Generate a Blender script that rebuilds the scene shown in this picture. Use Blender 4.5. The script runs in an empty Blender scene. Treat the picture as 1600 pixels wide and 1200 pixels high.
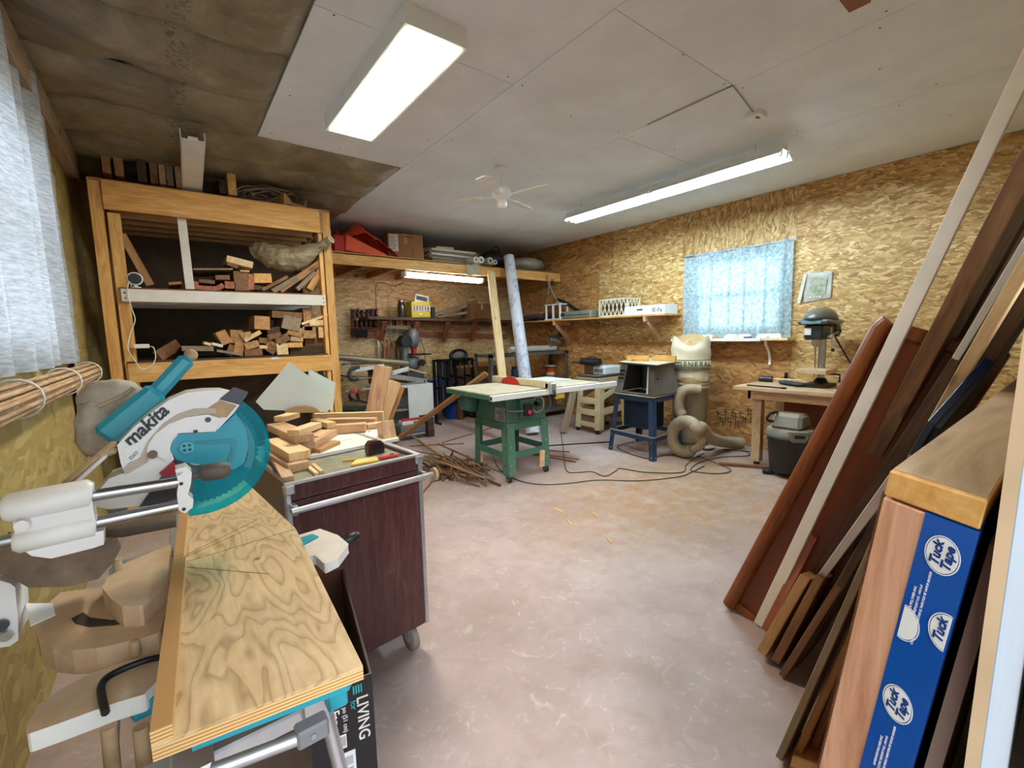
import bpy, bmesh, math, random
from mathutils import Vector as V, Matrix as Mx, noise
R = random.Random(7)
sc = bpy.context.scene
col = sc.collection
# ---------------------------------------------------------------- camera, sky, sun, exposure
FPX = 695.0; YAW, PITCH, ROLL, CAMH = .652, .112, -.023, 1.53
_f = V((math.sin(YAW)*math.cos(PITCH), math.cos(YAW)*math.cos(PITCH), -math.sin(PITCH)))
_r0 = V((math.cos(YAW), -math.sin(YAW), 0)); _u0 = _r0.cross(_f)
_r = math.cos(ROLL)*_r0 + math.sin(ROLL)*_u0; _u = -math.sin(ROLL)*_r0 + math.cos(ROLL)*_u0
EYE = V((0, 0, CAMH))
cd = bpy.data.cameras.new('camera'); cam = bpy.data.objects.new('camera', cd); col.objects.link(cam)
cd.sensor_width = 36; cd.lens = FPX/1600*36; cd.clip_start = .02
_m = Mx((( _r.x, _u.x, -_f.x, 0), (_r.y, _u.y, -_f.y, 0), (_r.z, _u.z, -_f.z, CAMH), (0, 0, 0, 1)))
cam.matrix_world = _m; sc.camera = cam
w = bpy.data.worlds.new('world'); sc.world = w; w.use_nodes = True
bg = w.node_tree.nodes['Background']; bg.inputs[0].default_value = (.80, .90, 1.0, 1); bg.inputs[1].default_value = 2.4
sd = bpy.data.lights.new('sun', 'SUN'); sd.energy = 2.2; sd.angle = .35; sd.color = (1, .93, .9)
sun = bpy.data.objects.new('sun', sd); col.objects.link(sun)
sun.rotation_euler = V((.57, .82, -.52)).to_track_quat('-Z', 'Y').to_euler()
sc.view_settings.view_transform = 'Standard'; sc.view_settings.look = 'None'
sc.view_settings.gamma = 1; sc.view_settings.use_curve_mapping = False
sc.view_settings.exposure = 0.52
sc.cycles.max_bounces = 10; sc.cycles.diffuse_bounces = 7; sc.cycles.transmission_bounces = 8
sc.cycles.transparent_max_bounces = 8; sc.cycles.sample_clamp_indirect = 6; sc.cycles.caustics_reflective = False
# ---------------------------------------------------------------- pixel -> position on a plane (photo is 1600 x 1200)
def ray(u, v): return _r*((u-800)/FPX) - _u*((v-600)/FPX) + _f
def _on(ax, val, u, v):
    d = ray(u, v); return EYE + d*((val-EYE[ax])/d[ax])
def PX(x, u, v): return _on(0, x, u, v)
def PY(y, u, v): return _on(1, y, u, v)
def PZ(z, u, v): return _on(2, z, u, v)
def DEP(p): return (V(p)-EYE).dot(_f)
def SC(p): return DEP(p)/FPX            # metres per pixel at p
# ---------------------------------------------------------------- mesh builder
class MB:
    def __init__(s): s.v = []; s.f = []; s.sm = []
    def add(s, vs, fs, smooth=False):
        n = len(s.v); s.v += [V(p) for p in vs]
        for f in fs: s.f.append([i+n for i in f]); s.sm.append(smooth)
        return s
    def hexa(s, p):   # 4 bottom + 4 top
        return s.add(p, [(3,2,1,0),(4,5,6,7),(0,1,5,4),(1,2,6,5),(2,3,7,6),(3,0,4,7)])
    def box(s, a, b, M=None):
        (x0,y0,z0),(x1,y1,z1) = a, b
        p = [V(q) for q in ((x0,y0,z0),(x1,y0,z0),(x1,y1,z0),(x0,y1,z0),(x0,y0,z1),(x1,y0,z1),(x1,y1,z1),(x0,y1,z1))]
        if M: p = [M@q for q in p]
        return s.hexa(p)
    def cyl(s, a, b, r, r1=None, n=14, smooth=True, caps=True):
        a, b = V(a), V(b); r1 = r if r1 is None else r1
        d = (b-a).normalized(); x = d.orthogonal().normalized(); y = d.cross(x)
        ca = [(math.cos(2*math.pi*i/n), math.sin(2*math.pi*i/n)) for i in range(n)]
        A = [a+(x*c+y*t)*r for c, t in ca]; B = [b+(x*c+y*t)*r1 for c, t in ca]
        s.add(A+B, [(i, (i+1)%n, n+(i+1)%n, n+i) for i in range(n)], smooth)
        if caps:
            if r > 1e-5: s.add(A, [tuple(range(n))[::-1]])
            if r1 > 1e-5: s.add(B, [tuple(range(n))])
        return s
    def tube(s, pts, r, n=8, closed=False, caps=True):
        pts = [V(p) for p in pts]; m = len(pts)
        rs = r if isinstance(r, (list, tuple)) else [r]*m
        rings = []; prev = None
        for i, p in enumerate(pts):
            if closed: t = (pts[(i+1)%m]-pts[i-1]).normalized()
            else: t = (pts[min(i+1, m-1)]-pts[max(i-1, 0)]).normalized()
            if prev is None: x = t.orthogonal().normalized()
            else:
                x = (prev - t*prev.dot(t))
                x = x.normalized() if x.length > 1e-6 else t.orthogonal().normalized()
            prev = x; y = t.cross(x)
            rings.append([p+(x*math.cos(2*math.pi*k/n)+y*math.sin(2*math.pi*k/n))*rs[i] for k in range(n)])
        vs = [q for rg in rings for q in rg]; fs = []
        for i in range(m if closed else m-1):
            j = (i+1) % m
            for k in range(n): fs.append((i*n+k, i*n+(k+1)%n, j*n+(k+1)%n, j*n+k))
        s.add(vs, fs, True)
        if caps and not closed:
            s.add(rings[0], [tuple(range(n))[::-1]]); s.add(rings[-1], [tuple(range(n))])
        return s
    def lathe(s, prof, c=(0,0,0), n=24, M=None, smooth=True, a0=0, a1=2*math.pi):
        c = V(c); full = abs(a1-a0-2*math.pi) < 1e-6; k = n if full else n+1; vs = []
        for r, z in prof:
            for i in range(k):
                a = a0+(a1-a0)*i/n; q = V((r*math.cos(a), r*math.sin(a), z))
                vs.append((M@q if M else q)+c)
        fs = []
        for j in range(len(prof)-1):
            for i in range(n):
                i2 = (i+1) % k; fs.append((j*k+i, j*k+i2, (j+1)*k+i2, (j+1)*k+i))
        return s.add(vs, fs, smooth)
    def prism(s, pts, d):
        pts = [V(p) for p in pts]; n = len(pts); d = V(d)
        s.add(pts, [tuple(range(n))]); s.add([p+d for p in pts], [tuple(range(n))[::-1]])
        return s.add(pts+[p+d for p in pts], [(i, (i+1)%n, n+(i+1)%n, n+i) for i in range(n)])
    def ring(s, po, pi_, d):  # prism between two outlines with the same count
        n = len(po); d = V(d); A = [V(p) for p in po]; B = [V(p) for p in pi_]
        vs = A+B+[p+d for p in A]+[p+d for p in B]; fs = []
        for i in range(n):
            j = (i+1) % n
            fs += [(i,j,n+j,n+i), (2*n+i,3*n+i,3*n+j,2*n+j), (i,2*n+i,2*n+j,j), (n+i,n+j,3*n+j,3*n+i)]
        return s.add(vs, fs)
    def ell(s, c, r, n=16, m=10, fn=None):
        c = V(c); r = V((r,)*3 if not hasattr(r, '__len__') else r); vs = []
        for j in range(m+1):
            t = math.pi*j/m
            for i in range(n):
                a = 2*math.pi*i/n; q = V((math.sin(t)*math.cos(a), math.sin(t)*math.sin(a), math.cos(t)))
                k = fn(q) if fn else 1
                vs.append(c+V((q.x*r.x, q.y*r.y, q.z*r.z))*k)
        return s.add(vs, [(j*n+i, j*n+(i+1)%n, (j+1)*n+(i+1)%n, (j+1)*n+i) for j in range(m) for i in range(n)], True)
    def grid(s, fn, nu, nv, smooth=True, thick=None):
        vs = [fn(i/nu, j/nv) for j in range(nv+1) for i in range(nu+1)]; k = nu+1
        fs = [(j*k+i, j*k+i+1, (j+1)*k+i+1, (j+1)*k+i) for j in range(nv) for i in range(nu)]
        if thick is None: return s.add(vs, fs, smooth)
        t = V(thick); n = len(vs)
        fs2 = [tuple(q+n for q in reversed(f)) for f in fs]
        ed = list(range(k)) + [j*k+nu for j in range(1, nv+1)] + [nv*k+i for i in range(nu-1, -1, -1)] + [j*k for j in range(nv-1, 0, -1)]
        sd_ = [(ed[i], ed[(i+1)%len(ed)], ed[(i+1)%len(ed)]+n, ed[i]+n) for i in range(len(ed))]
        return s.add([V(p) for p in vs]+[V(p)+t for p in vs], fs+fs2+sd_, smooth)
    def build(s, name, mat, parent=None, bev=0, label=None, cat=None, group=None, M=None, kind=None):
        """vertices are world coordinates unless M (then they are local to M)"""
        vs = s.v
        if M is None:
            lo = V([min(p[i] for p in vs) for i in range(3)]); hi = V([max(p[i] for p in vs) for i in range(3)])
            o = V(((lo.x+hi.x)/2, (lo.y+hi.y)/2, lo.z)); M = Mx.Translation(o); vs = [p-o for p in vs]
        me = bpy.data.meshes.new(name); me.from_pydata([tuple(p) for p in vs], [], s.f)
        me.polygons.foreach_set('use_smooth', s.sm)
        bm = bmesh.new(); bm.from_mesh(me); bmesh.ops.recalc_face_normals(bm, faces=bm.faces[:])
        if bev: bmesh.ops.bevel(bm, geom=[e for e in bm.edges if len(e.link_faces) == 2 and e.calc_face_angle(0) > .6], offset=bev, segments=1, affect='EDGES', profile=.5)
        bm.to_mesh(me); bm.free()
        return link(name, me, mat, parent, M, label, cat, group, kind)
WM = {}
def link(name, me, mat, parent, M, label=None, cat=None, group=None, kind=None):
    o = bpy.data.objects.new(name, me); col.objects.link(o)
    if mat is not None and not me.materials: me.materials.append(mat)
    if parent is not None:
        o.parent = parent; o.matrix_basis = WM[parent.name].inverted() @ M
    else: o.matrix_basis = M
    WM[o.name] = M
    tag(o, label, cat, group, kind); return o
def tag(o, label=None, cat=None, group=None, kind=None):
    if label: o['label'] = label
    if cat: o['category'] = cat
    if group: o['group'] = group
    if kind: o['kind'] = kind
    return o
def thing(name, label, cat, loc=(0,0,0), group=None, kind=None):
    o = bpy.data.objects.new(name, None); col.objects.link(o); o.empty_display_size = .05
    o.matrix_basis = Mx.Translation(V(loc)); WM[o.name] = o.matrix_basis.copy()
    return tag(o, label, cat, group, kind)
def frame(p0, p1, side=(0,0,1)):
    p0, p1 = V(p0), V(p1); x = (p1-p0).normalized(); y = V(side); y = y-x*y.dot(x)
    if y.length < 1e-5: y = x.orthogonal()
    y.normalize(); z = x.cross(y); c = (p0+p1)/2
    return Mx(((x.x,y.x,z.x,c.x),(x.y,y.y,z.y,c.y),(x.z,y.z,z.z,c.z),(0,0,0,1))), (p1-p0).length
def board(name, p0, p1, w_, t, mat, side=(0,0,1), parent=None, label=None, cat=None, group=None, bev=.002, cut=0, cut1=0):
    """length p0->p1 (local X), width w_ along side, thickness t; cut slants the ends"""
    M, L = frame(p0, p1, side); b = MB(); x = L/2; a = w_/2; h = t/2
    b.hexa([(-x-cut,-a,-h),(x-cut1,-a,-h),(x+cut1,a,-h),(-x+cut,a,-h),(-x-cut,-a,h),(x-cut1,-a,h),(x+cut1,a,h),(-x+cut,a,h)])
    return b.build(name, mat, parent, bev if t > .012 else 0, label, cat, group, M)
def text(name, s, size, M, mat, parent, ext=.0006, shear=0, bold=0, align='CENTER'):
    c = bpy.data.curves.new(name, 'FONT'); c.body = s; c.size = size; c.extrude = ext; c.shear = shear; c.offset = bold
    c.align_x = align; c.align_y = 'CENTER'; c.resolution_u = 3
    t = bpy.data.objects.new(name+'_tmp', c); col.objects.link(t); bpy.context.view_layer.update()
    me = bpy.data.meshes.new_from_object(t); bpy.data.objects.remove(t)
    return link(name, me, mat, parent, M)
def basis(o, x, y):
    """frame with origin o, local X along x, Y along y"""
    x = V(x).normalized(); y = V(y); y = (y-x*y.dot(x)).normalized(); z = x.cross(y); o = V(o)
    return Mx(((x.x,y.x,z.x,o.x),(x.y,y.y,z.y,o.y),(x.z,y.z,z.z,o.z),(0,0,0,1)))
def arc(c, r, a0, a1, n, ax=(1,0,0), ay=(0,0,1)):
    c, ax, ay = V(c), V(ax), V(ay)
    return [c+(ax*math.cos(a0+(a1-a0)*i/n)+ay*math.sin(a0+(a1-a0)*i/n))*r for i in range(n+1)]
def spline(pts, k=6):
    P = [V(p) for p in pts]; out = []
    for i in range(len(P)-1):
        a, b, c, d = P[max(i-1,0)], P[i], P[i+1], P[min(i+2,len(P)-1)]
        for j in range(k):
            t = j/k; out.append(.5*((2*b)+(c-a)*t+(2*a-5*b+4*c-d)*t*t+(3*b-a-3*c+d)*t**3))
    return out+[P[-1]]
def copy_tree(o, M, parent=None):
    c = o.copy(); col.objects.link(c)
    WM[c.name] = M
    if parent is not None: c.parent = parent
    else: c.matrix_basis = M
    for ch in [q for q in bpy.data.objects if q.parent == o]:
        k = ch.copy(); col.objects.link(k); k.parent = c; WM[k.name] = M @ WM[o.name].inverted() @ WM[ch.name]
        for g in [q for q in bpy.data.objects if q.parent == ch]:
            h = g.copy(); col.objects.link(h); h.parent = k
    return c
ORD = ['first','second','third','fourth','fifth','sixth','seventh','eighth','ninth','tenth','eleventh','twelfth','thirteenth','fourteenth','fifteenth','sixteenth','seventeenth','eighteenth','nineteenth','twentieth']
# ---------------------------------------------------------------- materials (all procedural)
def lin(h):
    h = h.lstrip('#'); c = [int(h[i:i+2], 16)/255 for i in (0, 2, 4)]
    return tuple((x/12.92 if x <= .04045 else ((x+.055)/1.055)**2.4) for x in c)+(1,)
MATS = {}
class NT:
    def __init__(s, name):
        s.m = bpy.data.materials.new(name); s.m.use_nodes = True; s.t = s.m.node_tree; s.n = s.t.nodes
        s.p = s.n['Principled BSDF']; s.out = s.n['Material Output']
    def N(s, kind, **kw):
        n = s.n.new('ShaderNode'+kind)
        for k, v in kw.items():
            if k.startswith('i_'): n.inputs[k[2:].replace('_', ' ')].default_value = v
            else: setattr(n, k, v)
        return n
    def L(s, a, b): s.t.links.new(a, b)
    def ramp(s, src, stops, interp='LINEAR'):
        r = s.N('ValToRGB'); r.color_ramp.interpolation = interp; e = r.color_ramp.elements
        while len(e) < len(stops): e.new(.5)
        for q, (p, c) in zip(e, stops): q.position = p; q.color = lin(c) if isinstance(c, str) else c
        s.L(src, r.inputs[0]); return r.outputs[0]
    def mix(s, fac, a, b, mode='MIX'):
        m = s.N('Mix', data_type='RGBA', blend_type=mode)
        for sock, val in ((m.inputs[0], fac), (m.inputs[6], a), (m.inputs[7], b)):
            if hasattr(val, 'is_linked') or hasattr(val, 'node'): s.L(val, sock)
            else: sock.default_value = val
        return m.outputs[2]
    def math(s, op, a, b=0.0, c=None):
        m = s.N('Math', operation=op)
        for i, val in enumerate((a, b) if c is None else (a, b, c)):
            if hasattr(val, 'node'): s.L(val, m.inputs[i])
            else: m.inputs[i].default_value = val
        return m.outputs[0]
    def coord(s, scale=(1,1,1), rot=(0,0,0), rnd=True):
        tc = s.N('TexCoord'); mp = s.N('Mapping'); mp.inputs['Scale'].default_value = scale; mp.inputs['Rotation'].default_value = rot
        if rnd:
            oi = s.N('ObjectInfo'); k = s.math('MULTIPLY', oi.outputs['Random'], 37.0)
            ad = s.N('VectorMath', operation='ADD'); s.L(tc.outputs['Object'], ad.inputs[0]); s.L(k, ad.inputs[1]); s.L(ad.outputs[0], mp.inputs[0])
        else: s.L(tc.outputs['Object'], mp.inputs[0])
        return mp.outputs[0]
    def noise(s, vec, scale, detail=4, rough=.55, dist=0):
        n = s.N('TexNoise'); n.inputs['Scale'].default_value = scale; n.inputs['Detail'].default_value = detail
        n.inputs['Roughness'].default_value = rough; n.inputs['Distortion'].default_value = dist; s.L(vec, n.inputs['Vector']); return n.outputs['Fac']
    def bump(s, h, st, dist=.01):
        b = s.N('Bump'); b.inputs['Strength'].default_value = st; b.inputs['Distance'].default_value = dist; s.L(h, b.inputs['Height']); s.L(b.outputs[0], s.p.inputs['Normal'])
    def dust(s, colr, amt, c='#b89a76'):
        g = s.N('NewGeometry'); sp = s.N('SeparateXYZ'); s.L(g.outputs['Normal'], sp.inputs[0])
        n = s.noise(s.coord(), 9, 5, .7)
        f = s.math('MULTIPLY', s.math('MULTIPLY', s.math('SMOOTH_MIN', s.math('MAXIMUM', sp.outputs[2], 0.0), 1.0, .1), s.math('ADD', n, .25)), amt)
        f = s.math('MINIMUM', f, .95)
        return s.mix(f, colr, lin(c))
def mat(name, c, rough=.55, metal=0, var=.12, scale=6, bump=0, dust=0, coat=0, objvar=.0, stretch=(1,1,1)):
    if name in MATS: return MATS[name]
    t = NT(name); p = t.p
    n = t.noise(t.coord(stretch), scale, 5, .6)
    dk = tuple(x*(1-var*1.6) for x in lin(c)[:3])+(1,); lt = tuple(min(1, x*(1+var)) for x in lin(c)[:3])+(1,)
    cc = t.ramp(n, [(.3, dk), (.7, lt)])
    if objvar:
        oi = t.N('ObjectInfo'); k = t.math('MULTIPLY_ADD', oi.outputs['Random'], objvar*2, 1-objvar); hs = t.N('HueSaturation'); t.L(k, hs.inputs['Value']); t.L(cc, hs.inputs['Color']); cc = hs.outputs[0]
    if dust: cc = t.dust(cc, dust)
    t.L(cc, p.inputs['Base Color']); p.inputs['Roughness'].default_value = rough; p.inputs['Metallic'].default_value = metal
    if coat: p.inputs['Coat Weight'].default_value = coat
    if bump: t.bump(n, bump)
    MATS[name] = t.m; return t.m
def wood(name, c0, c1, c2, rough=.6, axis='X', fine=22, objvar=.14, knots=True, dust=0, grain=1.0, bump=.12):
    if name in MATS: return MATS[name]
    t = NT(name); st = {'X': (.55,1,1), 'Y': (1,.55,1), 'Z': (1,1,.55)}[axis]
    lo = {'X': (.12,1,1), 'Y': (1,.12,1), 'Z': (1,1,.12)}[axis]
    v0 = t.coord(lo); v1 = t.coord(st)
    a = t.noise(v0, fine, 6, .6, 1.2*grain); b = t.noise(v0, fine*4, 3, .7)
    f = t.math('ADD', t.math('MULTIPLY', a, .75), t.math('MULTIPLY', b, .25))
    cc = t.ramp(f, [(.30, c0), (.5, c1), (.68, c2)])
    if knots:
        vo = t.N('TexVoronoi'); vo.inputs['Scale'].default_value = 3.1; t.L(v1, vo.inputs['Vector'])
        kf = t.ramp(vo.outputs['Distance'], [(.035, (1,1,1,1)), (.10, (0,0,0,1))]); cc = t.mix(kf, cc, tuple(x*.28 for x in lin(c0)[:3])+(1,))
    oi = t.N('ObjectInfo'); k = t.math('MULTIPLY_ADD', oi.outputs['Random'], objvar*2, 1-objvar); hs = t.N('HueSaturation'); t.L(k, hs.inputs['Value']); t.L(cc, hs.inputs['Color']); cc = hs.outputs[0]
    if dust: cc = t.dust(cc, dust)
    t.L(cc, t.p.inputs['Base Color']); t.p.inputs['Roughness'].default_value = rough
    t.bump(f, bump, .004); MATS[name] = t.m; return t.m
def osb(name, plane, cols, rot=0.0, sc_=26, con=1.0, objvar=.06):
    """oriented strand board: stretched, jittered flakes; plane 'x' = wall facing x, 'y' = wall facing y"""
    t = NT(name); base = t.coord(rnd=True)
    nz = t.N('TexNoise'); nz.inputs['Scale'].default_value = 3.5; nz.inputs['Detail'].default_value = 2; t.L(base, nz.inputs['Vector'])
    wob = t.N('VectorMath', operation='MULTIPLY_ADD'); t.L(nz.outputs['Color'], wob.inputs[0]); wob.inputs[1].default_value = (.16,)*3; t.L(base, wob.inputs[2])
    fl = []
    for k, (ang, s1) in enumerate(((.22, 1.0), (-.30, 1.35), (.05, .75))):
        mp = t.N('Mapping')
        a = ang+rot
        m0 = t.N('Mapping'); t.L(wob.outputs[0], m0.inputs[0])
        if plane == 'x': m0.inputs['Rotation'].default_value = (a, 0, 0); mp.inputs['Scale'].default_value = (1, .26*s1, 1.1*s1)
        else: m0.inputs['Rotation'].default_value = (0, a, 0); mp.inputs['Scale'].default_value = (.26*s1, 1, 1.1*s1)
        mp.inputs['Location'].default_value = (k*3.1, k*1.7, k*2.3)
        t.L(m0.outputs[0], mp.inputs[0])
        vo = t.N('TexVoronoi'); vo.inputs['Scale'].default_value = sc_; t.L(mp.outputs[0], vo.inputs['Vector'])
        sp = t.N('SeparateColor'); t.L(vo.outputs['Color'], sp.inputs[0]); fl.append((sp.outputs[0], sp.outputs[1], vo.outputs['Distance']))
    c = [t.ramp(f[0], [(0, cols[0]), (.22, cols[1]), (.5, cols[2]), (.8, cols[3]), (1, cols[4])]) for f in fl]
    m1 = t.math('GREATER_THAN', fl[1][1], .55); m2 = t.math('GREATER_THAN', fl[2][1], .6)
    cc = t.mix(m2, t.mix(m1, c[0], c[1]), c[2])
    fine = t.noise(wob.outputs[0], 70, 3, .6); cc = t.mix(.25*con, cc, t.ramp(fine, [(.3, '#5c3d1c'), (.7, '#ead0a0')]), 'SOFT_LIGHT')
    oi = t.N('ObjectInfo'); k = t.math('MULTIPLY_ADD', oi.outputs['Random'], objvar*2, 1-objvar); hs = t.N('HueSaturation'); t.L(k, hs.inputs['Value']); t.L(cc, hs.inputs['Color'])
    t.L(hs.outputs[0], t.p.inputs['Base Color']); t.p.inputs['Roughness'].default_value = .6
    h = t.math('ADD', fl[0][0], t.math('MULTIPLY', fl[1][0], .6)); t.bump(h, .25, .004)
    MATS[name] = t.m; return t.m
def emit(name, c, st, base='#ffffff'):
    t = NT(name); t.p.inputs['Base Color'].default_value = lin(base); t.p.inputs['Emission Color'].default_value = lin(c); t.p.inputs['Emission Strength'].default_value = st
    MATS[name] = t.m; return t.m
# ---------------------------------------------------------------- material library
OSB_R = osb('osb_gold', 'x', ['#8f6a3c','#ac8650','#bd9860','#ceae78','#e2cc9c'], sc_=48)
OSB_V = osb('osb_gold_upright', 'x', ['#8f6a3c','#ac8650','#bd9860','#ceae78','#e2cc9c'], rot=1.45, sc_=48)
OSB_RD = osb('osb_amber', 'x', ['#875a30','#a2723e','#b0804a','#bd9058','#cda874'], sc_=34, con=.7)
OSB_B = osb('osb_pale', 'y', ['#a88a60','#c2a474','#cfb282','#dac094','#e6d2ac'], sc_=44, con=.6)
OSB_L = osb('osb_olive', 'x', ['#94804a','#9c8850','#a38f56','#aa975e','#b3a26c'], sc_=20, con=.4)
PINE = wood('pine', '#b8803e', '#d8a45c', '#e8c180')
PINEP = wood('pine_pale', '#cfa872', '#e3c592', '#f0dcb4')
PINED = wood('pine_old', '#8a5f36', '#a97c4c', '#c09562')
FIR = wood('fir_pink', '#b07c56', '#caa07a', '#dcbb98')
CEDAR = wood('cedar_red', '#8a4a30', '#a8634a', '#bf8266')
BROWN = wood('wood_brown', '#5a3a22', '#7d5533', '#966c45')
DARKW = wood('wood_dark', '#2e1d12', '#49301d', '#62442b')
GREYW = wood('wood_grey', '#6e5c48', '#8b7862', '#a39078')
MAHOG = wood('mahogany', '#5c2c10', '#7c3f18', '#96541f', rough=.35, knots=False, objvar=.03)
WHITEW = mat('white_painted_wood', '#ddd8d2', .5, var=.07)
WHITE = mat('white_paint', '#e6e4e0', .45, var=.05)
WHITEM = mat('white_metal', '#e9ecec', .35, var=.04)
DRY = mat('drywall', '#e2e8ee', .85, var=.05, scale=2.5)
BLACK = mat('black_plastic', '#17181b', .45, var=.3)
BLACKM = mat('black_iron', '#1d1f24', .4, .5, var=.3)
GREY = mat('grey_plastic', '#6d7074', .5, var=.12)
GREYD = mat('grey_dark', '#3f444a', .5, var=.15, dust=.3)
STEEL = mat('steel', '#b9bcc0', .28, 1, var=.1, scale=20)
ALU = mat('aluminium', '#c4c7cc', .4, .85, var=.08, scale=14)
TAN = mat('dusty_tan', '#b39775', .8, var=.18, scale=14)
CARD = mat('cardboard', '#a67a4e', .85, var=.08)
CARDD = mat('cardboard_dark', '#7a5636', .85, var=.1)
TEAL = mat('teal_plastic', '#1d8fa3', .35, var=.08)
GREENP = mat('green_enamel', '#3f6f5f', .4, var=.12, dust=.3)
BLUEP = mat('blue_enamel', '#1f3d5e', .4, var=.15, dust=.2)
RED = mat('red_plastic', '#c22a22', .4, var=.1)
ORANGE = mat('orange_tarp', '#f0573a', .6, var=.14, scale=4)
RUBBER = mat('rubber_dark', '#26231f', .7, var=.2)
TUBEM = emit('tube_glow', '#d8f2ff', 115)
LENS = emit('lens_glow', '#fff9e2', 36)

# ---------------------------------------------------------------- room
XL, XR, YB, ZC = -.56, 5.90, 7.60, 3.15
def slab(name, boxes, m, kind='structure', label=None):
    b = MB()
    for a, c in boxes: b.box(a, c)
    o = b.build(name, m, kind=kind, M=Mx())
    if label: o['label'] = label
    return o
def floor_mat():
    t = NT('concrete_floor'); v = t.coord(rnd=False)
    a = t.noise(v, .9, 5, .6); b = t.noise(v, 5, 6, .65, .6); c = t.noise(v, 16, 4, .7, .4)
    cc = t.ramp(a, [(.3, '#9c8882'), (.5, '#b09b96'), (.7, '#c0aea9')])
    cc = t.mix(t.math('MULTIPLY', t.ramp(b, [(.45, (0,0,0,1)), (.75, (1,1,1,1))]), .4), cc, lin('#8f7966'))
    sc2 = t.ramp(t.noise(v, 9, 7, .78, 1.5), [(.56, (0,0,0,1)), (.70, (1,1,1,1))]); cc = t.mix(t.math('MULTIPLY', sc2, .55), cc, lin('#d8cdc4'))
    # sawdust drift between the table saw and the bench
    sp = t.N('SeparateXYZ'); t.L(v, sp.inputs[0])
    dx = t.math('MULTIPLY', t.math('SUBTRACT', sp.outputs[0], 3.75), .60); dy = t.math('MULTIPLY', t.math('SUBTRACT', sp.outputs[1], 2.35), .95)
    d2 = t.math('ADD', t.math('POWER', dx, 2), t.math('POWER', dy, 2))
    rad = t.math('SUBTRACT', 1.35, d2); f = t.math('MULTIPLY', t.math('MAXIMUM', rad, 0.0), t.math('MAXIMUM', t.math('MULTIPLY', t.math('SUBTRACT', t.noise(v, 7, 7, .75), .34), 2.6), 0.0))
    cc = t.mix(t.math('MINIMUM', f, .9), cc, lin('#a87d48'))
    t.L(cc, t.p.inputs['Base Color']); t.L(t.ramp(b, [(.3, (.42,)*3+(1,)), (.7, (.6,)*3+(1,))]), t.p.inputs['Roughness'])
    t.bump(c, .12, .004); return t.m
slab('floor', [((-.8,-.3,-.1),(6.1,7.8,0))], floor_mat())
slab('ground', [((-8,-9,-.25),(9,-.3,-.1)), ((6.1,-9,-.25),(14,9,-.1)), ((-8,-.3,-.25),(-.8,9,-.1))], mat('gravel', '#8a8378', .95, var=.3, scale=30))
WIN = (2.32, 3.48, 1.50, 2.46)     # right window y0 y1 z0 z1
wr = slab('wall_right', [((XR,-.2,0),(XR+.15,WIN[0],3.3)),((XR,WIN[1],0),(XR+.15,7.75,3.3)),((XR,WIN[0],0),(XR+.15,WIN[1],WIN[2])),((XR,WIN[0],WIN[3]),(XR+.15,WIN[1],3.3))], PINED)
def sheet(parent, ax, at, a0, a1, z0, z1, m, g=.002, t=.011):
    b = MB()
    if ax == 'x': b.box((at, a0+g, z0+g), (at+t, a1-g, z1-g))
    else: b.box((a0+g, at, z0+g), (a1-g, at+t, z1-g))
    return b.build('osb_sheet', m, parent)
for a0, a1, z0, z1, m in [(.07,2.2,0,1.36,OSB_R),(2.2,4.6,0,1.36,OSB_RD),(4.6,7.59,0,1.36,OSB_RD),
        (.07,2.32,1.36,2.56,OSB_R),(3.48,5.2,1.36,2.56,OSB_R),(5.2,7.59,1.36,2.56,OSB_RD),
        (2.32,3.48,1.36,1.5,OSB_R),(2.32,3.48,2.46,2.56,OSB_R),
        (.07,2.2,2.56,ZC,OSB_R),(2.2,3.65,2.56,ZC,OSB_V),(3.65,4.9,2.56,ZC,OSB_R),(4.9,7.59,2.56,ZC,OSB_RD)]:
    sheet(wr, 'x', XR-.011, a0, a1, z0, z1, m)
wb = slab('wall_back', [((-.8,YB,0),(6.05,YB+.15,3.3))], PINED)
for a0, a1, z0, z1 in [(XL,1.9,0,1.22),(1.9,4.34,0,1.22),(4.34,XR-.012,0,1.22),(XL,.7,1.22,2.44),(.7,3.1,1.22,2.44),(3.1,5.5,1.22,2.44),(5.5,XR-.012,1.22,2.44),(XL,1.9,2.44,ZC),(1.9,4.34,2.44,ZC),(4.34,XR-.012,2.44,ZC)]:
    sheet(wb, 'y', YB-.011, a0, a1, z0, z1, OSB_B)
WL = (2.15, 3.75, 1.50, 2.72)
wl = slab('wall_left', [((XL-.15,-.2,0),(XL,WL[0],3.3)),((XL-.15,WL[1],0),(XL,7.75,3.3)),((XL-.15,WL[0],0),(XL,WL[1],WL[2])),((XL-.15,WL[0],WL[3]),(XL,WL[1],3.3))], PINED)
for a0, a1, z0, z1 in [(.07,2.15,0,1.5),(2.15,4.3,0,1.5),(4.3,7.59,0,1.5),(.07,2.15,1.5,ZC),(3.75,5.6,1.5,ZC),(5.6,7.59,1.5,ZC),(2.15,3.75,2.72,ZC)]:
    sheet(wl, 'x', XL, a0, a1, z0, z1, OSB_L)
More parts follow.
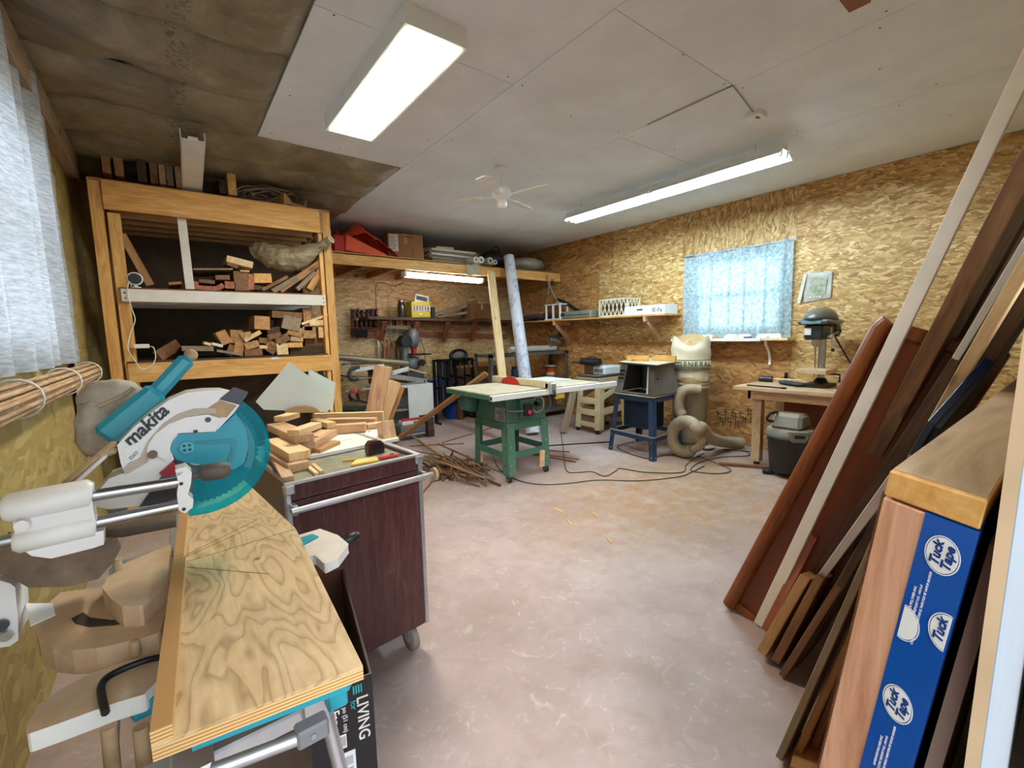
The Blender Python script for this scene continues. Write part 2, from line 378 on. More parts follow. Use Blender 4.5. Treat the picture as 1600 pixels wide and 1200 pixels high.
# front wall: photographer's doorway, opening widened so sky light reaches the white sheet
slab('wall_front', [((1.85,-.13,0),(6.05,-.012,3.3)),((-.8,-.13,0),(-.56,-.012,3.3)),((-.56,-.13,2.3),(1.85,-.012,3.3))], OSB_B)
slab('roof', [((-.8,-.2,3.3),(6.1,7.8,3.42))], PINED)
ce = slab('ceiling', [((-.7,-.15,ZC+.04),(6.0,7.7,3.3))], PINED)
for x0, x1, y0, y1 in [(.70,1.93,-.01,2.44),(.70,1.93,2.44,4.20),(1.93,3.15,-.01,1.6),(1.93,3.15,1.6,5.26),(1.93,3.15,5.26,7.58),
        (3.15,4.37,-.01,2.55),(3.15,4.37,2.55,6.2),(3.15,4.37,6.2,7.58),(4.37,5.885,-.01,3.66),(4.37,5.885,3.66,7.58)]:
    MB().box((x0+.002,y0+.002,ZC),(x1-.002,y1-.002,ZC+.013)).build('drywall_panel', DRY, ce)
for x in (.80,1.3,1.86,2.0,2.55,3.08,3.22,3.75,4.3,4.45,5.0):
    for y in (.9,1.55,2.5,3.4,4.1): xx, yy = x+R.uniform(-.02,.02), y+R.uniform(-.15,.15); MB().cyl((xx,yy,ZC-.0015),(xx,yy,ZC),.006,n=6).build('screw', GREYD, ce)
def ins_mat():
    t = NT('insulation_facing'); v = t.coord(rnd=False)
    n = t.noise(v, 3, 6, .65, .8); cc = t.ramp(n, [(.3, '#665c46'), (.5, '#857961'), (.72, '#a89c82')])
    # printed marks in a stripe along the batts
    sp = t.N('SeparateXYZ'); t.L(v, sp.inputs[0]); st = t.math('LESS_THAN', t.math('ABSOLUTE', t.math('SUBTRACT', sp.outputs[0], .17)), .05)
    mk = t.math('GREATER_THAN', t.noise(t.coord((30,60,1), rnd=False), 1.0, 2, .6), .56)
    cc = t.mix(t.math('MULTIPLY', t.math('MULTIPLY', st, mk), .55), cc, lin('#2c261c'))
    t.L(cc, t.p.inputs['Base Color']); t.p.inputs['Roughness'].default_value = .38
    t.bump(t.noise(t.coord((1,3,1), rnd=False), 5, 5, .6, 1.5), .5, .03); return t.m
INS = ins_mat()
y = -.01; k = 0
while y < 7.5:
    y1 = min(y+.6, 7.58); x1 = .70 if y1 <= 4.3 else 1.95; ya = y
    def fn(a, b, x0=-.56, x1=x1, ya=ya, y1=y1, k=k):
        X = x0+(x1-x0)*a; Y = ya+(y1-ya)*b
        z = ZC+.012-.115*min(1,(x1-X)/.12)*math.sin(math.pi*b)**.5*(.75+.5*noise.noise(V((X*2.2, k*3.3, Y*2)))) + .028*min(1,(x1-X)/.12)*noise.noise(V((X*5, Y*6, k)))
        return V((X, Y, z))
    MB().grid(fn, 26, 10, thick=(0,0,.02)).build('insulation_batt', INS, ce, M=Mx.Identity(4)); y = y1; k += 1
# timber along the top of the left wall
tag(board('trim_1', (XL+.05,.0,2.98), (XL+.05,5.2,2.98), .19, .08, GREYW), kind='structure')
# ---------------------------------------------------------------- windows and curtains
def window(name, x, w_, inner):
    y0, y1, z0, z1 = w_; t = .06
    b = MB(); b.box((x,y0,z0),(x+.09,y1,z0+t)).box((x,y0,z1-t),(x+.09,y1,z1)).box((x,y0,z0+t),(x+.09,y0+t,z1-t)).box((x,y1-t,z0+t),(x+.09,y1,z1-t))
    f = b.build(name, WHITE, kind='structure')
    zm = (z0+z1)/2
    MB().box((x+.02,y0+t,zm-.03),(x+.07,y1-t,zm+.03)).build('sash_rail', WHITE, f)
    g = NT('window_glass_'+name); g.p.inputs['Transmission Weight'].default_value = 1; g.p.inputs['Roughness'].default_value = 0; g.p.inputs['IOR'].default_value = 1.02; g.p.inputs['Base Color'].default_value = (.95,.98,1,1)
    MB().box((x+.04,y0+t,z0+t),(x+.046,y1-t,zm-.03)).build('pane', g.m, f); MB().box((x+.03,y0+t,zm+.03),(x+.036,y1-t,z1-t)).build('pane', g.m, f)
    return f
window('window_1', XR+.03, WIN, -1); window('window_2', XL-.13, WL, 1)
def curtain_mat(name, c, trans, st):
    t = NT(name); v = t.coord(st, rnd=False); n = t.noise(v, 30, 4, .7)
    cc = t.ramp(n, [(.36, c[0]), (.62, c[1])])
    d = t.N('BsdfDiffuse'); tr = t.N('BsdfTranslucent'); tp = t.N('BsdfTransparent'); mx = t.N('MixShader'); mx.inputs[0].default_value = trans; m2 = t.N('MixShader'); m2.inputs[0].default_value = .07
    t.L(cc, d.inputs[0]); t.L(cc, tr.inputs[0]); t.L(d.outputs[0], mx.inputs[1]); t.L(tr.outputs[0], mx.inputs[2]); t.L(mx.outputs[0], m2.inputs[1]); t.L(tp.outputs[0], m2.inputs[2])
    t.L(m2.outputs[0], t.out.inputs[0]); return t.m
CUR = curtain_mat('lace_curtain', ('#8eb2c2','#d9e9ee'), .42, (1,1,1))
CURL = curtain_mat('lace_curtain_near', ('#a3acb8','#cdd4dc'), .42, (1,.35,3))
wp = [PX(XR-.07, u, v) for u, v in ((1069,398),(1241,373),(1237,528),(1066,532))]
def curt(a, b):
    y = wp[0].y+(wp[1].y-wp[0].y)*a; z = 2.555-(2.555-1.415)*b
    x = XR-.075+.035*abs(math.sin(a*19+1.2*(b-.5)+.8*math.sin(a*9)))**.5*(.5+.5*b)+.012*math.sin(a*19-b)
    x -= sum(.03*math.exp(-((a-q)/.010)**2) for q in PLEAT)
    return V((x, y, z))
PLEAT = [.135,.29,.455,.60,.775,.93]
ct = thing('curtain', 'pale blue lace curtain drawn across the window in the strand-board wall', 'curtain', (XR-.07,2.9,1.4))
MB().grid(curt, 110, 12).build('lace_panel', CUR, ct)
for q in PLEAT: MB().grid(lambda a, b, q=q: V((curt(q,b).x+.04, wp[0].y+(wp[1].y-wp[0].y)*(q-.008+.016*a), 2.55-1.13*b)), 2, 10).build('pleat_shade_strip', CUR, ct)  # strips added behind the lace to dim daylight into darker fold lines
MB().cyl((XR-.07,wp[0].y+.03,2.54),(XR-.07,wp[1].y-.03,2.54),.008,n=8).build('curtain_rod', STEEL, ct)
for i in range(7):
    yy = wp[0].y+(wp[1].y-wp[0].y)*(i+.5)/7; MB().box((XR-.05,yy-.02,2.548),(XR-.02,yy+.02,2.572)).build('header_clip', mat('tape_blue', '#7f93ad', .6), ct)
# near left curtain
def curl(a, b):
    y = 1.5+(4.12-1.5)*a - .30*(1-b)*a*.6; z = 3.0-(3.0-1.415)*b
    x = XL+.065+.026*math.sin(a*52+.6*b)+.014*math.sin(a*21+2)
    return V((x, y, z))
c2 = thing('curtain', 'white lace curtain hanging at the near left wall', 'curtain', (XL+.085,2.8,1.4))
MB().grid(curl, 170, 16).build('lace_panel', CURL, c2)
MB().cyl((XL+.07,1.3,3.0),(XL+.07,4.0,3.0),.012,n=8).build('curtain_rod', BLACKM, c2)
bb = thing('bamboo_blind', 'bamboo blind rolled up below the near left curtain', 'blind', (XL+.1,2.8,1.36))
BAM = wood('bamboo', '#8a6a48', '#b89572', '#d9bea0', axis='Y', fine=60, knots=False)
for i in range(26):
    a = 2*math.pi*i/26*2.3; r = .022+.034*i/26
    MB().cyl((XL+.125+r*math.cos(a), 1.45, 1.345+r*math.sin(a)), (XL+.125+r*math.cos(a), 4.10, 1.345+r*math.sin(a)), .0085, n=6).build('bamboo_slat', BAM, bb)
for yy in (2.25, 3.1, 3.95): MB().tube(arc((XL+.125,yy,1.345), .068, 0, 2*math.pi, 14)[:-1], .004, 5, closed=True).build('cord_loop', WHITE, bb)
# plastic sheet strip taped beside the left window
PLAS = mat('dusty_plastic_sheet', '#b9ad92', .4, var=.15, scale=10)
MB().grid(lambda a, b: V((XL+.03+.015*math.sin(b*11+a*3), 4.16+.26*a+.03*math.sin(b*7), 2.65-1.75*b)), 5, 30, thick=(.003,0,0)).build('plastic_strip', PLAS, label='dusty strip of plastic sheeting hanging beside the near left curtain', cat='plastic sheet')
# ---------------------------------------------------------------- ceiling lights
l1 = thing('ceiling_light', 'wide wraparound ceiling light with glowing yellowish lens', 'ceiling light', (1.24,2.85,3.02))
x0, x1, y0, y1 = 1.045, 1.40, 2.16, 3.56
def loop(x0,x1,y0,y1,z): return [V((x0,y0,z)),V((x1,y0,z)),V((x1,y1,z)),V((x0,y1,z))]
b = MB(); b.ring(loop(x0,x1,y0,y1,ZC-.1), loop(x0+.025,x1-.025,y0+.025,y1-.025,ZC-.1), (0,0,.099)); b.box((x0+.02,y0+.02,ZC-.012),(x1-.02,y1-.02,ZC-.001)); b.build('housing', WHITEM, l1, M=Mx())
MB().box((x0+.024,y0+.024,ZC-.104),(x1-.024,y1-.024,ZC-.085)).build('lens', LENS, l1)
l2 = thing('ceiling_light', 'long open fluorescent strip light near the window wall', 'ceiling light', (4.35,3.3,2.98))
fa, fb = 1.72, 4.34; xm = 4.30
b = MB()
for ya, yb in ((fa, (fa+fb)/2-.004), ((fa+fb)/2+.004, fb)):
    h = MB(); h.hexa([V(p) for p in ((xm-.035,ya,3.03),(xm+.035,ya,3.03),(xm+.035,yb,3.03),(xm-.035,yb,3.03),(xm-.035,ya,3.09),(xm+.035,ya,3.09),(xm+.035,yb,3.09),(xm-.035,yb,3.09))]).build('ballast_box', WHITEM, l2)
    r = MB(); r.prism([(xm-.14,ya,2.975),(xm-.045,ya,3.035),(xm+.045,ya,3.035),(xm+.14,ya,2.975),(xm+.142,ya,2.979),(xm+.047,ya,3.040),(xm-.047,ya,3.040),(xm-.142,ya,2.979)], (0,yb-ya,0)); r.build('reflector', WHITEM, l2)
    for s in (-.055, .055):
        MB().cyl((xm+s,ya+.04,2.995),(xm+s,yb-.04,2.995),.016,n=10).build('tube', TUBEM, l2)
        for ye in (ya+.02, yb-.02): MB().box((xm+s-.014,ye-.012,2.975),(xm+s+.014,ye+.012,3.035)).build('lamp_holder', WHITE, l2)
    for yy in (ya+.25, yb-.25): MB().cyl((xm,yy,3.085),(xm,yy,ZC),.003,n=5).build('hanger', STEEL, l2)
# ---------------------------------------------------------------- ceiling fan
FC = PZ(ZC, 783, 262); fx, fy = FC.x, FC.y
fan = thing('ceiling_fan', 'small white four-blade ceiling fan hanging from the drywall', 'ceiling fan', (fx,fy,2.75))
MB().lathe([(0,ZC-.001),(.065,ZC-.001),(.065,ZC-.02),(.05,ZC-.055),(.02,ZC-.07),(0,ZC-.07)], (fx,fy,0)).build('canopy', WHITEM, fan)
MB().cyl((fx,fy,2.97),(fx,fy,ZC-.06),.012,n=10).build('downrod', WHITEM, fan)
MB().lathe([(0,2.98),(.03,2.98),(.085,2.95),(.095,2.92),(.095,2.885),(.07,2.865),(.05,2.86),(.05,2.80),(.042,2.775),(.0,2.77)], (fx,fy,0)).build('motor_housing', WHITEM, fan)
zb = 2.885
for u, v in ((735,262),(868,287),(707,320),(822,325)):
    T = PZ(zb, u, v)-V((fx,fy,zb)); a = math.atan2(T.y, T.x); L = .56
    M = Mx.Translation((fx,fy,zb)) @ Mx.Rotation(a, 4, 'Z') @ Mx.Rotation(.2, 4, 'X')
    pl = [(.2,-.045),(.26,-.055),(L-.05,-.07),(L,-.05),(L+.005,.03),(L-.05,.07),(.26,.055),(.2,.045)]
    bl = MB().prism([(p[0],p[1],-.003) for p in pl], (0,0,.007)).build('blade', WHITE, fan, M=M)
    MB().prism([(.08,-.02,-.006),(.24,-.03,-.006),(.24,.03,-.006),(.08,.02,-.006)], (0,0,.006)).build('blade_iron', WHITEM, bl, M=M)
# small junction plate with a cable on the ceiling
jp = PZ(ZC, 1180, 178)
j = thing('junction_box', 'small white junction plate with a pipe run on the ceiling', 'junction box', jp-V((0,0,.02)))
MB().box((jp.x-.06,jp.y-.06,ZC-.032),(jp.x+.06,jp.y+.06,ZC-.001)).build('cover', WHITE, j); MB().box((jp.x-.025,jp.y-.03,ZC-.036),(jp.x+.02,jp.y-.01,ZC-.03)).build('slot', GREY, j)
a, c, d_ = PZ(ZC-.012,1145,135), PZ(ZC-.012,1012,196), jp
MB().tube([V((p.x,p.y,ZC-.007)) for p in (d_, a, c)], .005, 6).build('conduit', mat('grey_paint','#a9a6a2',.6), j)
# ---------------------------------------------------------------- lumber rack against the left wall
YR = 5.0
rack = thing('lumber_rack', 'tall timber lumber rack with a white middle shelf by the left wall', 'rack', (.5,5.5,0))
for nm, x0, x1, z1 in (('post',-.415,-.335,2.86),('post',-.315,-.235,2.60),('post',1.325,1.362,2.62),('post',1.375,1.455,2.86)):
    board(nm, ((x0+x1)/2,YR+.06,0), ((x0+x1)/2,YR+.06,z1), x1-x0, .10, PINE, (1,0,0), rack)
for x in (-.37, 1.41): board('post', (x,6.05,0), (x,6.05,2.86), .09, .09, PINED, (1,0,0), rack)
board('top_beam', (-.33,YR+.005,2.735), (1.37,YR+.005,2.735), .23, .04, PINE, parent=rack)
board('beam_end', (1.345,YR+.005,2.735), (1.376,YR+.005,2.735), .225, .043, PINED, parent=rack)
for i, yy in enumerate((5.27, 5.52, 5.77, 6.03)): board('joist', (-.31,yy,2.725), (1.33,yy,2.725), .22, .04, PINED, parent=rack)
for i in range(6): board('deck_plank', (-.40+.0,5.08+.185*i,2.85), (1.45,5.08+.185*i,2.85), .02, .17, PINED, (0,0,1), rack)
board('white_rail', (-.285,YR-.012,1.927), (1.345,YR-.012,1.927), .105, .038, WHITEW, parent=rack)
for i, yy in enumerate((5.25, 5.5, 5.75, 6.0)): board('white_slat', (-.28,yy,1.93), (1.31,yy,1.93), .10, .04, WHITEW, parent=rack)
for i in range(5): board('shelf_board', (-.3,5.10+.22*i,1.987), (1.32,5.10+.22*i,1.987), .014, .205, BROWN, (0,0,1), rack)
for x in (-.26, 1.325):
    for z in (1.905, 1.948): MB().cyl((x,YR-.036,z),(x,YR-.03,z),.006,n=8).build('screw', BLACKM, rack)
board('lower_beam', (-.30,YR+.01,1.27), (1.37,YR+.01,1.27), .165, .04, PINE, parent=rack)
board('lower_beam', (-.33,6.0,1.27), (1.39,6.0,1.27), .16, .04, PINED, parent=rack)
for i in range(5): board('shelf_board', (-.3,5.10+.22*i,1.362), (1.34,5.10+.22*i,1.362), .016, .21, DARKW, (0,0,1), rack)
board('side_rail', (-.37,5.1,2.74), (-.37,6.05,2.74), .14, .04, PINED, parent=rack); board('side_rail', (1.41,5.1,2.74), (1.41,6.05,2.74), .14, .04, PINED, parent=rack)
board('side_rail', (1.41,5.1,1.3), (1.41,6.0,1.3), .1, .04, PINED, parent=rack); board('side_rail', (-.37,5.1,1.3), (-.37,6.0,1.3), .1, .04, PINED, parent=rack)
MB().box((-.42,6.10,.1),(1.46,6.112,2.62)).build('back_panel', mat('rack_shade_dark','#4a3826',.8,var=.15), rack)  # dark sheet added at the rear to make the rack interior dark
board('deck_edge', (-.36,6.07,2.0), (1.36,6.07,2.0), .03, .02, DARKW, parent=rack)
def z8(x, y): return 240+x*.1875, 360+y*.1875
def z5(x, y): return 140+x*.25, 220+y*.25
def endb(name, uv, wpx, hpx, ang, m, L, label, group=None, y=YR+.05, zmin=None, slope=0, yaw=0, cat='board', bev=.002):
    """a board seen from its end: end face centred at pixel uv on the plane y"""
    u, v = uv; P = PY(y, u, v)
    W_ = (PY(y, u+wpx/2, v)-PY(y, u-wpx/2, v)).length; H_ = (PY(y, u, v+hpx/2)-PY(y, u, v-hpx/2)).length
    a = math.radians(ang); s = V((math.cos(a), 0, math.sin(a)))
    ext = abs(H_/2*math.cos(a))+abs(W_/2*math.sin(a))
    if zmin is not None and P.z-ext < zmin: P.z = zmin+ext+.001
    return board(name, P, P+V((yaw*L, L, slope*L)), W_, H_, m, s, label=label, cat=cat, group=group, bev=bev)
def planeb(name, uv0, uv1, wpx, t, m, label, y=YR+.03, y1=None, group=None, cat='board', cut=0, parent=None, side=None):
    a = PY(y, *uv0); b = PY(y if y1 is None else y1, *uv1); d = (b-a).normalized()
    s = V((-d.z, 0, d.x)) if side is None else side
    return board(name, a, b, wpx*SC((a+b)/2), t, m, s, label=label, cat=None if parent else cat, group=group, cut=cut, parent=parent)
# on top of the rack
rowc = [PINED, PINED, DARKW, BROWN, FIR, GREYW, FIR]
for i, (x, yy, wd, hh) in enumerate(((100,115,52,150),(180,135,56,150),(325,170,56,150),(400,180,48,150),(452,186,40,146),(500,195,40,146),(560,215,46,136))):
    endb('plank', z5(x, yy+10), wd/4, hh/4, 0, rowc[i], 1.0, ORD[i].capitalize()+' plank end from the wall in the row on edge atop the lumber rack' if i else 'plank on edge atop the lumber rack, closest to the left wall', 'planks on edge atop the rack', zmin=2.861)
endb('plank', z5(890,272), 13, 33, 0, PINE, .9, 'orange plank end standing alone atop the lumber rack', zmin=2.861)
endb('plank', z5(835,285), 12, 22, 0, DARKW, .7, 'dark plank end beside the lone orange plank atop the rack', zmin=2.861, y=YR+.12)
# white channel sticking out over the rack
pa = PZ(3.0, 301, 212); pb = V((PY(5.3,299,297).x, 5.35, 2.90))
M, L = frame(pa, pb, (1,0,0)); b = MB()
for y0, y1, z0, z1 in ((-.075,.075,.028,.034),(-.075,-.069,-.034,.034),(.069,.075,-.034,.034),(-.03,.03,.008,.028)): b.box((-L/2,y0,z0),(L/2,y1,z1))
b.build('downspout', WHITE, M=M, label='long white channel sticking out toward the viewer atop the lumber rack', cat='downspout')
# vine tangle and folded moulding
vt = []
c0 = PY(YR+.2, *z5(1100,345))
for k in range(9):
    b = MB(); ph = R.random()*6
    pts = [c0+V((.24*math.cos(a)*(.6+.08*k)+R.uniform(-.02,.02), .14*math.sin(a+ph), .035+.045*math.sin(a*1.5+ph)+.005*k)) for a in [i*.42+ph for i in range(14)]]
    vt.append((b, pts))
vine = thing('vine_coil', 'tangle of dry twisted vines atop the lumber rack', 'vines', (c0.x,c0.y,2.861))
for b, pts in vt:
    b.tube([V((p.x,p.y,max(2.868,p.z-c0.z+2.90))) for p in spline(pts, 2)], .006, 5).build('vine', GREYW, vine)
p = PY(YR+.02, *z5(1290,395)); M = basis((p.x, YR+.02, 2.862), (1,.25,0), (-.25,1,0))
MB().prism([(-.12,0,0),(-.06,0,.01),(.10,0,.0),(.12,0,.085),(.105,0,.085),(.09,0,.02),(-.04,0,.03),(-.10,0,.11),(-.115,0,.105)], (0,.7,0)).build('card_channel', CARD, M=M, label='folded cardboard channel atop the rack near its right post', cat='cardboard')
# upper (white) shelf
ZS = 1.995
b0 = thing('white_strip', 'narrow white board standing upright between rack beam and white shelf', 'board', PY(YR+.06,290,400))
planeb('strip', (281,320), (297,452), 11.5, .02, WHITEW, None, y=YR+.06, parent=b0)
board('plank', PY(YR+.12,190,366), V((PY(YR+.12,235,444).x, YR+.12, ZS+.035)), .06, .03, PINED, (1,0,0), label='rounded pale slat leaning in the upper rack bay by the left post', cat='board')
board('plank', PY(YR+.16,186,372), V((PY(YR+.16,192,444).x, YR+.16, ZS)), .05, .02, GREYW, (1,0,0), label='thin upright slat behind the leaning slat in the upper rack bay', cat='board')
UP = [((910-190,262),218,55,-12,PINEP,.45,'pale offcut on top of the white-shelf heap beside the driftwood'),
      ((500,322),330,14,4,GREYW,.55,'wide thin plank lying tilted over the white-shelf heap'),
      ((180,440),110,22,8,PINED,.5,'small thin offcut left of the white upright strip on the white shelf'),
      ((425,478),210,34,-2,CEDAR,.5,'lowest red cedar offcut in the white-shelf heap'),
      ((345,440),60,30,0,CEDAR,.5,'small red cedar end beside the white upright strip'),
      ((445,425),130,30,-4,BROWN,.5,'flat brown offcut second from the bottom on the white shelf'),
      ((575,392),120,40,3,BROWN,.5,'brown offcut under the wide thin plank on the white shelf'),
      ((555,470),70,40,35,CEDAR,.5,'small tilted red offcut between the cedar ends'),
      ((640,455),90,60,0,CEDAR,.5,'square red cedar end left of the tall brown block'),
      ((735,422),128,160,0,BROWN,.5,'tall brown block end standing in the middle of the white shelf'),
      ((815,430),50,130,-6,CEDAR,.5,'narrow reddish end right of the tall brown block'),
      ((760,338),78,12,0,PINEP,.3,'thin pale chip on top of the tall brown block'),
      ((910,398),150,78,3,PINE,.5,'yellow block end right of the tall brown block'),
      ((880,480),110,40,-10,DARKW,.5,'dark offcut below the yellow block on the white shelf'),
      ((660,285),90,40,-20,BROWN,.4,'brown wedge behind the pale top offcut on the white shelf')]
for (c, w_, h_, an, m, L, lb) in UP: endb('offcut', z8(*c), w_*.1875, h_*.1875, an, m, L, lb, 'offcuts on the white rack shelf', zmin=ZS, y=YR+.06 if h_ > 20 else YR+.03)
for i, (a, c, wd, m, lb) in enumerate([((900,500),(1110,390),26,BROWN,'shortest slanted slat at the right of the white shelf'),((985,512),(1190,395),40,GREYW,'second slanted slat at the right of the white shelf'),((1045,505),(1425,240),46,PINED,'long grey-edged slat slanting up to the right rack post'),((1190,495),(1340,350),34,GREYW,'weathered splintered slat under the long slanted slat'),((1290,495),(1440,240),48,PINE,'orange slat slanting up against the right rack post')]):
    planeb('slat', z8(*a), z8(*c), wd*.1875, .10, m, lb, y=YR+.07+.015*i, group='slats slanting on the white shelf')
# driftwood
def dpt(x, y, dy=.12): return PY(YR+dy, *z8(x, y))
sp = spline([dpt(820,190,.30), dpt(900,180,.26), dpt(1000,220,.2), dpt(1100,240,.15), dpt(1200,225,.1), dpt(1320,170,.02), dpt(1420,110,-.05), dpt(1475,75,-.10)], 7)
rs = [(.055+.085*math.sin(math.pi*min(1, i/len(sp)*1.25))**1.2+.012*noise.noise(V((i*.7,3,1))))*(1-.35*max(0,(i/len(sp)-.6)/.4)) for i in range(len(sp))]
b = MB(); b.tube(sp, rs, 18)
b.v = [p+V((noise.noise(p*14), noise.noise(p*14+V((5,0,0))), noise.noise(p*14+V((0,9,0)))))*.022 for p in b.v]
DRIFT = wood('driftwood_bark', '#5e5340', '#8d8067', '#b7ab92', knots=False, bump=.5, fine=14)
dr = thing('driftwood_log', 'twisted grey driftwood log lying over the white shelf, hollow end at the post', 'driftwood', dpt(1100,300))
b.build('log', DRIFT, dr, M=frame(sp[0], sp[-1])[0] @ Mx() if False else None)
e = sp[-1]; dd = (sp[-1]-sp[-4]).normalized()
MB().tube([e+dd*.004+(p-V((0,0,0))) for p in [ (dd.orthogonal().normalized()*math.cos(a)+dd.cross(dd.orthogonal().normalized())*math.sin(a))*.034 for a in [i*.52 for i in range(12)]]], .013, 7, closed=True).build('hollow_rim', mat('bark_rim','#cdbf9f',.8,var=.2,scale=20), dr)
for c, r in ((dpt(860,140,.3),.05),(dpt(1130,160,.15),.045),(dpt(1150,300,.15),.055),(dpt(1010,150,.2),.04)):
    MB().ell(c, r, 12, 8, lambda q: 1+.25*noise.noise(q*2.3)).build('burl', DRIFT, dr)
# lower shelf heap
ZL = 1.372
LO = [((905,770),130,112,-4,PINED,.4,'squarish pale block perched on top of the lower rack heap'),
      ((825,882),165,34,30,PINEP,.03,'pale stick end sloping across the middle of the lower heap'),
      ((585,893),90,115,22,PINED,.45,'tilted block with a knot hole, left in the lower heap'),
      ((692,887),105,112,-5,PINED,.45,'dark-edged square block right of the knotty block'),
      ((450,945),62,24,-20,PINEP,.35,'small pale batten end, leftmost in the lower heap'),
      ((532,955),92,24,-18,WHITEW,.35,'white painted batten end beside the knotty block'),
      ((712,1005),80,110,-14,PINED,.45,'split block end low in the left of the lower heap'),
      ((645,1012),62,95,-24,BROWN,.45,'narrow brown end leaning on the split block'),
      ((820,955),122,55,16,PINED,.45,'flat block end tilted up under the pale stick'),
      ((915,972),70,28,-2,PINEP,.45,'thin pale batten end in the middle of the lower heap'),
      ((912,918),66,46,-6,BROWN,.45,'small brown end above the thin pale batten'),
      ((985,948),140,62,-42,PINED,.45,'block end tipped steeply to the right in the lower heap'),
      ((1078,908),120,62,28,BROWN,.45,'brown block end rising to the right in the lower heap'),
      ((1182,842),125,80,-18,PINED,.45,'chipped block end with a dark knot, right in the lower heap'),
      ((1195,906),105,40,-5,FIR,.45,'thin pinkish end under the chipped block'),
      ((1182,955),122,42,0,PINE,.45,'yellow batten end under the thin pinkish end'),
      ((1076,1008),95,95,0,PINEP,.45,'square pale block end at the front of the lower shelf'),
      ((835,1040),150,62,0,BROWN,.45,'flat brown end lying on the lower shelf boards'),
      ((985,1020),90,72,-38,BROWN,.45,'tilted brown end left of the square pale block'),
      ((1000,835),110,60,8,DARKW,.5,'dark end behind the pale stick in the lower heap'),
      ((1150,775),150,110,-15,GREYW,.5,'big grey block end behind the chipped block'),
      ((1115,705),250,56,-4,BROWN,.55,'wide brown slab resting on top of the lower heap'),
      ((1300,850),110,100,0,PINED,.45,'brown block end beside the right rack post'),
      ((1425,850),100,92,0,PINEP,.4,'cream block end touching the right rack post'),
      ((1360,772),120,44,3,PINEP,.4,'flat cream offcut on the blocks by the right rack post'),
      ((770,870),90,46,12,PINED,.5,'grey-brown end between the square block and pale stick'),
      ((1285,740),70,190,0,PINED,.4,'upright plank end behind the blocks by the right post'),
      ((760,930),60,44,-30,BROWN,.5,'little brown end wedged below the square blocks'),
      ((1010,880),120,44,12,BROWN,.5,'brown end beneath the dark end in the lower heap')]
for k, (c, w_, h_, an, m, L, lb) in enumerate(LO): endb('offcut', z8(*c), w_*.1875, h_*.1875, an, m, L, lb, 'offcuts on the lower rack shelf', zmin=ZL, y=YR+.04+.012*(k % 4))
planeb('stick', z8(1235,780), z8(1492,686), 3.4, .012, PINEP, 'thin pale stick poking out past the right rack post', y=YR+.05)
planeb('plank', z8(1235,930), z8(1490,930), 12, .3, BROWN, 'upper flat brown board by the right post on the lower shelf', y=YR+.30)
planeb('plank', z8(1110,1002), z8(1488,1004), 15, .36, DARKW, 'lowest flat dark board by the right post on the lower shelf', y=YR+.32)
board('plank', V((PY(YR+.1,*z8(40,1090)).x,YR+.05,ZL+.03)), PY(YR+.32,*z8(200,950)), .10, .035, BROWN, (0,.6,1), label='brown board slanting up at the left of the lower rack shelf', cat='board')
endb('plank', z8(370,985), 50, 8, -2, GREYW, .5, 'thin grey board end lying left on the lower rack shelf', zmin=ZL)
endb('plank', z8(640,1040), 42, 4, -14, GREYW, .4, 'thin curved strip lying under the lower rack heap', zmin=ZL)
board('curl_scrap', PY(YR+.0,*z8(945,1068)), PY(YR-.01,*z8(1040,1062)), .018, .012, WHITE, label='white paper scrap on the lower rack beam', cat='scrap')
# indoor camera, cord and plug on the white shelf
cp = V((PY(YR+.0,211,440).x, YR+.02, ZS)); wc = thing('security_camera', 'small white round security camera on the white shelf', 'camera', cp)
fd = (V((0,0,2.05))-cp-V((0,0,.06))); fd.z = 0; fd.normalize()
cc = cp+V((0,0,.075)); rt = V((-fd.y, fd.x, 0))
MB().lathe([(0,0),(.036,0),(.036,.006),(.012,.012),(.008,.03),(0,.03)], cp, 20).build('stand', WHITE, wc)
MB().lathe([(0,-.02),(.04,-.02),(.055,-.005),(.055,.012),(.046,.016)], cc, 24, M=basis((0,0,0), rt, (0,0,1)).to_3x3().to_4x4()).build('body', WHITE, wc)
MB().lathe([(.046,.0165),(.03,.0175),(0,.0175)], cc, 24, M=basis((0,0,0), rt, (0,0,1)).to_3x3().to_4x4()).build('lens_face', BLACK, wc)
cord = [PY(YR-.045,u,v) for u,v in ((202,440),(199,455),(205,480),(211,500),(204,520),(200,545),(212,565),(222,577),(236,572),(243,560),(241,545),(236,541))]
co = thing('power_cord', 'white cord drooping from the small camera down the rack post', 'cord', cord[-1])
MB().tube(spline([cp+V((-.03,-.0,.01))]+cord, 5), .004, 6).build('cable', WHITE, co)
pl = PY(YR-.04,222,541); MB().box((pl.x-.055,pl.y-.02,pl.z-.018),(pl.x+.05,pl.y+.02,pl.z+.018)).build('adapter', WHITE, co, .005)
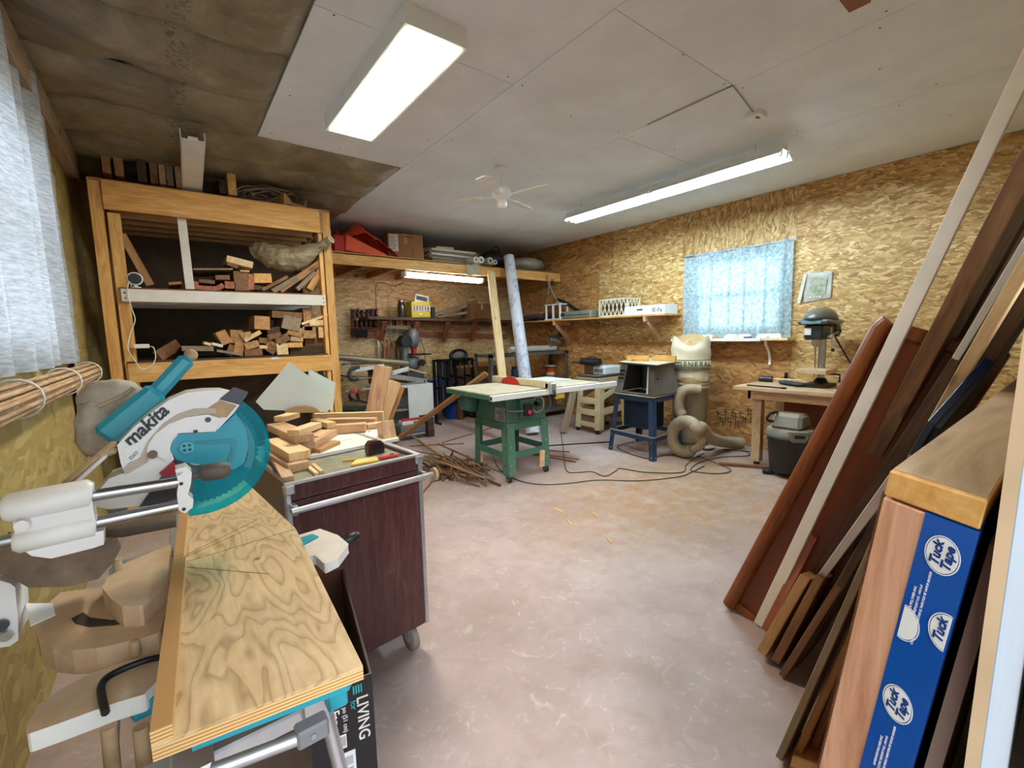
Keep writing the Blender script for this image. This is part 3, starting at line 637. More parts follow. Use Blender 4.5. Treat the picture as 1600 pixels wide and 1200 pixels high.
# ---------------------------------------------------------------- deep upper shelf along the back wall
YS, ZSH = 6.17, 2.66
us = thing('wall_shelf', 'deep timber shelf high along the back wall', 'shelf', (3.7,6.9,2.44))
board('front_beam', (1.6,YS,2.585), (XR-.02,YS,2.555), .165, .045, PINE, parent=us)
board('rear_beam', (1.0,YB-.04,2.57), (XR-.02,YB-.04,2.57), .14, .04, PINED, parent=us)
for i in range(9): board('joist', (1.75+.5*i,YS+.03,2.56), (1.75+.5*i,YB-.06,2.56), .10, .04, PINED, parent=us)
for i in range(6): board('deck_plank', (1.3,YS+.09+.235*i,2.645), (XR-.02,YS+.09+.235*i,2.635), .018, .225, PINED, (0,0,1), us)
board('right_cleat', (XR-.035,YS+.02,2.53), (XR-.035,YB-.1,2.53), .10, .03, PINED, parent=us)
def card_box(name, M, s, m, label, tape=True, parent=None, lab=None):
    t = thing(name, label, 'box', M.translation)
    x, y, z = s; b = MB(); b.box((-x/2,-y/2,0),(x/2,y/2,z)); b.build('carton', m, t, .004, M=M)
    for s_ in (-1, 1): MB().box((-x/2+.004,min(0,s_*(y/2-.004)),z),(x/2-.004,max(0,s_*(y/2-.004)),z+.004)).build('flap', m, t, M=M) if tape else None
    if tape: MB().box((-.025,-y/2-.0015,z*.62),(.025,y/2,z+.0055)).build('packing_tape', mat('packing_tape','#c8a374',.25,var=.05), t, M=M)
    return t
def RZ(a): return Mx.Rotation(a, 4, 'Z')
# orange tarp: folded cone shape
t0 = PY(6.3,540,394); tp = thing('tarp', 'bright orange tarp heaped on the high shelf at its left end', 'tarp', (t0.x+.3,6.5,2.665))
def tarp(a, b):
    x = 1.98+.78*a; y = 6.23+.75*b
    pr = (1-abs(a-.36)/.64 if a > .36 else a/.36*.5+.5); h = .44*max(0, pr)**.8*(math.sin(math.pi*min(1,.18+b*.9))**.6)
    n = noise.noise(V((a*5,b*5,1)))*.05+abs(noise.noise(V((a*9,b*7,4))))*.05
    return V((x, y-.05*n, 2.668+max(0, min(.44, h+n*(.3+h)))))
MB().grid(tarp, 40, 26, thick=(0,0,-.004)).build('heap', ORANGE, tp)
MB().prism([PY(6.215,541,366),PY(6.215,612,402),PY(6.215,540,391)], (0,.03,0)).build('folded_flap', mat('orange_flap','#f0613a',.55,var=.1,scale=5), tp)
rp = PY(6.28,531,385); rb = thing('fuel_can', 'red plastic fuel can beside the orange tarp on the high shelf', 'fuel can', (rp.x,6.3,2.66))
MB().box((rp.x-.10,6.22,2.662),(rp.x+.06,6.45,2.90)).build('body', RED, rb, .02); MB().tube(arc((rp.x-.02,6.33,2.90),.055,0,math.pi,10,(0,1,0)), .014, 8).build('handle', RED, rb)
MB().cyl((rp.x-.14,6.26,2.78),(rp.x-.14,6.26,2.94),.035,n=12).build('spout_bottle', GREY, rb)
b1 = PY(6.33,640,402)
M = Mx.Translation((b1.x,6.55,2.665)) @ RZ(-.22)
cb = card_box('cardboard_box', M, (.52,.42,.37), CARD, 'large brown shipping carton with a white label on the high shelf')
MB().box((-.24,-.213,.12),(-.11,-.2105,.36)).build('shipping_label', WHITE, cb, M=M)
for i in range(7): MB().box((-.23,-.2145,.15+i*.028),(-.23+R.uniform(.05,.11),-.2128,.158+i*.028)).build('label_line', GREY, cb, M=M)
for i in range(4): MB().box((-.02+i*.035,-.2125,.325),(.0+i*.035,-.2105,.345)).build('printed_mark', BLACK, cb, M=M)
MB().prism([(.26,-.2125,.0),(.26,-.2125,.12),(.12,-.2125,.16),(.12,-.2125,.0)], (0,.001,0)).build('dark_stain', CARDD, cb, M=M)
MB().box((.10,-.225,0.0),(.262,-.212,.16)).build('side_flap', CARD, cb, M=M)
# stack of flat boards and white trays
for i in range(6):
    a = PY(6.4,670,405); x0 = 3.28+R.uniform(-.03,.05); m = [GREYW, GREYW, mat('shingle','#8f867a',.85,var=.2,scale=14), WHITEW, GREYW, WHITEW][i]
    board('slat', (x0,6.5+R.uniform(-.05,.05),2.682+.034*i), (x0+1.05-.05*i,6.5+R.uniform(-.06,.06),2.682+.034*i), .03, .42, m, (0,0,1), label='weathered grey slat, '+['lowest','second','third','fourth','fifth','topmost'][i]+' in the flat stack on the high shelf', cat='board', group='flat stack on the high shelf')
board('block', (3.45,6.42,2.90), (3.75,6.40,2.905), .05, .07, PINEP, (0,0,1), label='short pale block on the flat stack on the high shelf', cat='board')
board('block', (3.70,6.5,2.905), (4.05,6.45,2.905), .05, .1, DARKW, (0,0,1), label='dark brown plank piece on the flat stack on the high shelf', cat='board')
# rolls of paper
for k, (u, v, r, lb) in enumerate(((741,414,.05,'left white paper roll'),(749,412,.055,'middle white paper roll'),(763,413,.055,'grey paper roll'),(771,417,.04,'small right paper roll'))):
    p = PY(6.12, u, v); o = thing('paper_roll', lb+' seen end-on over the high shelf edge', 'paper roll', (p.x,6.2,2.66), 'paper rolls on the high shelf')
    z = 2.66+r+.003
    ro = [V((p.x+math.cos(a)*r,6.06,z+math.sin(a)*r)) for a in [i*math.pi/9 for i in range(18)]]; ri = [V((p.x+math.cos(a)*r*.45,6.06,z+math.sin(a)*r*.45)) for a in [i*math.pi/9 for i in range(18)]]
    MB().ring(ro, ri, (0,.75,0)).build('paper', WHITE if k < 2 else mat('paper_grey','#b9b6b0',.8), o)
    MB().cyl((p.x,6.30,z),(p.x,6.78,z),r*.44,n=12).build('core', BLACK, o)
ps = PY(6.13,742,421); MB().grid(lambda a, b: V((ps.x-.16+.3*a, 6.135+.01*math.sin(a*9), 2.66-.17*b-.02*math.sin(a*7))), 10, 6, thick=(0,.004,0)).build('plastic_bag', PLAS, label='crumpled clear plastic hanging over the high shelf beam', cat='plastic bag')
dk = PY(6.35,778,412); d_ = thing('black_bag', 'black bag slumped on the high shelf beside the paper rolls', 'bag', (dk.x,6.5,2.66))
MB().ell((dk.x+.05,6.55,2.82),(.27,.25,.16),18,12,lambda q: 1+.14*noise.noise(q*3)).build('sack', BLACK, d_); MB().tube(spline([(dk.x-.1,6.42,2.95),(dk.x,6.38,3.03),(dk.x+.1,6.42,2.96)],4),.012,6).build('strap', BLACK, d_)
gs = PY(6.2,838,415); g_ = thing('canvas_sack', 'grey canvas sack slumped at the right end of the high shelf', 'sack', (gs.x,6.4,2.65))
MB().ell((min(gs.x,5.38),6.45,2.785),(.38,.26,.125),22,12,lambda q: 1+.1*noise.noise(q*2.7+V((3,0,0)))-.12*max(0,q.x)).build('sack', mat('canvas_grey','#a29a8c',.9,var=.15,scale=7), g_)
MB().tube(spline([PY(6.10,855,429),PY(6.06,860,448),PY(5.95,870,470),PY(5.85,879,474)],5),.014,6).build('strap', mat('strap_tan','#9c8f78',.8), g_)
MB().tube(spline([PY(6.10,856,430),PY(6.09,857,450),PY(6.1,856,478)],5),.006,6).build('drawstring', mat('strap_tan','#9c8f78',.8), g_)
# light fixture under the shelf, with its wire
la, lb_ = PY(6.22,634,438), PY(6.22,754,441)
uf = thing('shelf_light', 'white strip light fixed under the high shelf', 'light', (la+lb_)/2)
M, L = frame((la.x,6.27,2.455), (lb_.x,6.27,2.43), (0,1,0)); x = L/2
MB().hexa([V(q) for q in ((-x,-.07,-.05),(x,-.07,-.05),(x,.07,-.05),(-x,.07,-.05),(-x,-.05,.02),(x,-.05,.02),(x,.05,.02),(-x,.05,.02))]).build('diffuser', emit('shelf_light_glow','#f4f7f8',11), uf, .012, M=M)
for s in (-1, 1): MB().box((s*x-.02,-.075,-.055),(s*x+.02,.075,.025)).build('end_cap', WHITE, uf, .01, M=M)
MB().tube(spline([PY(6.5,632,441),PY(6.9,615,447),PY(7.4,600,442),PY(7.55,588,445),PY(7.56,588,475),PY(7.56,590,500)],5),.005,6).build('wire', BLACK, uf)
# diagonal steel braces
for i, (a, c) in enumerate((((778,442),(774,460)),((790,447),(778,465)))): MB().tube([PY(6.25,*a), PY(6.5,*c)], .008, 6).build('wire_brace', STEEL, us)
# ---------------------------------------------------------------- back wall: clamp rack, mid shelf
cr = thing('clamp_rack', 'red-brown wall rack hung with wooden-handled clamps', 'clamp rack', PY(7.5,568,500))
for v in (486, 500, 514, 524):
    a, c = PY(7.55,549,v), PY(7.55,590,v+1); board('rack_slat', a, c, .06, .04, CEDAR, parent=cr)
for u in (551, 588): board('rack_upright', PY(7.57,u,482), PY(7.57,u,528), .05, .03, CEDAR, (1,0,0), cr)
for i in range(11):
    u = 551+i*3.6; v0 = (484,500)[i % 2]+R.uniform(-2,2); p = PY(7.45,u,v0)
    c = thing('hand_clamp', ORD[i]+' clamp from the left on the red-brown clamp rack', 'clamp', p, 'clamps on the wall rack')
    MB().cyl(p+V((0,.06,0)), p+V((0,-.12,0)), .014, .018, 8).build('handle', CEDAR if i % 3 else BLACK, c); MB().box((p.x-.008,7.42,p.z-.10),(p.x+.008,7.5,p.z+.01)).build('bar', BLACKM, c); MB().box((p.x-.012,7.36,p.z-.115),(p.x+.012,7.5,p.z-.09)).build('jaw', BLACKM, c)
for i in range(6):
    p = PY(7.4,553+i*4,519+R.uniform(-2,2)); c = thing('spring_clamp', ORD[i]+' black spring clamp from the left along the rack bottom', 'clamp', p, 'spring clamps on the wall rack')
    MB().box((p.x-.022,7.37,p.z-.07),(p.x-.006,7.5,p.z+.05)).build('jaw', BLACK, c, .005); MB().box((p.x+.004,7.39,p.z-.05),(p.x+.02,7.5,p.z+.06)).build('jaw', BLACK, c, .005); MB().cyl((p.x-.02,7.44,p.z),(p.x+.02,7.44,p.z),.018,n=8).build('spring', STEEL, c)
ms = thing('wall_shelf', 'long dark-edged shelf at mid height on the back wall with braces', 'shelf', (4.1,7.4,1.5))
board('shelf_board', (2.55,7.34,1.845), (XR-.03,7.34,1.775), .035, .50, BROWN, (0,0,1), ms)
board('front_edge', (2.55,7.09,1.84), (5.5,7.09,1.778), .05, .02, DARKW, parent=ms)
board('wall_ledger', PY(7.57,628,522), PY(7.57,792,526), .10, .04, CEDAR, parent=ms); board('wall_ledger', PY(7.57,600,502), PY(7.57,792,506), .09, .03, CEDAR, parent=ms)
for u in (600, 651, 699, 742): board('brace', PY(7.55,u-5,532), PY(7.14,u+1,502), .09, .04, CEDAR, (1,0,0), ms)
def yc(u, v, y=7.25): return PY(y, u, v)
yb = yc(654,497); M = Mx.Translation((yb.x,7.25,1.848)) @ RZ(-.12)
ycr = thing('milk_crate', 'yellow plastic crate on the mid shelf of the back wall', 'crate', M.translation)
YEL = mat('yellow_plastic','#c9b92c',.45,var=.1)
for s in ((-.17,-.15,.0,.17,-.14,.10),(-.17,-.15,.20,.17,-.14,.27),(-.17,.14,0,.17,.15,.27),(-.17,-.15,0,-.16,.15,.27),(.16,-.15,0,.17,.15,.27),(-.17,-.15,0,.17,.15,.012)):
    MB().box(s[:3], s[3:]).build('crate_wall', YEL, ycr, M=M)
for i in range(7): board('lattice_bar', M@V((-.16+.05*i,-.145,.10)), M@V((-.13+.05*i,-.145,.20)), .012, .01, WHITE, (1,0,0), ycr); board('lattice_bar', M@V((-.13+.05*i,-.147,.10)), M@V((-.16+.05*i,-.147,.20)), .012, .01, WHITE, (1,0,0), ycr)
MB().box((-.03,-.152,.05),(.02,-.149,.075)).build('crate_mark', WHITE, ycr, M=M)
bk = M @ RZ(.0) @ Mx.Translation((.03,.02,.18)) @ Mx.Rotation(.22, 4, 'Y')
bo = thing('binder', 'white-edged binder sticking out of the yellow crate', 'binder', bk.translation)
MB().box((-.12,-.05,-.10),(.12,-.045,.22)).build('cover', WHITE, bo, M=bk); MB().box((-.115,-.0445,-.10),(.115,-.01,.215)).build('pages', mat('paper_grey','#b9b6b0',.8), bo, M=bk); MB().box((-.10,-.0525,.12),(.10,-.0505,.19)).build('cover_label', GREYD, bo, M=bk)
jr = yc(628,497); j_ = thing('glass_jar', 'tall dark jar standing left of the yellow crate', 'jar', (jr.x,7.25,1.85))
MB().lathe([(0,0),(.06,0),(.065,.02),(.065,.22),(.05,.25),(.05,.27)], (jr.x,7.25,1.85), 16).build('jar_body', mat('smoky_glass','#3a3430',.1,var=.2), j_); MB().lathe([(.052,.27),(.054,.30),(0,.302)], (jr.x,7.25,1.85), 16).build('lid', STEEL, j_)
dk2 = yc(673,497); MB().box((dk2.x-.03,7.15,1.842),(dk2.x+.05,7.4,2.03)).build('toolbox', BLACK, bev=.01, label='small black case right of the yellow crate', cat='case')
stp = PY(7.55,679,469); b = MB(); st = [V((stp.x+math.cos(a)*(.075 if i % 2 else .035), 7.56, stp.z+math.sin(a)*(.075 if i % 2 else .035))) for i, a in enumerate([math.pi/2+k*math.pi/5 for k in range(10)])]
b.prism(st, (0,.025,0)).build('wooden_star', PINE, label='small wooden star hung on the back wall above the mid shelf', cat='ornament')
for i, (a, c, wd, m, lb) in enumerate([((678,493),(745,472),6,GREYW,'long grey board slanting up on the mid shelf'),((683,494),(735,488),4,GREYW,'flat grey board on the mid shelf under the slanting one')]): planeb('plank', a, c, wd, .08, m, lb, y=7.3)
b2 = yc(744,500); card_box('cardboard_box', Mx.Translation((b2.x+.06,7.30,1.828)), (.5,.34,.28), CARDD, 'dim brown carton on the mid shelf beside the leaning board')
# chisels / screwdrivers row under the mid shelf
tr = thing('tool_holder', 'pale slotted strip holding hand tools under the mid shelf', 'tool holder', PY(7.5,625,508))
board('holder_strip', PY(7.40,603,510), PY(7.40,647,512), .075, .05, PINEP, parent=tr); board('holder_back', PY(7.47,603,508), PY(7.47,647,510), .10, .16, PINED, parent=tr)
for i in range(13):
    p = PY(7.36, 604+i*3.4, 507); o = thing('hand_tool', ORD[i]+' chisel or driver from the left in the strip under the mid shelf', 'hand tool', p, 'tools in the holder strip')
    MB().cyl(p+V((0,0,-.02)), p+V((0,0,.075)), .013, .010, 8).build('handle', [PINEP,WHITE,BLACK,PINE,RED][i*3 % 5], o); MB().cyl(p+V((0,0,-.02)), p+V((0,0,-.18-.03*(i%3))), .005, .004, 6).build('blade', STEEL, o)
for i in range(7):
    p = PY(7.5, 592+i*7, 545+R.uniform(-4,4)); o = thing('wall_tool', ORD[i]+' long tool from the left hanging low on the back wall', 'hand tool', p, 'long tools on the back wall')
    L = R.uniform(.25,.45); MB().box((p.x-.018,7.53,p.z-L),(p.x+.018,7.545,p.z)).build('blade', [STEEL,DARKW,RED,STEEL,BROWN,DARKW,CEDAR][i], o); MB().cyl(p, p+V((0,.03,.12)), .014, .017, 8).build('handle', [WHITE,BLACK,RED,BROWN,BLACK,CEDAR,BROWN][i], o)
# ---------------------------------------------------------------- sliding mitre saw in the left foreground
def zA(x, y): return x*.275, 580+y*.275
def zB(x, y): return x*.25, 860+y*.25
YK = 1.45
def SA(x, y, yy=YK): return PY(yy, *zA(x, y))
def polyA(pts, yy, th): return MB().prism([SA(x, y, yy) for x, y in pts], (0, th, 0))
def polyB(pts, z, th, f=zB): return MB().prism([PZ(z, *f(x, y)) for x, y in pts], (0, 0, -th))
WSAW = mat('saw_white_cast', '#e2e1e0', .4, var=.05, dust=.55)
DSAW = mat('saw_dusty_cast', '#bfa284', .85, var=.15, scale=16, dust=.6)
saw = thing('mitre_saw', 'large sliding mitre saw, white and teal, dusted with sawdust on its stand', 'mitre saw', (-.1,1.4,.86))
C = SA(1130,455); RB = (SA(1470,455)-C).length
th = [C+V((math.cos(a)*r, 0, math.sin(a)*r)) for i in range(60) for a, r in ((i*math.pi/30, RB*.955), (i*math.pi/30+.09, RB), (i*math.pi/30+.1, RB*.955))]
MB().prism(th, (0,.0025,0)).build('blade', mat('blade_steel','#6a7174',.45,.3,var=.1,scale=30), saw)
MB().cyl(C+V((0,-.012,0)), C+V((0,.02,0)), .035, n=20).build('arbor_flange', STEEL, saw)
gl = NT('teal_guard_clear'); gl.p.inputs['Base Color'].default_value = lin('#3fd6ee'); gl.p.inputs['Roughness'].default_value = .12
tp_ = gl.N('BsdfTransparent'); tp_.inputs[0].default_value = lin('#a4eef4'); mx = gl.N('MixShader'); mx.inputs[0].default_value = .13
gl.L(tp_.outputs[0], mx.inputs[1]); gl.L(gl.p.outputs[0], mx.inputs[2]); gl.L(mx.outputs[0], gl.out.inputs[0]); GUARD = gl.m
RG = RB*1.17
def sector(r0, r1, a0, a1, n, yy): return [C+V((math.cos(a)*r1, yy, math.sin(a)*r1)) for a in [a0+(a1-a0)*i/n for i in range(n+1)]], [C+V((math.cos(a)*r0, yy, math.sin(a)*r0)) for a in [a0+(a1-a0)*i/n for i in range(n+1)]]
a0, a1 = math.radians(52), math.radians(-103)
def band(r0, r1, y0, th, m, nm, par=saw, a0=a0, a1=a1):
    o, i = sector(r0, r1, a0, a1, 40, y0); return MB().prism(o+i[::-1], (0,th,0)).build(nm, m, par)
gd = band(RB*.30, RG, -.028, .003, GUARD, 'blade_guard'); band(RG-.004, RG, -.028, .056, GUARD, 'guard_rim', gd)
band(RB*.78, RB*.90, -.031, .003, mat('teal_deep','#14808f',.3), 'guard_inner_arc', gd, math.radians(52), math.radians(-30))
polyA([(985,395),(1020,355),(1090,352),(1215,345),(1255,320),(1340,240),(1400,330),(1412,430),(1390,520),(1330,560),(1200,540),(1060,520),(1000,500),(968,450)], YK-.045, .014).build('arbor_cover', TEAL, saw, .004)
polyA([(1110,400),(1320,385),(1345,400),(1335,470),(1310,520),(1290,515),(1318,440),(1312,410),(1110,415)], YK-.049, .004).build('cover_groove', mat('teal_deep','#14808f',.3), saw)
hb = SA(1062,432,YK-.05); MB().cyl(hb+V((0,-.006,0)), hb+V((0,.02,0)), .0155, n=24).build('arbor_cap', mat('teal_cap','#39a9bb',.3), saw)
for a in range(4): MB().box((hb.x+.008*math.cos(a*1.571+.785)-.0028,hb.y-.008,hb.z+.008*math.sin(a*1.571+.785)-.0028),(hb.x+.008*math.cos(a*1.571+.785)+.0028,hb.y-.004,hb.z+.008*math.sin(a*1.571+.785)+.0028)).build('cap_slot', BLACK, saw)
ug = polyA([(665,420),(760,320),(860,235),(960,165),(1060,122),(1160,110),(1260,108),(1400,140),(1330,235),(1245,325),(1215,345),(1020,352),(980,400),(968,440),(990,500),(930,575),(800,765),(620,785),(545,770),(540,700),(620,610),(705,578),(685,520)], YK-.042, .085).build('upper_guard', WSAW, saw, .004)
out = [(700,560),(735,520),(800,495),(822,440),(850,390),(930,300),(1010,245),(1100,215),(1225,210)]; inn = [(718,585),(760,560),(835,520),(850,460),(880,405),(950,325),(1030,275),(1110,245),(1230,240)]
polyA(out+inn[::-1], YK-.050, .009).build('guard_rib', mat('rib_beige','#b9a99a',.6), ug)
polyA([(842,420),(880,360),(960,300),(1060,262),(1180,245),(1262,272),(1225,343),(1010,352),(970,400),(966,460),(945,510),(900,485),(870,492),(835,460)], YK-.052, .010).build('access_plate', WSAW, ug, .002)
k = SA(868,470,YK-.052); MB().cyl(k+V((0,-.012,0)), k, .0095, n=16).build('pivot_knob', mat('knob_brown','#6b5340',.5), ug)
k = SA(1182,275,YK-.052); MB().cyl(k+V((0,-.004,0)), k, .0065, n=14).build('screw', GREYD, ug)
MB().box(tuple(SA(1100,350,YK-.058)), tuple(SA(1122,332,YK-.05))).build('stop_pin', BLACK, ug)
polyA([(1245,160),(1330,90),(1412,120),(1365,192)], YK-.0445, .003).build('grey_tape', GREYD, ug)
polyA([(1250,165),(1345,195),(1290,262),(1210,262),(1160,222)], YK-.044, .002).build('worn_label', TAN, ug)
polyA([(700,440),(790,400),(800,480),(718,560)], YK-.0445, .003).build('badge_plate', WSAW, ug)
def text_fit(name, s, A, B, up, m, parent, shear=0, bold=0, ext=.0005):
    A, B = V(A), V(B); M = basis((A+B)/2, B-A, up)
    o = text(name, s, 1.0, M, m, parent, ext=ext*20, shear=shear, bold=bold)
    xs = [v.co.x for v in o.data.vertices]; k = (B-A).length/(max(xs)-min(xs)); o.data.transform(Mx.Diagonal((k, k, .05, 1))); return o
text_fit('lettering', 'makita', SA(712,418,YK-.0435), SA(938,212,YK-.0435), V((-.5,0,.6)), BLACK, ug, shear=.25, bold=.03)
text_fit('lettering', 'DXT', SA(738,500,YK-.046), SA(786,458,YK-.046), V((-.5,0,.6)), GREYD, ug, shear=.1)
# teal motor / carrying handle behind the guard
def barA(nm, a, b, wz, th, m, yy, par=saw, bev=.006):
    A, B = SA(*a, yy), SA(*b, yy); d = (B-A).normalized(); return board(nm, A, B, wz*.275*SC((A+B)/2), th, m, V((-d.z,0,d.x)), par, bev=bev)
barA('motor_housing', (590,370), (905,110), 125, .07, TEAL, YK+.10, bev=.012); hd = barA('carry_handle', (800,215), (1075,-80), 84, .045, TEAL, YK+.12, bev=.012)
e = SA(1085,-92,YK+.12); MB().ell(e, (.017,.02,.017), 14, 8).build('handle_tip', TAN, hd)
barA('fork_arm', (360,650), (662,400), 36, .025, TAN, YK-.02); barA('fork_arm', (425,640), (612,470), 22, .02, WSAW, YK-.03)
barA('fork_link', (556,480), (668,440), 40, .03, TAN, YK-.02)
# rails, carriage, bracket
YRl = 1.28
def SR(x, y, yy=YRl): return SA(x, y, yy)
for a, b in (((-60,800),(1030,627)), ((-60,985),(1040,757))): MB().cyl(SR(*a), SR(*b), .0125, n=16).build('slide_rail', STEEL, saw)
cr_ = MB(); cr_.tube([SR(20,785), SR(60,778), SR(505,692), SR(530,690)], [.024,.030,.030,.022], 18); cr_.build('rail_carriage', WSAW, saw)
MB().tube([SR(78,965), SR(110,960), SR(535,868), SR(552,866)], [.020,.026,.026,.018], 18).build('rail_carriage', WSAW, saw)
MB().prism([SR(60,770,YRl-.018),SR(515,690,YRl-.018),SR(545,870,YRl-.018),SR(90,970,YRl-.018)], (0,.036,0)).build('carriage_web', WSAW, saw)
k = SR(135,862,YRl-.02); MB().cyl(k+V((0,-.02,0)), k+V((0,.02,0)), .011, n=12).build('lock_knob', WSAW, saw)
MB().prism([SR(*p,YRl-.012) for p in ((120,1010),(540,915),(590,905),(590,985),(530,1005),(290,1065),(180,1050))], (0,.03,0)).build('carriage_skirt', WSAW, saw)
MB().prism([SR(*p,YRl-.022) for p in ((995,560),(1055,543),(1090,575),(1085,640),(1068,700),(1100,730),(1095,775),(1050,808),(1015,790),(1005,700),(1015,640))], (0,.045,0)).build('rail_bracket', WSAW, saw, .003)
for x, y in ((1030,640),(1045,785)): k = SR(x, y, YRl-.024); MB().cyl(k, k+V((0,.01,0)), .004, n=8).build('bracket_screw', BLACK, saw)
text_fit('lettering', '35°', SR(1005,588,YRl-.0225), SR(1040,580,YRl-.0225), (0,0,1), GREYD, saw)
kn = [SR(1085,598), SR(1120,592), SR(1140,588), SR(1150,580), SR(1270,562), SR(1308,556)]
MB().tube(kn, [.008,.008,.012,.020,.021,.014], 10).build('bevel_knob', mat('knob_grey','#544c46',.6,var=.2), saw)
polyA([(905,585),(985,515),(1012,545),(1000,590),(940,600)], YK-.06, .02).build('red_guard_link', mat('deep_red','#a3202a',.5), saw)
polyA([(795,770),(850,690),(990,640),(1020,720),(900,760)], YK-.055, .04).build('dark_link', BLACK, saw)
MB().tube([SR(560,895,1.38), SR(700,880,1.38), SR(1000,835,1.38)], [.02,.026,.022], 14).build('motor_tail', mat('dusty_black','#4a3f36',.7,var=.3,dust=.8), saw)
MB().prism([SA(*p,1.42) for p in ((-30,1000),(300,1040),(560,1000),(660,930),(690,1000),(640,1090),(560,1180),(380,1225),(160,1230),(40,1160),(-30,1150))], (0,.10,0)).build('pivot_arm', mat('dusty_dark_cast','#7c6a57',.75,var=.3,scale=12,dust=1.0), saw, .006)
MB().prism([PY(1.46,*zB(*p)) for p in ((-30,180),(60,205),(95,230),(112,420),(115,560),(60,600),(-30,610))], (0,.10,0)).build('pivot_housing', WSAW, saw, .006)
k = PY(1.455,*zB(10,465)); MB().cyl(k+V((0,-.01,0)), k, .013, n=16).build('housing_bolt', GREYD, saw); k = PY(1.455,*zB(40,530)); MB().cyl(k+V((0,-.008,0)), k, .011, n=16).build('housing_bolt', STEEL, saw)
# turntable, fences, base
polyB([(225,500),(250,575),(330,610),(450,622),(600,612),(760,578),(900,545),(1000,510),(1060,300),(900,230),(640,230),(500,245),(380,262),(290,340),(240,430)], .905, .055).build('turntable', DSAW, saw, .004)
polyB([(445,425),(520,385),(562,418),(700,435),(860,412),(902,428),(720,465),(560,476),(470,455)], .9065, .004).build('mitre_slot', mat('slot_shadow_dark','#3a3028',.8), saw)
polyB([(690,130),(800,70),(1075,-40),(1085,180),(960,275),(880,345),(760,350),(690,300),(640,235)], .955, .055).build('fence', DSAW, saw, .005)
polyB([(160,1110),(230,970),(380,870),(560,770),(800,690),(1010,640),(1010,790),(900,900),(700,960),(400,1070),(170,1150)], .875, .035).build('base_foot', mat('saw_foot_cast','#dedcd8',.45,var=.05,dust=1.15), saw, .003)
polyB([(160,330),(330,330),(345,400),(190,470)], .9075, .002).build('scale_sticker', WHITE, saw)
polyB([(800,950),(985,800),(1010,900),(830,985)], .855, .03).build('base_tray', TEAL, saw)
for x, y, z in ((960,385,.905),(850,650,.875),(740,120,.955)): k = PZ(z,*zB(x,y)); MB().cyl(k, k+V((0,0,.03)), .009, n=12).build('fence_post', TAN, saw)
MB().tube(spline([PZ(.885,*zB(x,y)) for x,y in ((1010,665),(900,690),(760,745),(670,795),(632,850),(640,930),(660,1015))], 4), .0065, 8).build('kick_rod', BLACKM, saw)
# dust bag behind the saw
db = MB(); dc = SA(700,190,1.62)
db.ell(SA(640,160,1.66), (.075,.05,.055), 18, 12, lambda q: 1+.16*noise.noise(q*3)); DUSTB = mat('dust_bag_cloth','#a79c8c',.7,var=.2,scale=20)
dbag = thing('dust_bag', 'crumpled grey plastic dust bag behind the teal saw handle', 'dust bag', SA(640,300,1.66)); db.build('bag', DUSTB, dbag)
MB().ell(SA(545,330,1.64), (.045,.045,.085), 14, 10, lambda q: 1+.18*noise.noise(q*2.5+V((7,0,0)))).build('bag_neck', DUSTB, dbag)
MB().tube([SA(560,200,1.61),SA(700,140,1.61),SA(760,95,1.61)], .006, 6).build('bag_seam', TAN, dbag)
# front grip of the saw on the right of the plywood
gz = .885
polyB([(460,838),(500,826),(528,836),(545,850),(528,872),(508,882),(492,868),(470,872),(455,862)], gz, .028, lambda x, y: (x, y)).build('table_arm', WSAW, saw, .006)
polyB([(462,842),(488,834),(498,838),(472,852)], gz+.004, .006, lambda x, y: (x, y)).build('release_lever', TEAL, saw)
MB().tube([PZ(gz-.02,530,848), PZ(gz-.02,540,845), PZ(gz-.02,542,844), PZ(gz-.02,556,838), PZ(gz-.02,560,836)], [.009,.009,.017,.018,.012], 10).build('grip_knob', BLACK, saw)
# ---------------------------------------------------------------- plywood auxiliary table on the saw
ZP = .952
def plymat():
    t = NT('plywood_face'); v0 = t.coord((1,.28,1), rnd=False); n1 = t.noise(v0, 5.5, 3, .5, .4)
    rings = t.N('Math', operation='FRACT'); t.L(t.math('MULTIPLY', n1, 19.0), rings.inputs[0])
    fine = t.noise(t.coord((1,.08,1), rnd=False), 60, 4, .6)
    cc = t.ramp(rings.outputs[0], [(.0, '#c3a274'), (.5, '#cdae82'), (.8, '#b0905f'), (.93, '#86683f'), (1, '#b8935f')])
    cc = t.mix(.35, cc, t.ramp(fine, [(.3, '#a48358'), (.7, '#e2cca4')]))
    st = t.noise(t.coord(rnd=False), 3.0, 5, .7); cc = t.mix(t.ramp(st, [(.45, (0,0,0,1)), (.7, (.5,.5,.5,1))]), cc, lin('#8d7150'))
    t.L(cc, t.p.inputs['Base Color']); t.p.inputs['Roughness'].default_value = .55; t.bump(fine, .1, .003); return t.m
PLY = plymat()
def plies():
    t = NT('plywood_edge'); sp = t.N('SeparateXYZ'); tc = t.N('TexCoord'); t.L(tc.outputs['Object'], sp.inputs[0])
    f = t.math('FRACT', t.math('MULTIPLY', sp.outputs[2], 170.0)); cc = t.ramp(f, [(.0, '#e0bd84'), (.5, '#cfa468'), (.52, '#9a7040'), (1, '#b5874e')]); t.L(cc, t.p.inputs['Base Color']); t.p.inputs['Roughness'].default_value = .7; return t.m
PLYE = plies()
pt = thing('plywood_table', 'plywood work surface with kerf and fence strip clamped to the mitre saw', 'plywood sheet', (.07,1.4,.93))
NL, NR, FR, FL = PZ(ZP,236,1166), PZ(ZP,567,1040), PZ(ZP,381,750), PZ(ZP,283,805)
kl, kr = PZ(ZP,272,884), PZ(ZP,462,826)
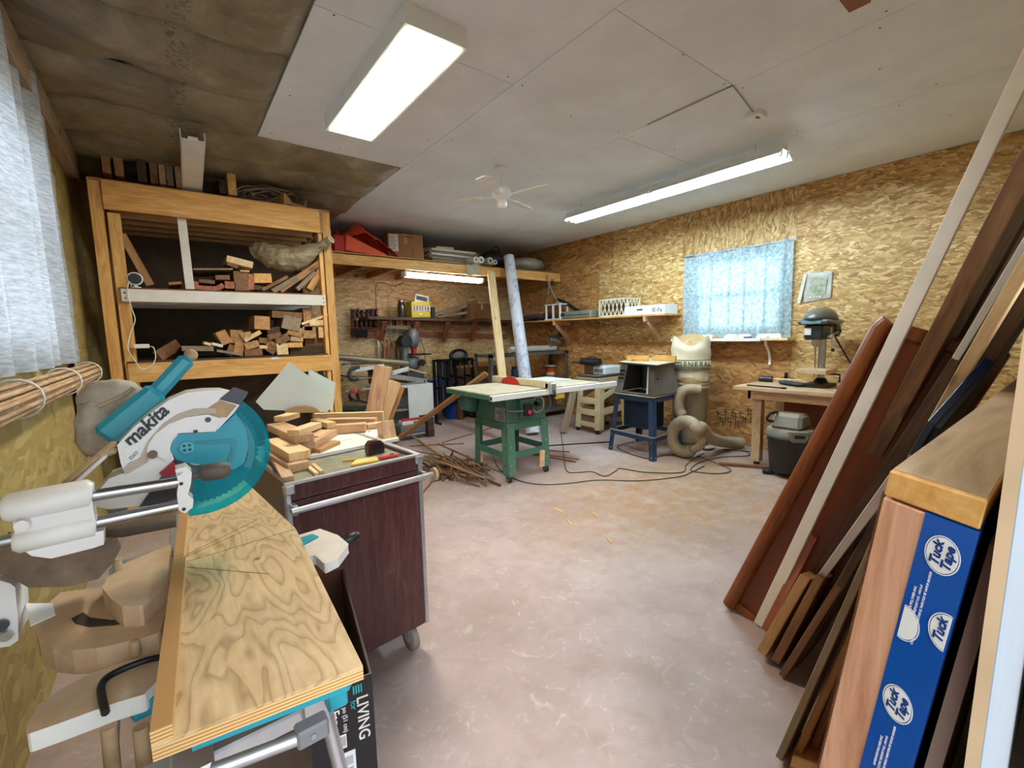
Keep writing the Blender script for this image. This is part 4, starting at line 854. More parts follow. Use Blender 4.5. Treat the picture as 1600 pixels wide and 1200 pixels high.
def quad(p, z0, z1): return MB().hexa([V((q.x,q.y,z0)) for q in p]+[V((q.x,q.y,z1)) for q in p])
e_ = V((0,.0028,0))
for nm, q in (('near_panel', [NL,NR,kr-e_,kl-e_]), ('far_panel', [kl+e_,kr+e_,FR,FL])):
    pn = quad(q, ZP-.005, ZP).build(nm, PLY, pt); quad(q, ZP-.026, ZP-.005).build('ply_layers', PLYE, pn)
def strip(a, b, wd, z0, z1, nm, m):
    d = (b-a).normalized(); s = V((d.y,-d.x,0))*wd; quad([a,a+s,b+s,b], z0, z1).build(nm, m, pt)
strip(NL, kl-e_*2, .026, ZP, ZP+.022, 'fence_strip', PLYE); strip(kl+e_*2, FL, .022, ZP, ZP+.022, 'fence_strip', PLYE)
for a, b in (((290,868),(402,812)),((292,870),(398,822)),((290,886),(420,897))):
    A, B = PZ(ZP,*a), PZ(ZP,*b); board('pencil_line', A+V((0,0,.0004)), B+V((0,0,.0004)), .0012, .0006, DARKW, (0,0,1) if False else (0,1,0), pt)
kn_ = PZ(ZP,402,873); MB().cyl(kn_, kn_+V((0,0,.0006)), .008, n=12).build('knot', BROWN, pt)
# ---------------------------------------------------------------- saw stand
ss = thing('saw_stand', 'folding metal saw stand with teal brackets under the plywood', 'saw stand', (.05,1.4,0))
MB().box((-.06,.83,.80),(.0,2.2,.84)).build('main_rail', ALU, ss, .004); MB().box((.14,.86,.80),(.20,2.1,.84)).build('main_rail', ALU, ss, .004)
for yy in (.90, 1.9): MB().box((-.22,yy,.765),(.22,yy+.05,.80)).build('cross_bar', ALU, ss, .004)
MB().box((-.2,1.05,.84),(.16,1.13,.846)).build('saw_bracket', TEAL, ss); MB().box((-.2,1.72,.84),(.16,1.8,.846)).build('saw_bracket', TEAL, ss)
quad([PZ(.90,300,1170),PZ(.90,545,1075),PZ(.90,552,1060),PZ(.90,300,1150)], .895, .925).build('teal_rail', TEAL, ss)
A = PZ(.88,532,1062); MB().box((A.x-.025,A.y-.0,.82),(A.x+.012,A.y+.05,.925)).build('rail_bracket', TEAL, ss, .004); MB().box((A.x-.012,A.y-.004,.875),(A.x+.006,A.y+.0,.915)).build('rail_end', ALU, ss)
A, B = PZ(.85,330,1205), PZ(.85,470,1152); MB().cyl(A, B, .011, n=14).build('extension_tube', ALU, ss)
A = PZ(.85,492,1142); MB().box((A.x-.03,A.y-.012,.835),(A.x+.022,A.y+.02,.868)).build('tube_clamp', GREY, ss, .004); MB().cyl((A.x-.005,A.y-.014,.852),(A.x-.005,A.y-.006,.852),.005,n=10).build('clamp_bolt', STEEL, ss)
for x, y, dx, dy in ((-.19,.92,-.10,-.06),(.19,.92,.10,-.06),(-.19,1.93,-.10,.06),(.19,1.93,.06,.06)): MB().cyl((x,y,.775),(x+dx,y+dy,.012),.014,n=12).build('leg', ALU, ss); MB().cyl((x+dx,y+dy,0),(x+dx,y+dy,.03),.02,n=12).build('rubber_foot', BLACK, ss)
for u in (165, 215): 
    A = PZ(.84,u+5,1135); MB().cyl((A.x,A.y,.84),(A.x-.02,A.y-.02,.02),.012,n=10).build('brace_leg', TAN, ss)
# ---------------------------------------------------------------- black fan carton on edge
ZBX = .62
q0, q1 = PZ(ZBX,581,1052), PZ(ZBX,536,888)      # right top edge, near to far
d = (q1-q0).normalized(); s = V((-d.y, d.x, 0)); wd = .16; L = (q1-q0).length
M = basis(q0, d, s); M.translation.z = 0
fb = thing('fan_carton', 'open black carton standing between saw stand and brown cart', 'box', M.translation)
CBLK = mat('carton_black','#14161c',.4,var=.2); CIN = mat('carton_inside','#5b3624',.8,var=.1)
for (a, c, m, nm) in (((0,0,.002),(L,.005,ZBX),CBLK,'side_wall'),((0,wd-.005,.002),(L,wd,ZBX),CBLK,'side_wall'),((0,.005,.002),(.005,wd-.005,ZBX),CBLK,'end_wall'),((L-.005,.005,.002),(L,wd-.005,ZBX+.0),CIN,'end_wall')): MB().box(a, c).build(nm, m, fb, M=M)
MB().box((.006,.006,.1),(L-.006,.0068,ZBX)).build('inner_liner', CIN, fb, M=M); MB().box((.006,.006,.05),(L-.006,wd-.006,.055)).build('inner_base', CIN, fb, M=M)
MB().hexa([V(q) for q in ((L-.003,.0,ZBX),(L+.06,.0,ZBX+.09),(L+.06,wd,ZBX+.09),(L-.003,wd,ZBX),(L,.0,ZBX+.003),(L+.063,.0,ZBX+.093),(L+.063,wd,ZBX+.093),(L,wd,ZBX+.003))]).build('top_flap', CIN, fb, M=M)
# printing on the near end (local face x=0)
F_ = lambda y, z: M @ V((-.0008, y, z))
up_ = -(M.to_3x3() @ V((0,1,0))); dn = V((0,0,-1))
text_fit('lettering', 'LIVING', F_(.030,.565), F_(.030,.44), up_, WHITE, fb, bold=.01)
text_fit('lettering', 'for', F_(.052,.562), F_(.052,.535), up_, mat('teal_print','#2fb0b8',.4), fb)
text_fit('lettering', 'Fan', F_(.10,.55), F_(.10,.51), up_, WHITE, fb, bold=.01); text_fit('lettering', '20 po (51 cm)', F_(.075,.572), F_(.075,.48), up_, WHITE, fb)
for i in range(4): MB().box((-.0009,.028+.0065*i,.578),(-.0003,.0315+.0065*i,.602)).build('logo_bar', mat('teal_print','#2fb0b8',.4), fb, M=M)
MB().box((-.0009,.075,.435),(-.0003,.11,.475)).build('barcode_panel', WHITE, fb, M=M)
for i in range(9): MB().box((-.0015,.078+.0034*i,.44),(-.0009,.0794+.0034*i,.47)).build('barcode_bar', BLACK, fb, M=M)
MB().box((-.0009,.055,.34),(-.0003,.115,.42)).build('picture_panel', mat('picture_white','#e8ecef',.4), fb, .0, M=M)
for i in range(2):
    for j in range(2): MB().box((-.0015,.062+.026*i,.347+.034*j),(-.0009,.082+.026*i,.373+.034*j)).build('picture_blade', mat('picture_grey','#a9afb5',.4), fb, M=M)
for i in range(5): MB().box((-.0009,.03,.18+.025*i),(-.0003,.12,.183+.025*i)).build('print_rule', WHITE, fb, M=M)
# ---------------------------------------------------------------- brown laminate cart
ZT = .985
TL, TR = PZ(ZT,446,757), PZ(ZT,657,709); ex = (TR-TL).normalized(); ey = V((-ex.y, ex.x, 0)); W_ = (TR-TL).length; D_ = .88
M = basis(TL, ex, ey); M.translation.z = 0
LAM = wood('walnut_laminate', '#3c2021', '#4f2f30', '#634041', rough=.3, axis='Z', fine=40, knots=False, objvar=.0, bump=.02)
cart = thing('utility_cart', 'dark brown laminate utility cart with aluminium edges and push bar', 'cart', M.translation)
def CB(nm, a, c, m, bev=0, par=None): return MB().box(a, c).build(nm, m, par or cart, bev, M=M)
CB('front_panel', (.012,.0,.15), (W_-.02,.018,ZT-.075), LAM); CB('front_rail', (.012,.0,ZT-.07), (W_-.02,.018,ZT-.008), LAM)
CB('back_panel', (.012,D_-.018,.15), (W_-.02,D_,ZT), LAM)
for x in (.0, W_-.018): CB('side_panel', (x,.018,.15), (x+.018,D_-.018,ZT-.002), LAM)
CB('tray_top', (.018,.018,ZT-.035), (W_-.018,D_-.018,ZT-.022), mat('tray_felt','#8d8774',.9,var=.2,scale=10)); CB('bottom_shelf', (.018,.018,.15), (W_-.018,D_-.018,.168), LAM)
CB('edge_trim', (-.002,-.004,ZT-.009), (W_+.002,.022,ZT), ALU); CB('edge_trim', (W_-.02,.02,ZT-.006), (W_+.003,D_,ZT+.001), ALU)
for x in (-.004, W_-.016): CB('corner_trim', (x,-.004,.145), (x+.02,.02,ZT-.01), ALU, .003)
CB('corner_cap', (-.008,-.012,ZT-.045), (.03,.02,ZT-.005), ALU, .006); CB('corner_cap', (W_-.03,-.012,ZT-.045), (W_+.008,.02,ZT-.005), ALU, .006)
CB('push_bar_bracket', (.005,-.05,ZT-.115), (.025,.005,ZT-.075), ALU, .003); CB('push_bar_bracket', (W_-.02,-.05,ZT-.115), (W_-.002,.005,ZT-.075), ALU, .003)
MB().cyl((.0,-.05,ZT-.095), (W_+.035,-.05,ZT-.095), .013, n=16).build('push_bar', ALU, cart, M=M)
MB().cyl((W_+.03,-.05,ZT-.095), (W_+.045,-.05,ZT-.095), .032, n=8).build('bumper', TAN, cart, M=M)
MB().tube(arc((W_+.012,.35,ZT-.06),.05,0,math.pi,10,(0,1,0),(0,0,1)), .009, 8).build('side_pull', GREYD, cart, M=M)
for x, y in ((.06,.07),(W_-.06,.07),(.06,D_-.07),(W_-.06,D_-.07)):
    cs = MB().box((x-.03,y-.03,.125),(x+.03,y+.03,.15)).build('caster', ALU, cart, M=M)
    for s_ in (-.022,.018): MB().box((x+s_,y-.022,.05),(x+s_+.004,y+.022,.127)).build('fork', ALU, cs, M=M)
    MB().lathe([(.018,-.015),(.06,-.015),(.062,-.008),(.062,.008),(.06,.015),(.018,.015)], (x,y,.062), 22, M=Mx.Rotation(math.pi/2,4,'Y')).build('wheel', mat('caster_rubber','#8a8078',.6,var=.15), cs, M=M); MB().cyl((x-.02,y,.062),(x+.02,y,.062),.019,n=12).build('hub', ALU, cs, M=M)
PINEC = wood('pine_offcut', '#c49a66', '#d9b582', '#e8cda2', objvar=.1)
# ---------------------------------------------------------------- things on the cart
ZD = ZT-.021
def on_cart(u, v, z=ZD): return PZ(z, u, v)
def slabc(nm, uv0, uv1, z, w_, t, m, label, group='offcuts on the cart', cut=0, cat='board', bev=.002):
    a = PZ(z+t/2, *uv0); b = PZ(z+t/2, *uv1); return board(nm, a, b, w_, t, m, V((0,0,1)).cross(b-a), label=label, cat=cat, group=group, cut=cut, bev=bev)
def z3(x, y): return 380+x*.2, 600+y*.2
slabc('rail_board', z3(250,570), z3(350,745), ZD, .045, .022, FIR, 'narrow board lying along the left edge of the cart tray')
slabc('offcut', z3(250,545), z3(440,650), ZD, .089, .038, FIR, 'pinkish stud offcut at the bottom front of the cart pile', cut=0)
slabc('offcut', z3(250,450), z3(445,560), ZD+.0385, .092, .038, PINEC, 'golden stud offcut on the pinkish one, front of the cart pile')
slabc('offcut', z3(560,540), z3(720,470), ZD, .06, .038, PINED, 'short brown stud offcut poking right from the cart pile')
slabc('offcut', z3(490,480), z3(670,380), ZD+.0385, .089, .038, FIR, 'stud offcut across the short brown one on the cart')
slabc('offcut', z3(255,330), z3(480,425), ZD+.077, .089, .038, FIR, 'upper stud offcut lying lengthwise on the cart pile')
slabc('offcut', z3(390,385), z3(570,320), ZD+.1155, .060, .030, PINEC, 'short top block on the cart pile')
slabc('offcut', z3(285,275), z3(400,240), ZD+.1155, .07, .030, PINEC, 'rearmost top block on the cart pile beside the saw guard')
slabc('offcut', z3(560,290), z3(690,320), ZD+.077, .05, .03, PINEC, 'yellowish block behind the crossing stud offcut')
slabc('strip', z3(500,640), z3(575,705), ZD, .016, .012, PINEP, 'left of two thin strips at the front of the cart tray', 'thin strips on the cart')
slabc('strip', z3(545,630), z3(615,690), ZD, .016, .012, PINEP, 'right of two thin strips at the front of the cart tray', 'thin strips on the cart')
slabc('plank', z3(660,355), z3(960,335), ZD+.022, .05, .05, FIR, 'front reddish plank lying behind the white board on the cart')
slabc('plank', z3(650,300), z3(1040,295), ZD+.022, .05, .05, FIR, 'second reddish plank behind the white board on the cart')
slabc('plank', z3(560,265), z3(1095,250), ZD+.024, .03, .06, PINEC, 'long yellow lath behind the reddish planks on the cart')
slabc('plank', z3(960,330), z3(1100,310), ZD+.022, .05, .028, FIR, 'short pink plank end right of the reddish planks')
board('post_end', PZ(ZD,*z3(1130,440))+V((0,0,.0)), PZ(ZD,*z3(1130,440))+V((.0,.03,.10)), .07, .09, FIR, (1,0,0), label='upright red timber block at the far right of the cart', cat='board')
wq = [PZ(ZD+.02,*z3(x,y)) for x, y in ((550,548),(1215,420),(1090,345),(690,395))]
wq[0] = PZ(ZD+.02,*z3(520,560)); wb_ = thing('white_board', 'white melamine shelf board lying across the cart', 'board', (wq[0]+wq[1])/2)
quad(wq, ZD+.003, ZD+.019).build('panel', mat('melamine','#ece9df',.35,var=.03), wb_)
quad([wq[0]+V((-.0,-.002,0)),wq[1]+V((0,-.002,0)),wq[1],wq[0]], ZD+.003, ZD+.0188).build('edge_band', WHITEM, wb_)
mk = [PZ(ZD+.0194,*z3(x,y)) for x, y in ((755,445),(845,430))]
for i in range(5): p = mk[0].lerp(mk[1], i/4); MB().box((p.x-.006,p.y-.003,ZD+.0190),(p.x+.003+.004*(i%2),p.y+.003,ZD+.0196)).build('pencil_mark', GREYD, wb_)
k = PZ(ZD+.0194,*z3(985,370)); MB().cyl((k.x,k.y,ZD+.019),(k.x,k.y,ZD+.0197),.012,n=12).build('ring_mark', GREY, wb_)
tm_ = PZ(ZD,*z3(1045,550)); M2 = basis(tm_, ex, ey); tape_ = thing('tape_measure', 'dark burgundy tape measure on the cart tray', 'tape measure', tm_)
MB().prism([(-.038,0,.0),(.038,0,0),(.042,0,.02),(.036,0,.052),(.02,0,.066),(-.025,0,.066),(-.04,0,.05),(-.042,0,.015)], (0,.04,0)).build('case', mat('burgundy','#3c1416',.35,var=.2), tape_, .006, M=M2)
MB().prism([(-.026,-.001,.012),(.026,-.001,.012),(.026,-.001,.05),(-.026,-.001,.05)], (0,.002,0)).build('face', mat('dark_screen','#1a1a22',.25), tape_, M=M2); MB().box((.03,.005,.0),(.05,.035,.006)).build('tape_hook', STEEL, tape_, M=M2)
np_ = [PZ(ZD+.006,*z3(x,y)) for x, y in ((840,635),(1055,600),(1040,570),(880,595))]; quad(np_, ZD+.001, ZD+.009).build('notepad', mat('sticky_yellow','#e0bb62',.7), label='yellow notepad at the front edge of the cart tray', cat='notepad')
slabc('pencil', z3(775,600), z3(895,588), ZD, .008, .008, mat('pencil_yellow','#e3b63a',.5), 'yellow pencil beside the notepad on the cart', group=None, cat='pencil', bev=0)
kf = thing('utility_knife', 'red utility knife lying behind the notepad on the cart', 'knife', PZ(ZD,*z3(1150,570)))
a, c = PZ(ZD+.008,*z3(1060,580)), PZ(ZD+.008,*z3(1250,545)); board('handle', a, a.lerp(c,.75), .022, .014, mat('knife_red','#c9463c',.4), V((0,0,1)).cross(c-a), kf, bev=.003); board('slider', a.lerp(c,.45)+V((0,0,.008)), a.lerp(c,.6)+V((0,0,.008)), .01, .005, BLACK, V((0,0,1)).cross(c-a), kf); board('blade', a.lerp(c,.74), c, .014, .002, BLACK, V((0,0,1)).cross(c-a), kf)
# white cut panels leaning behind the pile, and tan disc
YW = 2.66
def polyY(y, pts, th): return MB().prism([PY(y, u, v) for u, v in pts], (0, th, 0))
polyY(YW, [(453,566),(486,590),(498,601),(523,618),(521,632),(511,644),(412,640),(400,628)], .016).build('cut_panel', mat('mint_melamine','#dde8e2',.4,var=.03), label='large white cut melamine panel leaning behind the cart pile', cat='panel')
polyY(YW+.05, [(484,577),(524,598),(520,640),(470,640)], .016).build('cut_panel', mat('mint_melamine2','#dfe9e3',.4,var=.03), label='smaller white panel showing behind the large cut panel', cat='panel')
t_ = polyY(YW-.05, [(446,644)]+[(473+27*math.cos(math.pi-a), 645-11*math.sin(a)) for a in [i*math.pi/12 for i in range(13)]]+[(500,644)], .02); t_.build('disc_offcut', mat('mdf_tan','#b3966a',.7,var=.06), label='rounded tan fibreboard offcut in front of the white panels', cat='offcut')
# upright boards standing behind the cart
for i, (a, c, wd, th_, m, lb) in enumerate((((599,572),(584,652),25,.04,FIR,'tall pinkish board standing upright behind the cart'),((592,600),(580,652),12,.09,FIR,'reddish board edge left of the tall upright board'),((617,596),(598,652),17,.04,PINEC,'yellow board leaning right behind the tall upright board'),((625,603),(606,652),14,.04,PINED,'outermost board of the upright bundle behind the cart'))):
    A = PY(3.0+.055*i, *a); B = PY(3.0+.055*i, *c); d_ = (A-B).normalized(); B = B - d_*(B.z-.0)/d_.z if i < 9 else B
    board('board', B+d_*.012, A, wd*SC(A), th_, m, (1,0,0), label=lb, cat='board', group='upright boards behind the cart')
# ---------------------------------------------------------------- green table saw
ZTS = .94
ts = thing('table_saw', 'green contractor table saw on a splayed caster stand', 'table saw', (2.95,3.9,0))
CREAM = mat('dusty_cast_top', '#d9cdb4', .5, .15, var=.1, scale=10)
x0, x1, y0, y1 = 2.46, 3.42, 3.58, 4.46
MB().box((x0,y0,ZTS-.012),(x1,y1,ZTS)).build('table_top', CREAM, ts)
for a, c in (((x0,y0,ZTS-.06),(x0+.02,y1,ZTS-.012)),((x1-.02,y0,ZTS-.06),(x1,y1,ZTS-.012)),((x0+.02,y0,ZTS-.06),(x1-.02,y0+.02,ZTS-.012)),((x0+.02,y1-.02,ZTS-.06),(x1-.02,y1,ZTS-.012))): MB().box(a, c).build('apron', GREENP, ts)
for yy in (3.7, 4.0): MB().cyl((x0-.004,yy,ZTS-.03),(x0,yy,ZTS-.03),.008,n=8).build('apron_bolt', STEEL, ts)
MB().box((x1+.004,3.55,ZTS-.02),(4.02,4.05,ZTS)).build('extension_wing', CREAM, ts); None
a, c = V((2.44,3.54,.905)), V((4.25,3.50,.905))
r_ = board('front_rail', a, c, .055, .055, WHITEM, (0,0,1), ts, bev=.003); d = (c-a).normalized(); board('rail_bore', a-d*.001, a+d*.01, .035, .035, BLACK, (0,0,1), r_, bev=0)
MB().box((3.17,3.52,ZTS+.002),(3.24,4.56,ZTS+.075)).build('rip_fence', mat('fence_beige','#d8c9a8',.5,var=.08), ts, .004)
MB().box((3.17,3.47,ZTS-.06),(3.25,3.57,ZTS+.06)).build('fence_head', ALU, ts, .008); MB().cyl((3.21,3.47,ZTS-.02),(3.21,3.44,ZTS-.09),.008,n=10).build('fence_lever', BLACK, ts)
MB().box((3.26,3.505,ZTS-.12),(3.40,3.515,ZTS-.07)).build('warning_label', mat('label_yellow','#d9c04a',.5), ts)
g = PZ(ZTS,797,600); MB().prism([V((g.x,g.y+.18*math.cos(t),ZTS+.002+.085*math.sin(t))) for t in [i*math.pi/12 for i in range(13)]], (.035,0,0)).build('blade_guard', RED, ts)
MB().box((3.42,3.9,ZTS+.002),(3.9,4.35,ZTS+.022)).build('outfeed_board', WHITE, ts)
bx0, bx1, by0, by1 = 2.70, 3.24, 3.64, 4.22
MB().hexa([V(q) for q in ((bx0,by0,.60),(bx1,by0,.60),(bx1,by1,.60),(bx0,by1,.60),(bx0+.02,by0+.02,ZTS-.06),(bx1-.0,by0+.02,ZTS-.06),(bx1-.0,by1,ZTS-.06),(bx0+.02,by1,ZTS-.06))]).build('cabinet', GREENP, ts, .006)
MB().box((bx0-.004,by0+.03,.62),(bx0+.002,by0+.20,.76)).build('spec_plate', ALU, ts)
for i in range(6): MB().box((bx0-.006,by0+.045,.635+.019*i),(bx0-.004,by0+.045+R.uniform(.07,.14),.643+.019*i)).build('spec_line', GREYD, ts)
MB().hexa([V(q) for q in ((bx0+.16,by0-.05,.66),(bx0+.30,by0-.05,.66),(bx0+.30,by0,.62),(bx0+.16,by0,.62),(bx0+.14,by0-.06,.84),(bx0+.32,by0-.06,.84),(bx0+.32,by0+.02,.86),(bx0+.14,by0+.02,.86))]).build('switch_mount', GREENP, ts)
MB().box((bx0+.18,by0-.085,.67),(bx0+.29,by0-.045,.80)).build('switch_box', BLACK, ts, .004); MB().cyl((bx0+.235,by0-.10,.71),(bx0+.235,by0-.08,.71),.022,n=14).build('stop_button', mat('stop_red','#d8345a',.4), ts)
MB().tube(arc((bx0+.40,by0-.03,.77),.085,0,2*math.pi,20)[:-1], .011, 8, closed=True).build('hand_wheel', STEEL, ts); MB().cyl((bx0+.40,by0-.05,.77),(bx0+.40,by0+.01,.77),.022,n=12).build('wheel_hub', BLACK, ts); MB().box((bx0+.395,by0-.035,.69),(bx0+.405,by0-.025,.85)).build('wheel_spoke', STEEL, ts)
MB().lathe([(0,-.02),(.09,-.02),(.09,.16),(.07,.19),(0,.19)], (bx0-.06,by1-.02,.76), 18, M=Mx.Rotation(-math.pi/2,4,'X')).build('motor', GREENP, ts)
MB().tube(spline([(bx0-.002,by0+.10,.88),(bx0-.02,by0+.08,.80),(bx0+.02,by0-.03,.74),(bx0+.14,by0-.06,.73),(bx0+.2,by0-.06,.74)],5), .009, 6).build('switch_cable', GREY, ts)
MB().tube(arc((bx1+.02,by0+.05,.76),.10,-math.pi/2,math.pi/2,12,(1,0,0)), .010, 6).build('hose_loop', GREY, ts)
feet = [PZ(.0,795,757), PZ(0,743,733), PZ(0,860,737), PZ(0,803,718)]
tops = [V((bx0,by0,.60)), V((bx0,by1,.60)), V((bx1,by0,.60)), V((bx1,by1,.60))]
def angle_leg(a, b, w_, par, m, sx, sy, nm='leg'):
    """folded steel leg: two flats meeting at the outer corner"""
    t = .005; o = MB()
    o.hexa([a, a+V((sx*w_,0,0)), a+V((sx*w_,sy*t,0)), a+V((0,sy*t,0)), b, b+V((sx*w_,0,0)), b+V((sx*w_,sy*t,0)), b+V((0,sy*t,0))])
    o.hexa([a, a+V((0,sy*w_,0)), a+V((sx*t,sy*w_,0)), a+V((sx*t,0,0)), b, b+V((0,sy*w_,0)), b+V((sx*t,sy*w_,0)), b+V((sx*t,0,0))])
    return o.build(nm, m, par)
for i, (f, tpp) in enumerate(zip(feet, tops)):
    sx = 1 if i < 2 else -1; sy = 1 if i in (0, 2) else -1
    lg = angle_leg(V((f.x,f.y,.075)), tpp+V((-.012*sx,-.012*sy,0)), .10, ts, GREENP, sx, sy)
    for t in (.04,.2,.55,.9):
        p = V((f.x,f.y,.075)).lerp(tpp+V((-.012*sx,-.012*sy,0)), t); MB().cyl(p+V((.04*sx,-.004*sy,0)), p+V((.04*sx,.006*sy,0)), .011, n=8).build('bolt', STEEL, lg); MB().cyl(p+V((-.004*sx,.04*sy,0)), p+V((.006*sx,.04*sy,0)), .011, n=8).build('bolt', STEEL, lg)
    c = V((f.x+.035*sx, f.y+.035*sy, .032)); cs = MB().cyl(c+V((-.016,0,0)), c+V((.016,0,0)), .032, n=16).build('caster', BLACK, ts); MB().cyl(c+V((-.02,0,0)), c+V((.02,0,0)), .014, n=10).build('caster_hub', STEEL, cs); MB().box((c.x-.025,c.y-.02,.045),(c.x+.025,c.y+.02,.08)).build('caster_fork', GREYD, cs)
    if i in (1, 2): p0 = V((f.x+(.055 if i == 1 else -.115),f.y+(-.02 if i == 1 else .012),.08)); board('leg_block', p0, p0+V((.01,.0,.18)), .055, .03, FIR, (1,0,0), ts)
def lerp_ring(t): return [V((f.x,f.y,.075)).lerp(tp2, t) for f, tp2 in zip(feet, tops)]
for t, hgt in ((.93,.075),(.38,.07)):
    q = lerp_ring(t)
    for i, j in ((0,1),(0,2),(1,3),(2,3)): board('stand_rail', q[i], q[j], hgt, .006, GREENP, (0,0,1), ts, bev=0)
# wooden roller stand beyond the saw
rs_ = thing('work_trestle', 'weathered timber trestle standing beyond the table saw', 'trestle', (4.75,4.83,0))
A = PZ(0,881,677); board('leg', A+V((0,0,.01)), PY(4.88,897,608), .09, .06, GREYW, (1,0,0), rs_); board('leg', PZ(0,905,660)+V((0,0,.01)), PY(5.15,905,606), .09, .06, BROWN, (1,0,0), rs_)
board('trestle_top', PY(4.9,880,607), PY(5.05,925,604), .05, .10, GREYW, (0,0,1), rs_)
# ---------------------------------------------------------------- sticks on the floor
STK = [wood('stick_grey','#4f4232','#6f604a','#8d7c62'), DARKW, GREYW, BROWN]
def stick(i, a, b, r, m, label='thin weathered stick in the scattered heap on the floor beside the table saw', group='sticks heaped by the table saw'):
    d = b-a; board('stick', a, b, r*2, r*1.6, m, (0,0,1), label=label, cat='stick', group=group, bev=0)
n = 0
for i in range(52):
    cx, cy = 2.42+R.gauss(0,.13), 4.22+R.gauss(0,.22); an = R.gauss(1.75,.55); L = R.uniform(.35,.85)
    if cx+abs(math.cos(an))*L/2 > 2.66 and abs(cy-3.9) < .5: cx -= .12
    z = .008+.006*(i % 12); dx, dy = math.cos(an)*L/2, math.sin(an)*L/2
    stick(i, V((cx-dx,cy-dy,z)), V((cx+dx,cy+dy,z+R.uniform(.0,.14))), R.uniform(.006,.011), STK[i % 4])
stick(0, PZ(.08,624,667), PZ(.02,725,738), .013, PINED, 'long pale stick sloping down across the floor heap to the front', None)
for k, (a, c, lb) in enumerate((((640,697),(725,693),'dark strip lying on the floor left of the stick heap'),((690,692),(790,662),'thin rod running from the stick heap under the saw'),((845,697),(958,690),'long dark rod on the floor right of the table saw'),((805,704),(905,718),'upper of three thin rods fanned beneath the table saw'),((810,706),(900,722),'middle of three thin rods fanned beneath the table saw'),((825,702),(890,706),'lower short rod beneath the table saw'),((690,735),(652,780),'stick pointing forward from the heap toward the cart'))):
    stick(k, PZ(.008,*a), PZ(.008,*c), .007, BROWN if k != 2 else BLACKM, lb, None)
for k, (u, v) in enumerate(((935,808),(893,820),(880,800),(955,848))): p = PZ(.004,u,v); a = R.uniform(0,3); board('wood_chip', p, p+V((math.cos(a)*.10,math.sin(a)*.10,0)), .015, .006, PINEP, label=ORD[k]+' pale wood splinter on the open floor', cat='splinter', group='splinters on the floor', bev=0)
A = PZ(0,612,693); B = PY(5.0,760,583); d = (B-A).normalized(); board('brace_board', A+d*.03, B, .09, .04, PINED, (0,-1,1), label='pale board propped diagonally from the floor behind the table saw', cat='board')
board('pine_board', V((3.76,5.02,.01)), PY(6.12,767,424), .14, .03, PINEP, (1,.0,0), label='tall pale pine board leaning against the high shelf', cat='board')
p0, p1 = V((4.27,5.10,.02)), PY(6.04,795,401); rl = thing('fabric_roll', 'tall blue-white marbled roll leaning against the high shelf', 'roll', p0)
def marble():
    t = NT('marble_roll'); v = t.coord((1,1,.6)); n = t.noise(v, 9, 6, .7, 1.2); t.L(t.ramp(n, [(.3, '#c9d0e2'), (.52, '#dfe3ef'), (.6, '#8fa4c8'), (.66, '#d6dbe8')]), t.p.inputs['Base Color']); t.p.inputs['Roughness'].default_value = .4; return t.m
MB().cyl(p0, p1, .105, .088, 22).build('sheet', marble(), rl); d = (p1-p0).normalized(); MB().cyl(p1, p1+d*.003, .05, n=16).build('core', GREY, rl)
# ---------------------------------------------------------------- back-left clutter: white cabinet with metal stock
wc_ = thing('white_cabinet', 'white side-panel cabinet with scalloped foot under the metal stock', 'cabinet', (3.6,7.2,0))
def QY(y, pts): return [PY(y, u, v) for u, v in pts]
yv = 6.72; xa, xb = PY(yv,638,620).x, PY(yv,677,620).x
MB().prism([V(q) for q in ((xa,yv,.0),(xa+.10,yv,0),(xa+.14,yv,.10),(xa+.22,yv,.14),(xa+.30,yv,.10),(xa+.36,yv,.03),(xb,yv,.0),(xb,yv,.74),(xa,yv,.74))], (0,.02,0)).build('end_panel', WHITEM, wc_)
MB().box((xa-.55,yv+.02,.70),(xb,yv+.38,.74)).build('top', WHITEM, wc_); MB().box((xa-.55,yv+.02,.06),(xa-.53,yv+.38,.70)).build('end_panel', WHITEM, wc_); MB().box((xa-.53,yv+.36,.06),(xb,yv+.38,.70)).build('back', mat('cab_grey','#8f8f90',.6), wc_); MB().box((xa-.53,yv+.03,.33),(xb,yv+.35,.35)).build('shelf', mat('cab_grey','#8f8f90',.6), wc_)
def z7(x, y): return 520+x*.125, 540+y*.125
tb = thing('steel_pipe', 'long dull pipe lying across the metal stock behind the rack post', 'pipe', PY(6.9,*z7(600,220)))
a, c = PY(6.85,*z7(-200,120)), PY(6.85,*z7(935,225)); MB().cyl(a, c, .048, n=16).build('tube', mat('dull_brass','#8f866c',.45,.5,var=.15), tb); d = (c-a).normalized(); MB().cyl(c, c+d*.003, .036, n=14).build('bore', BLACK, tb)
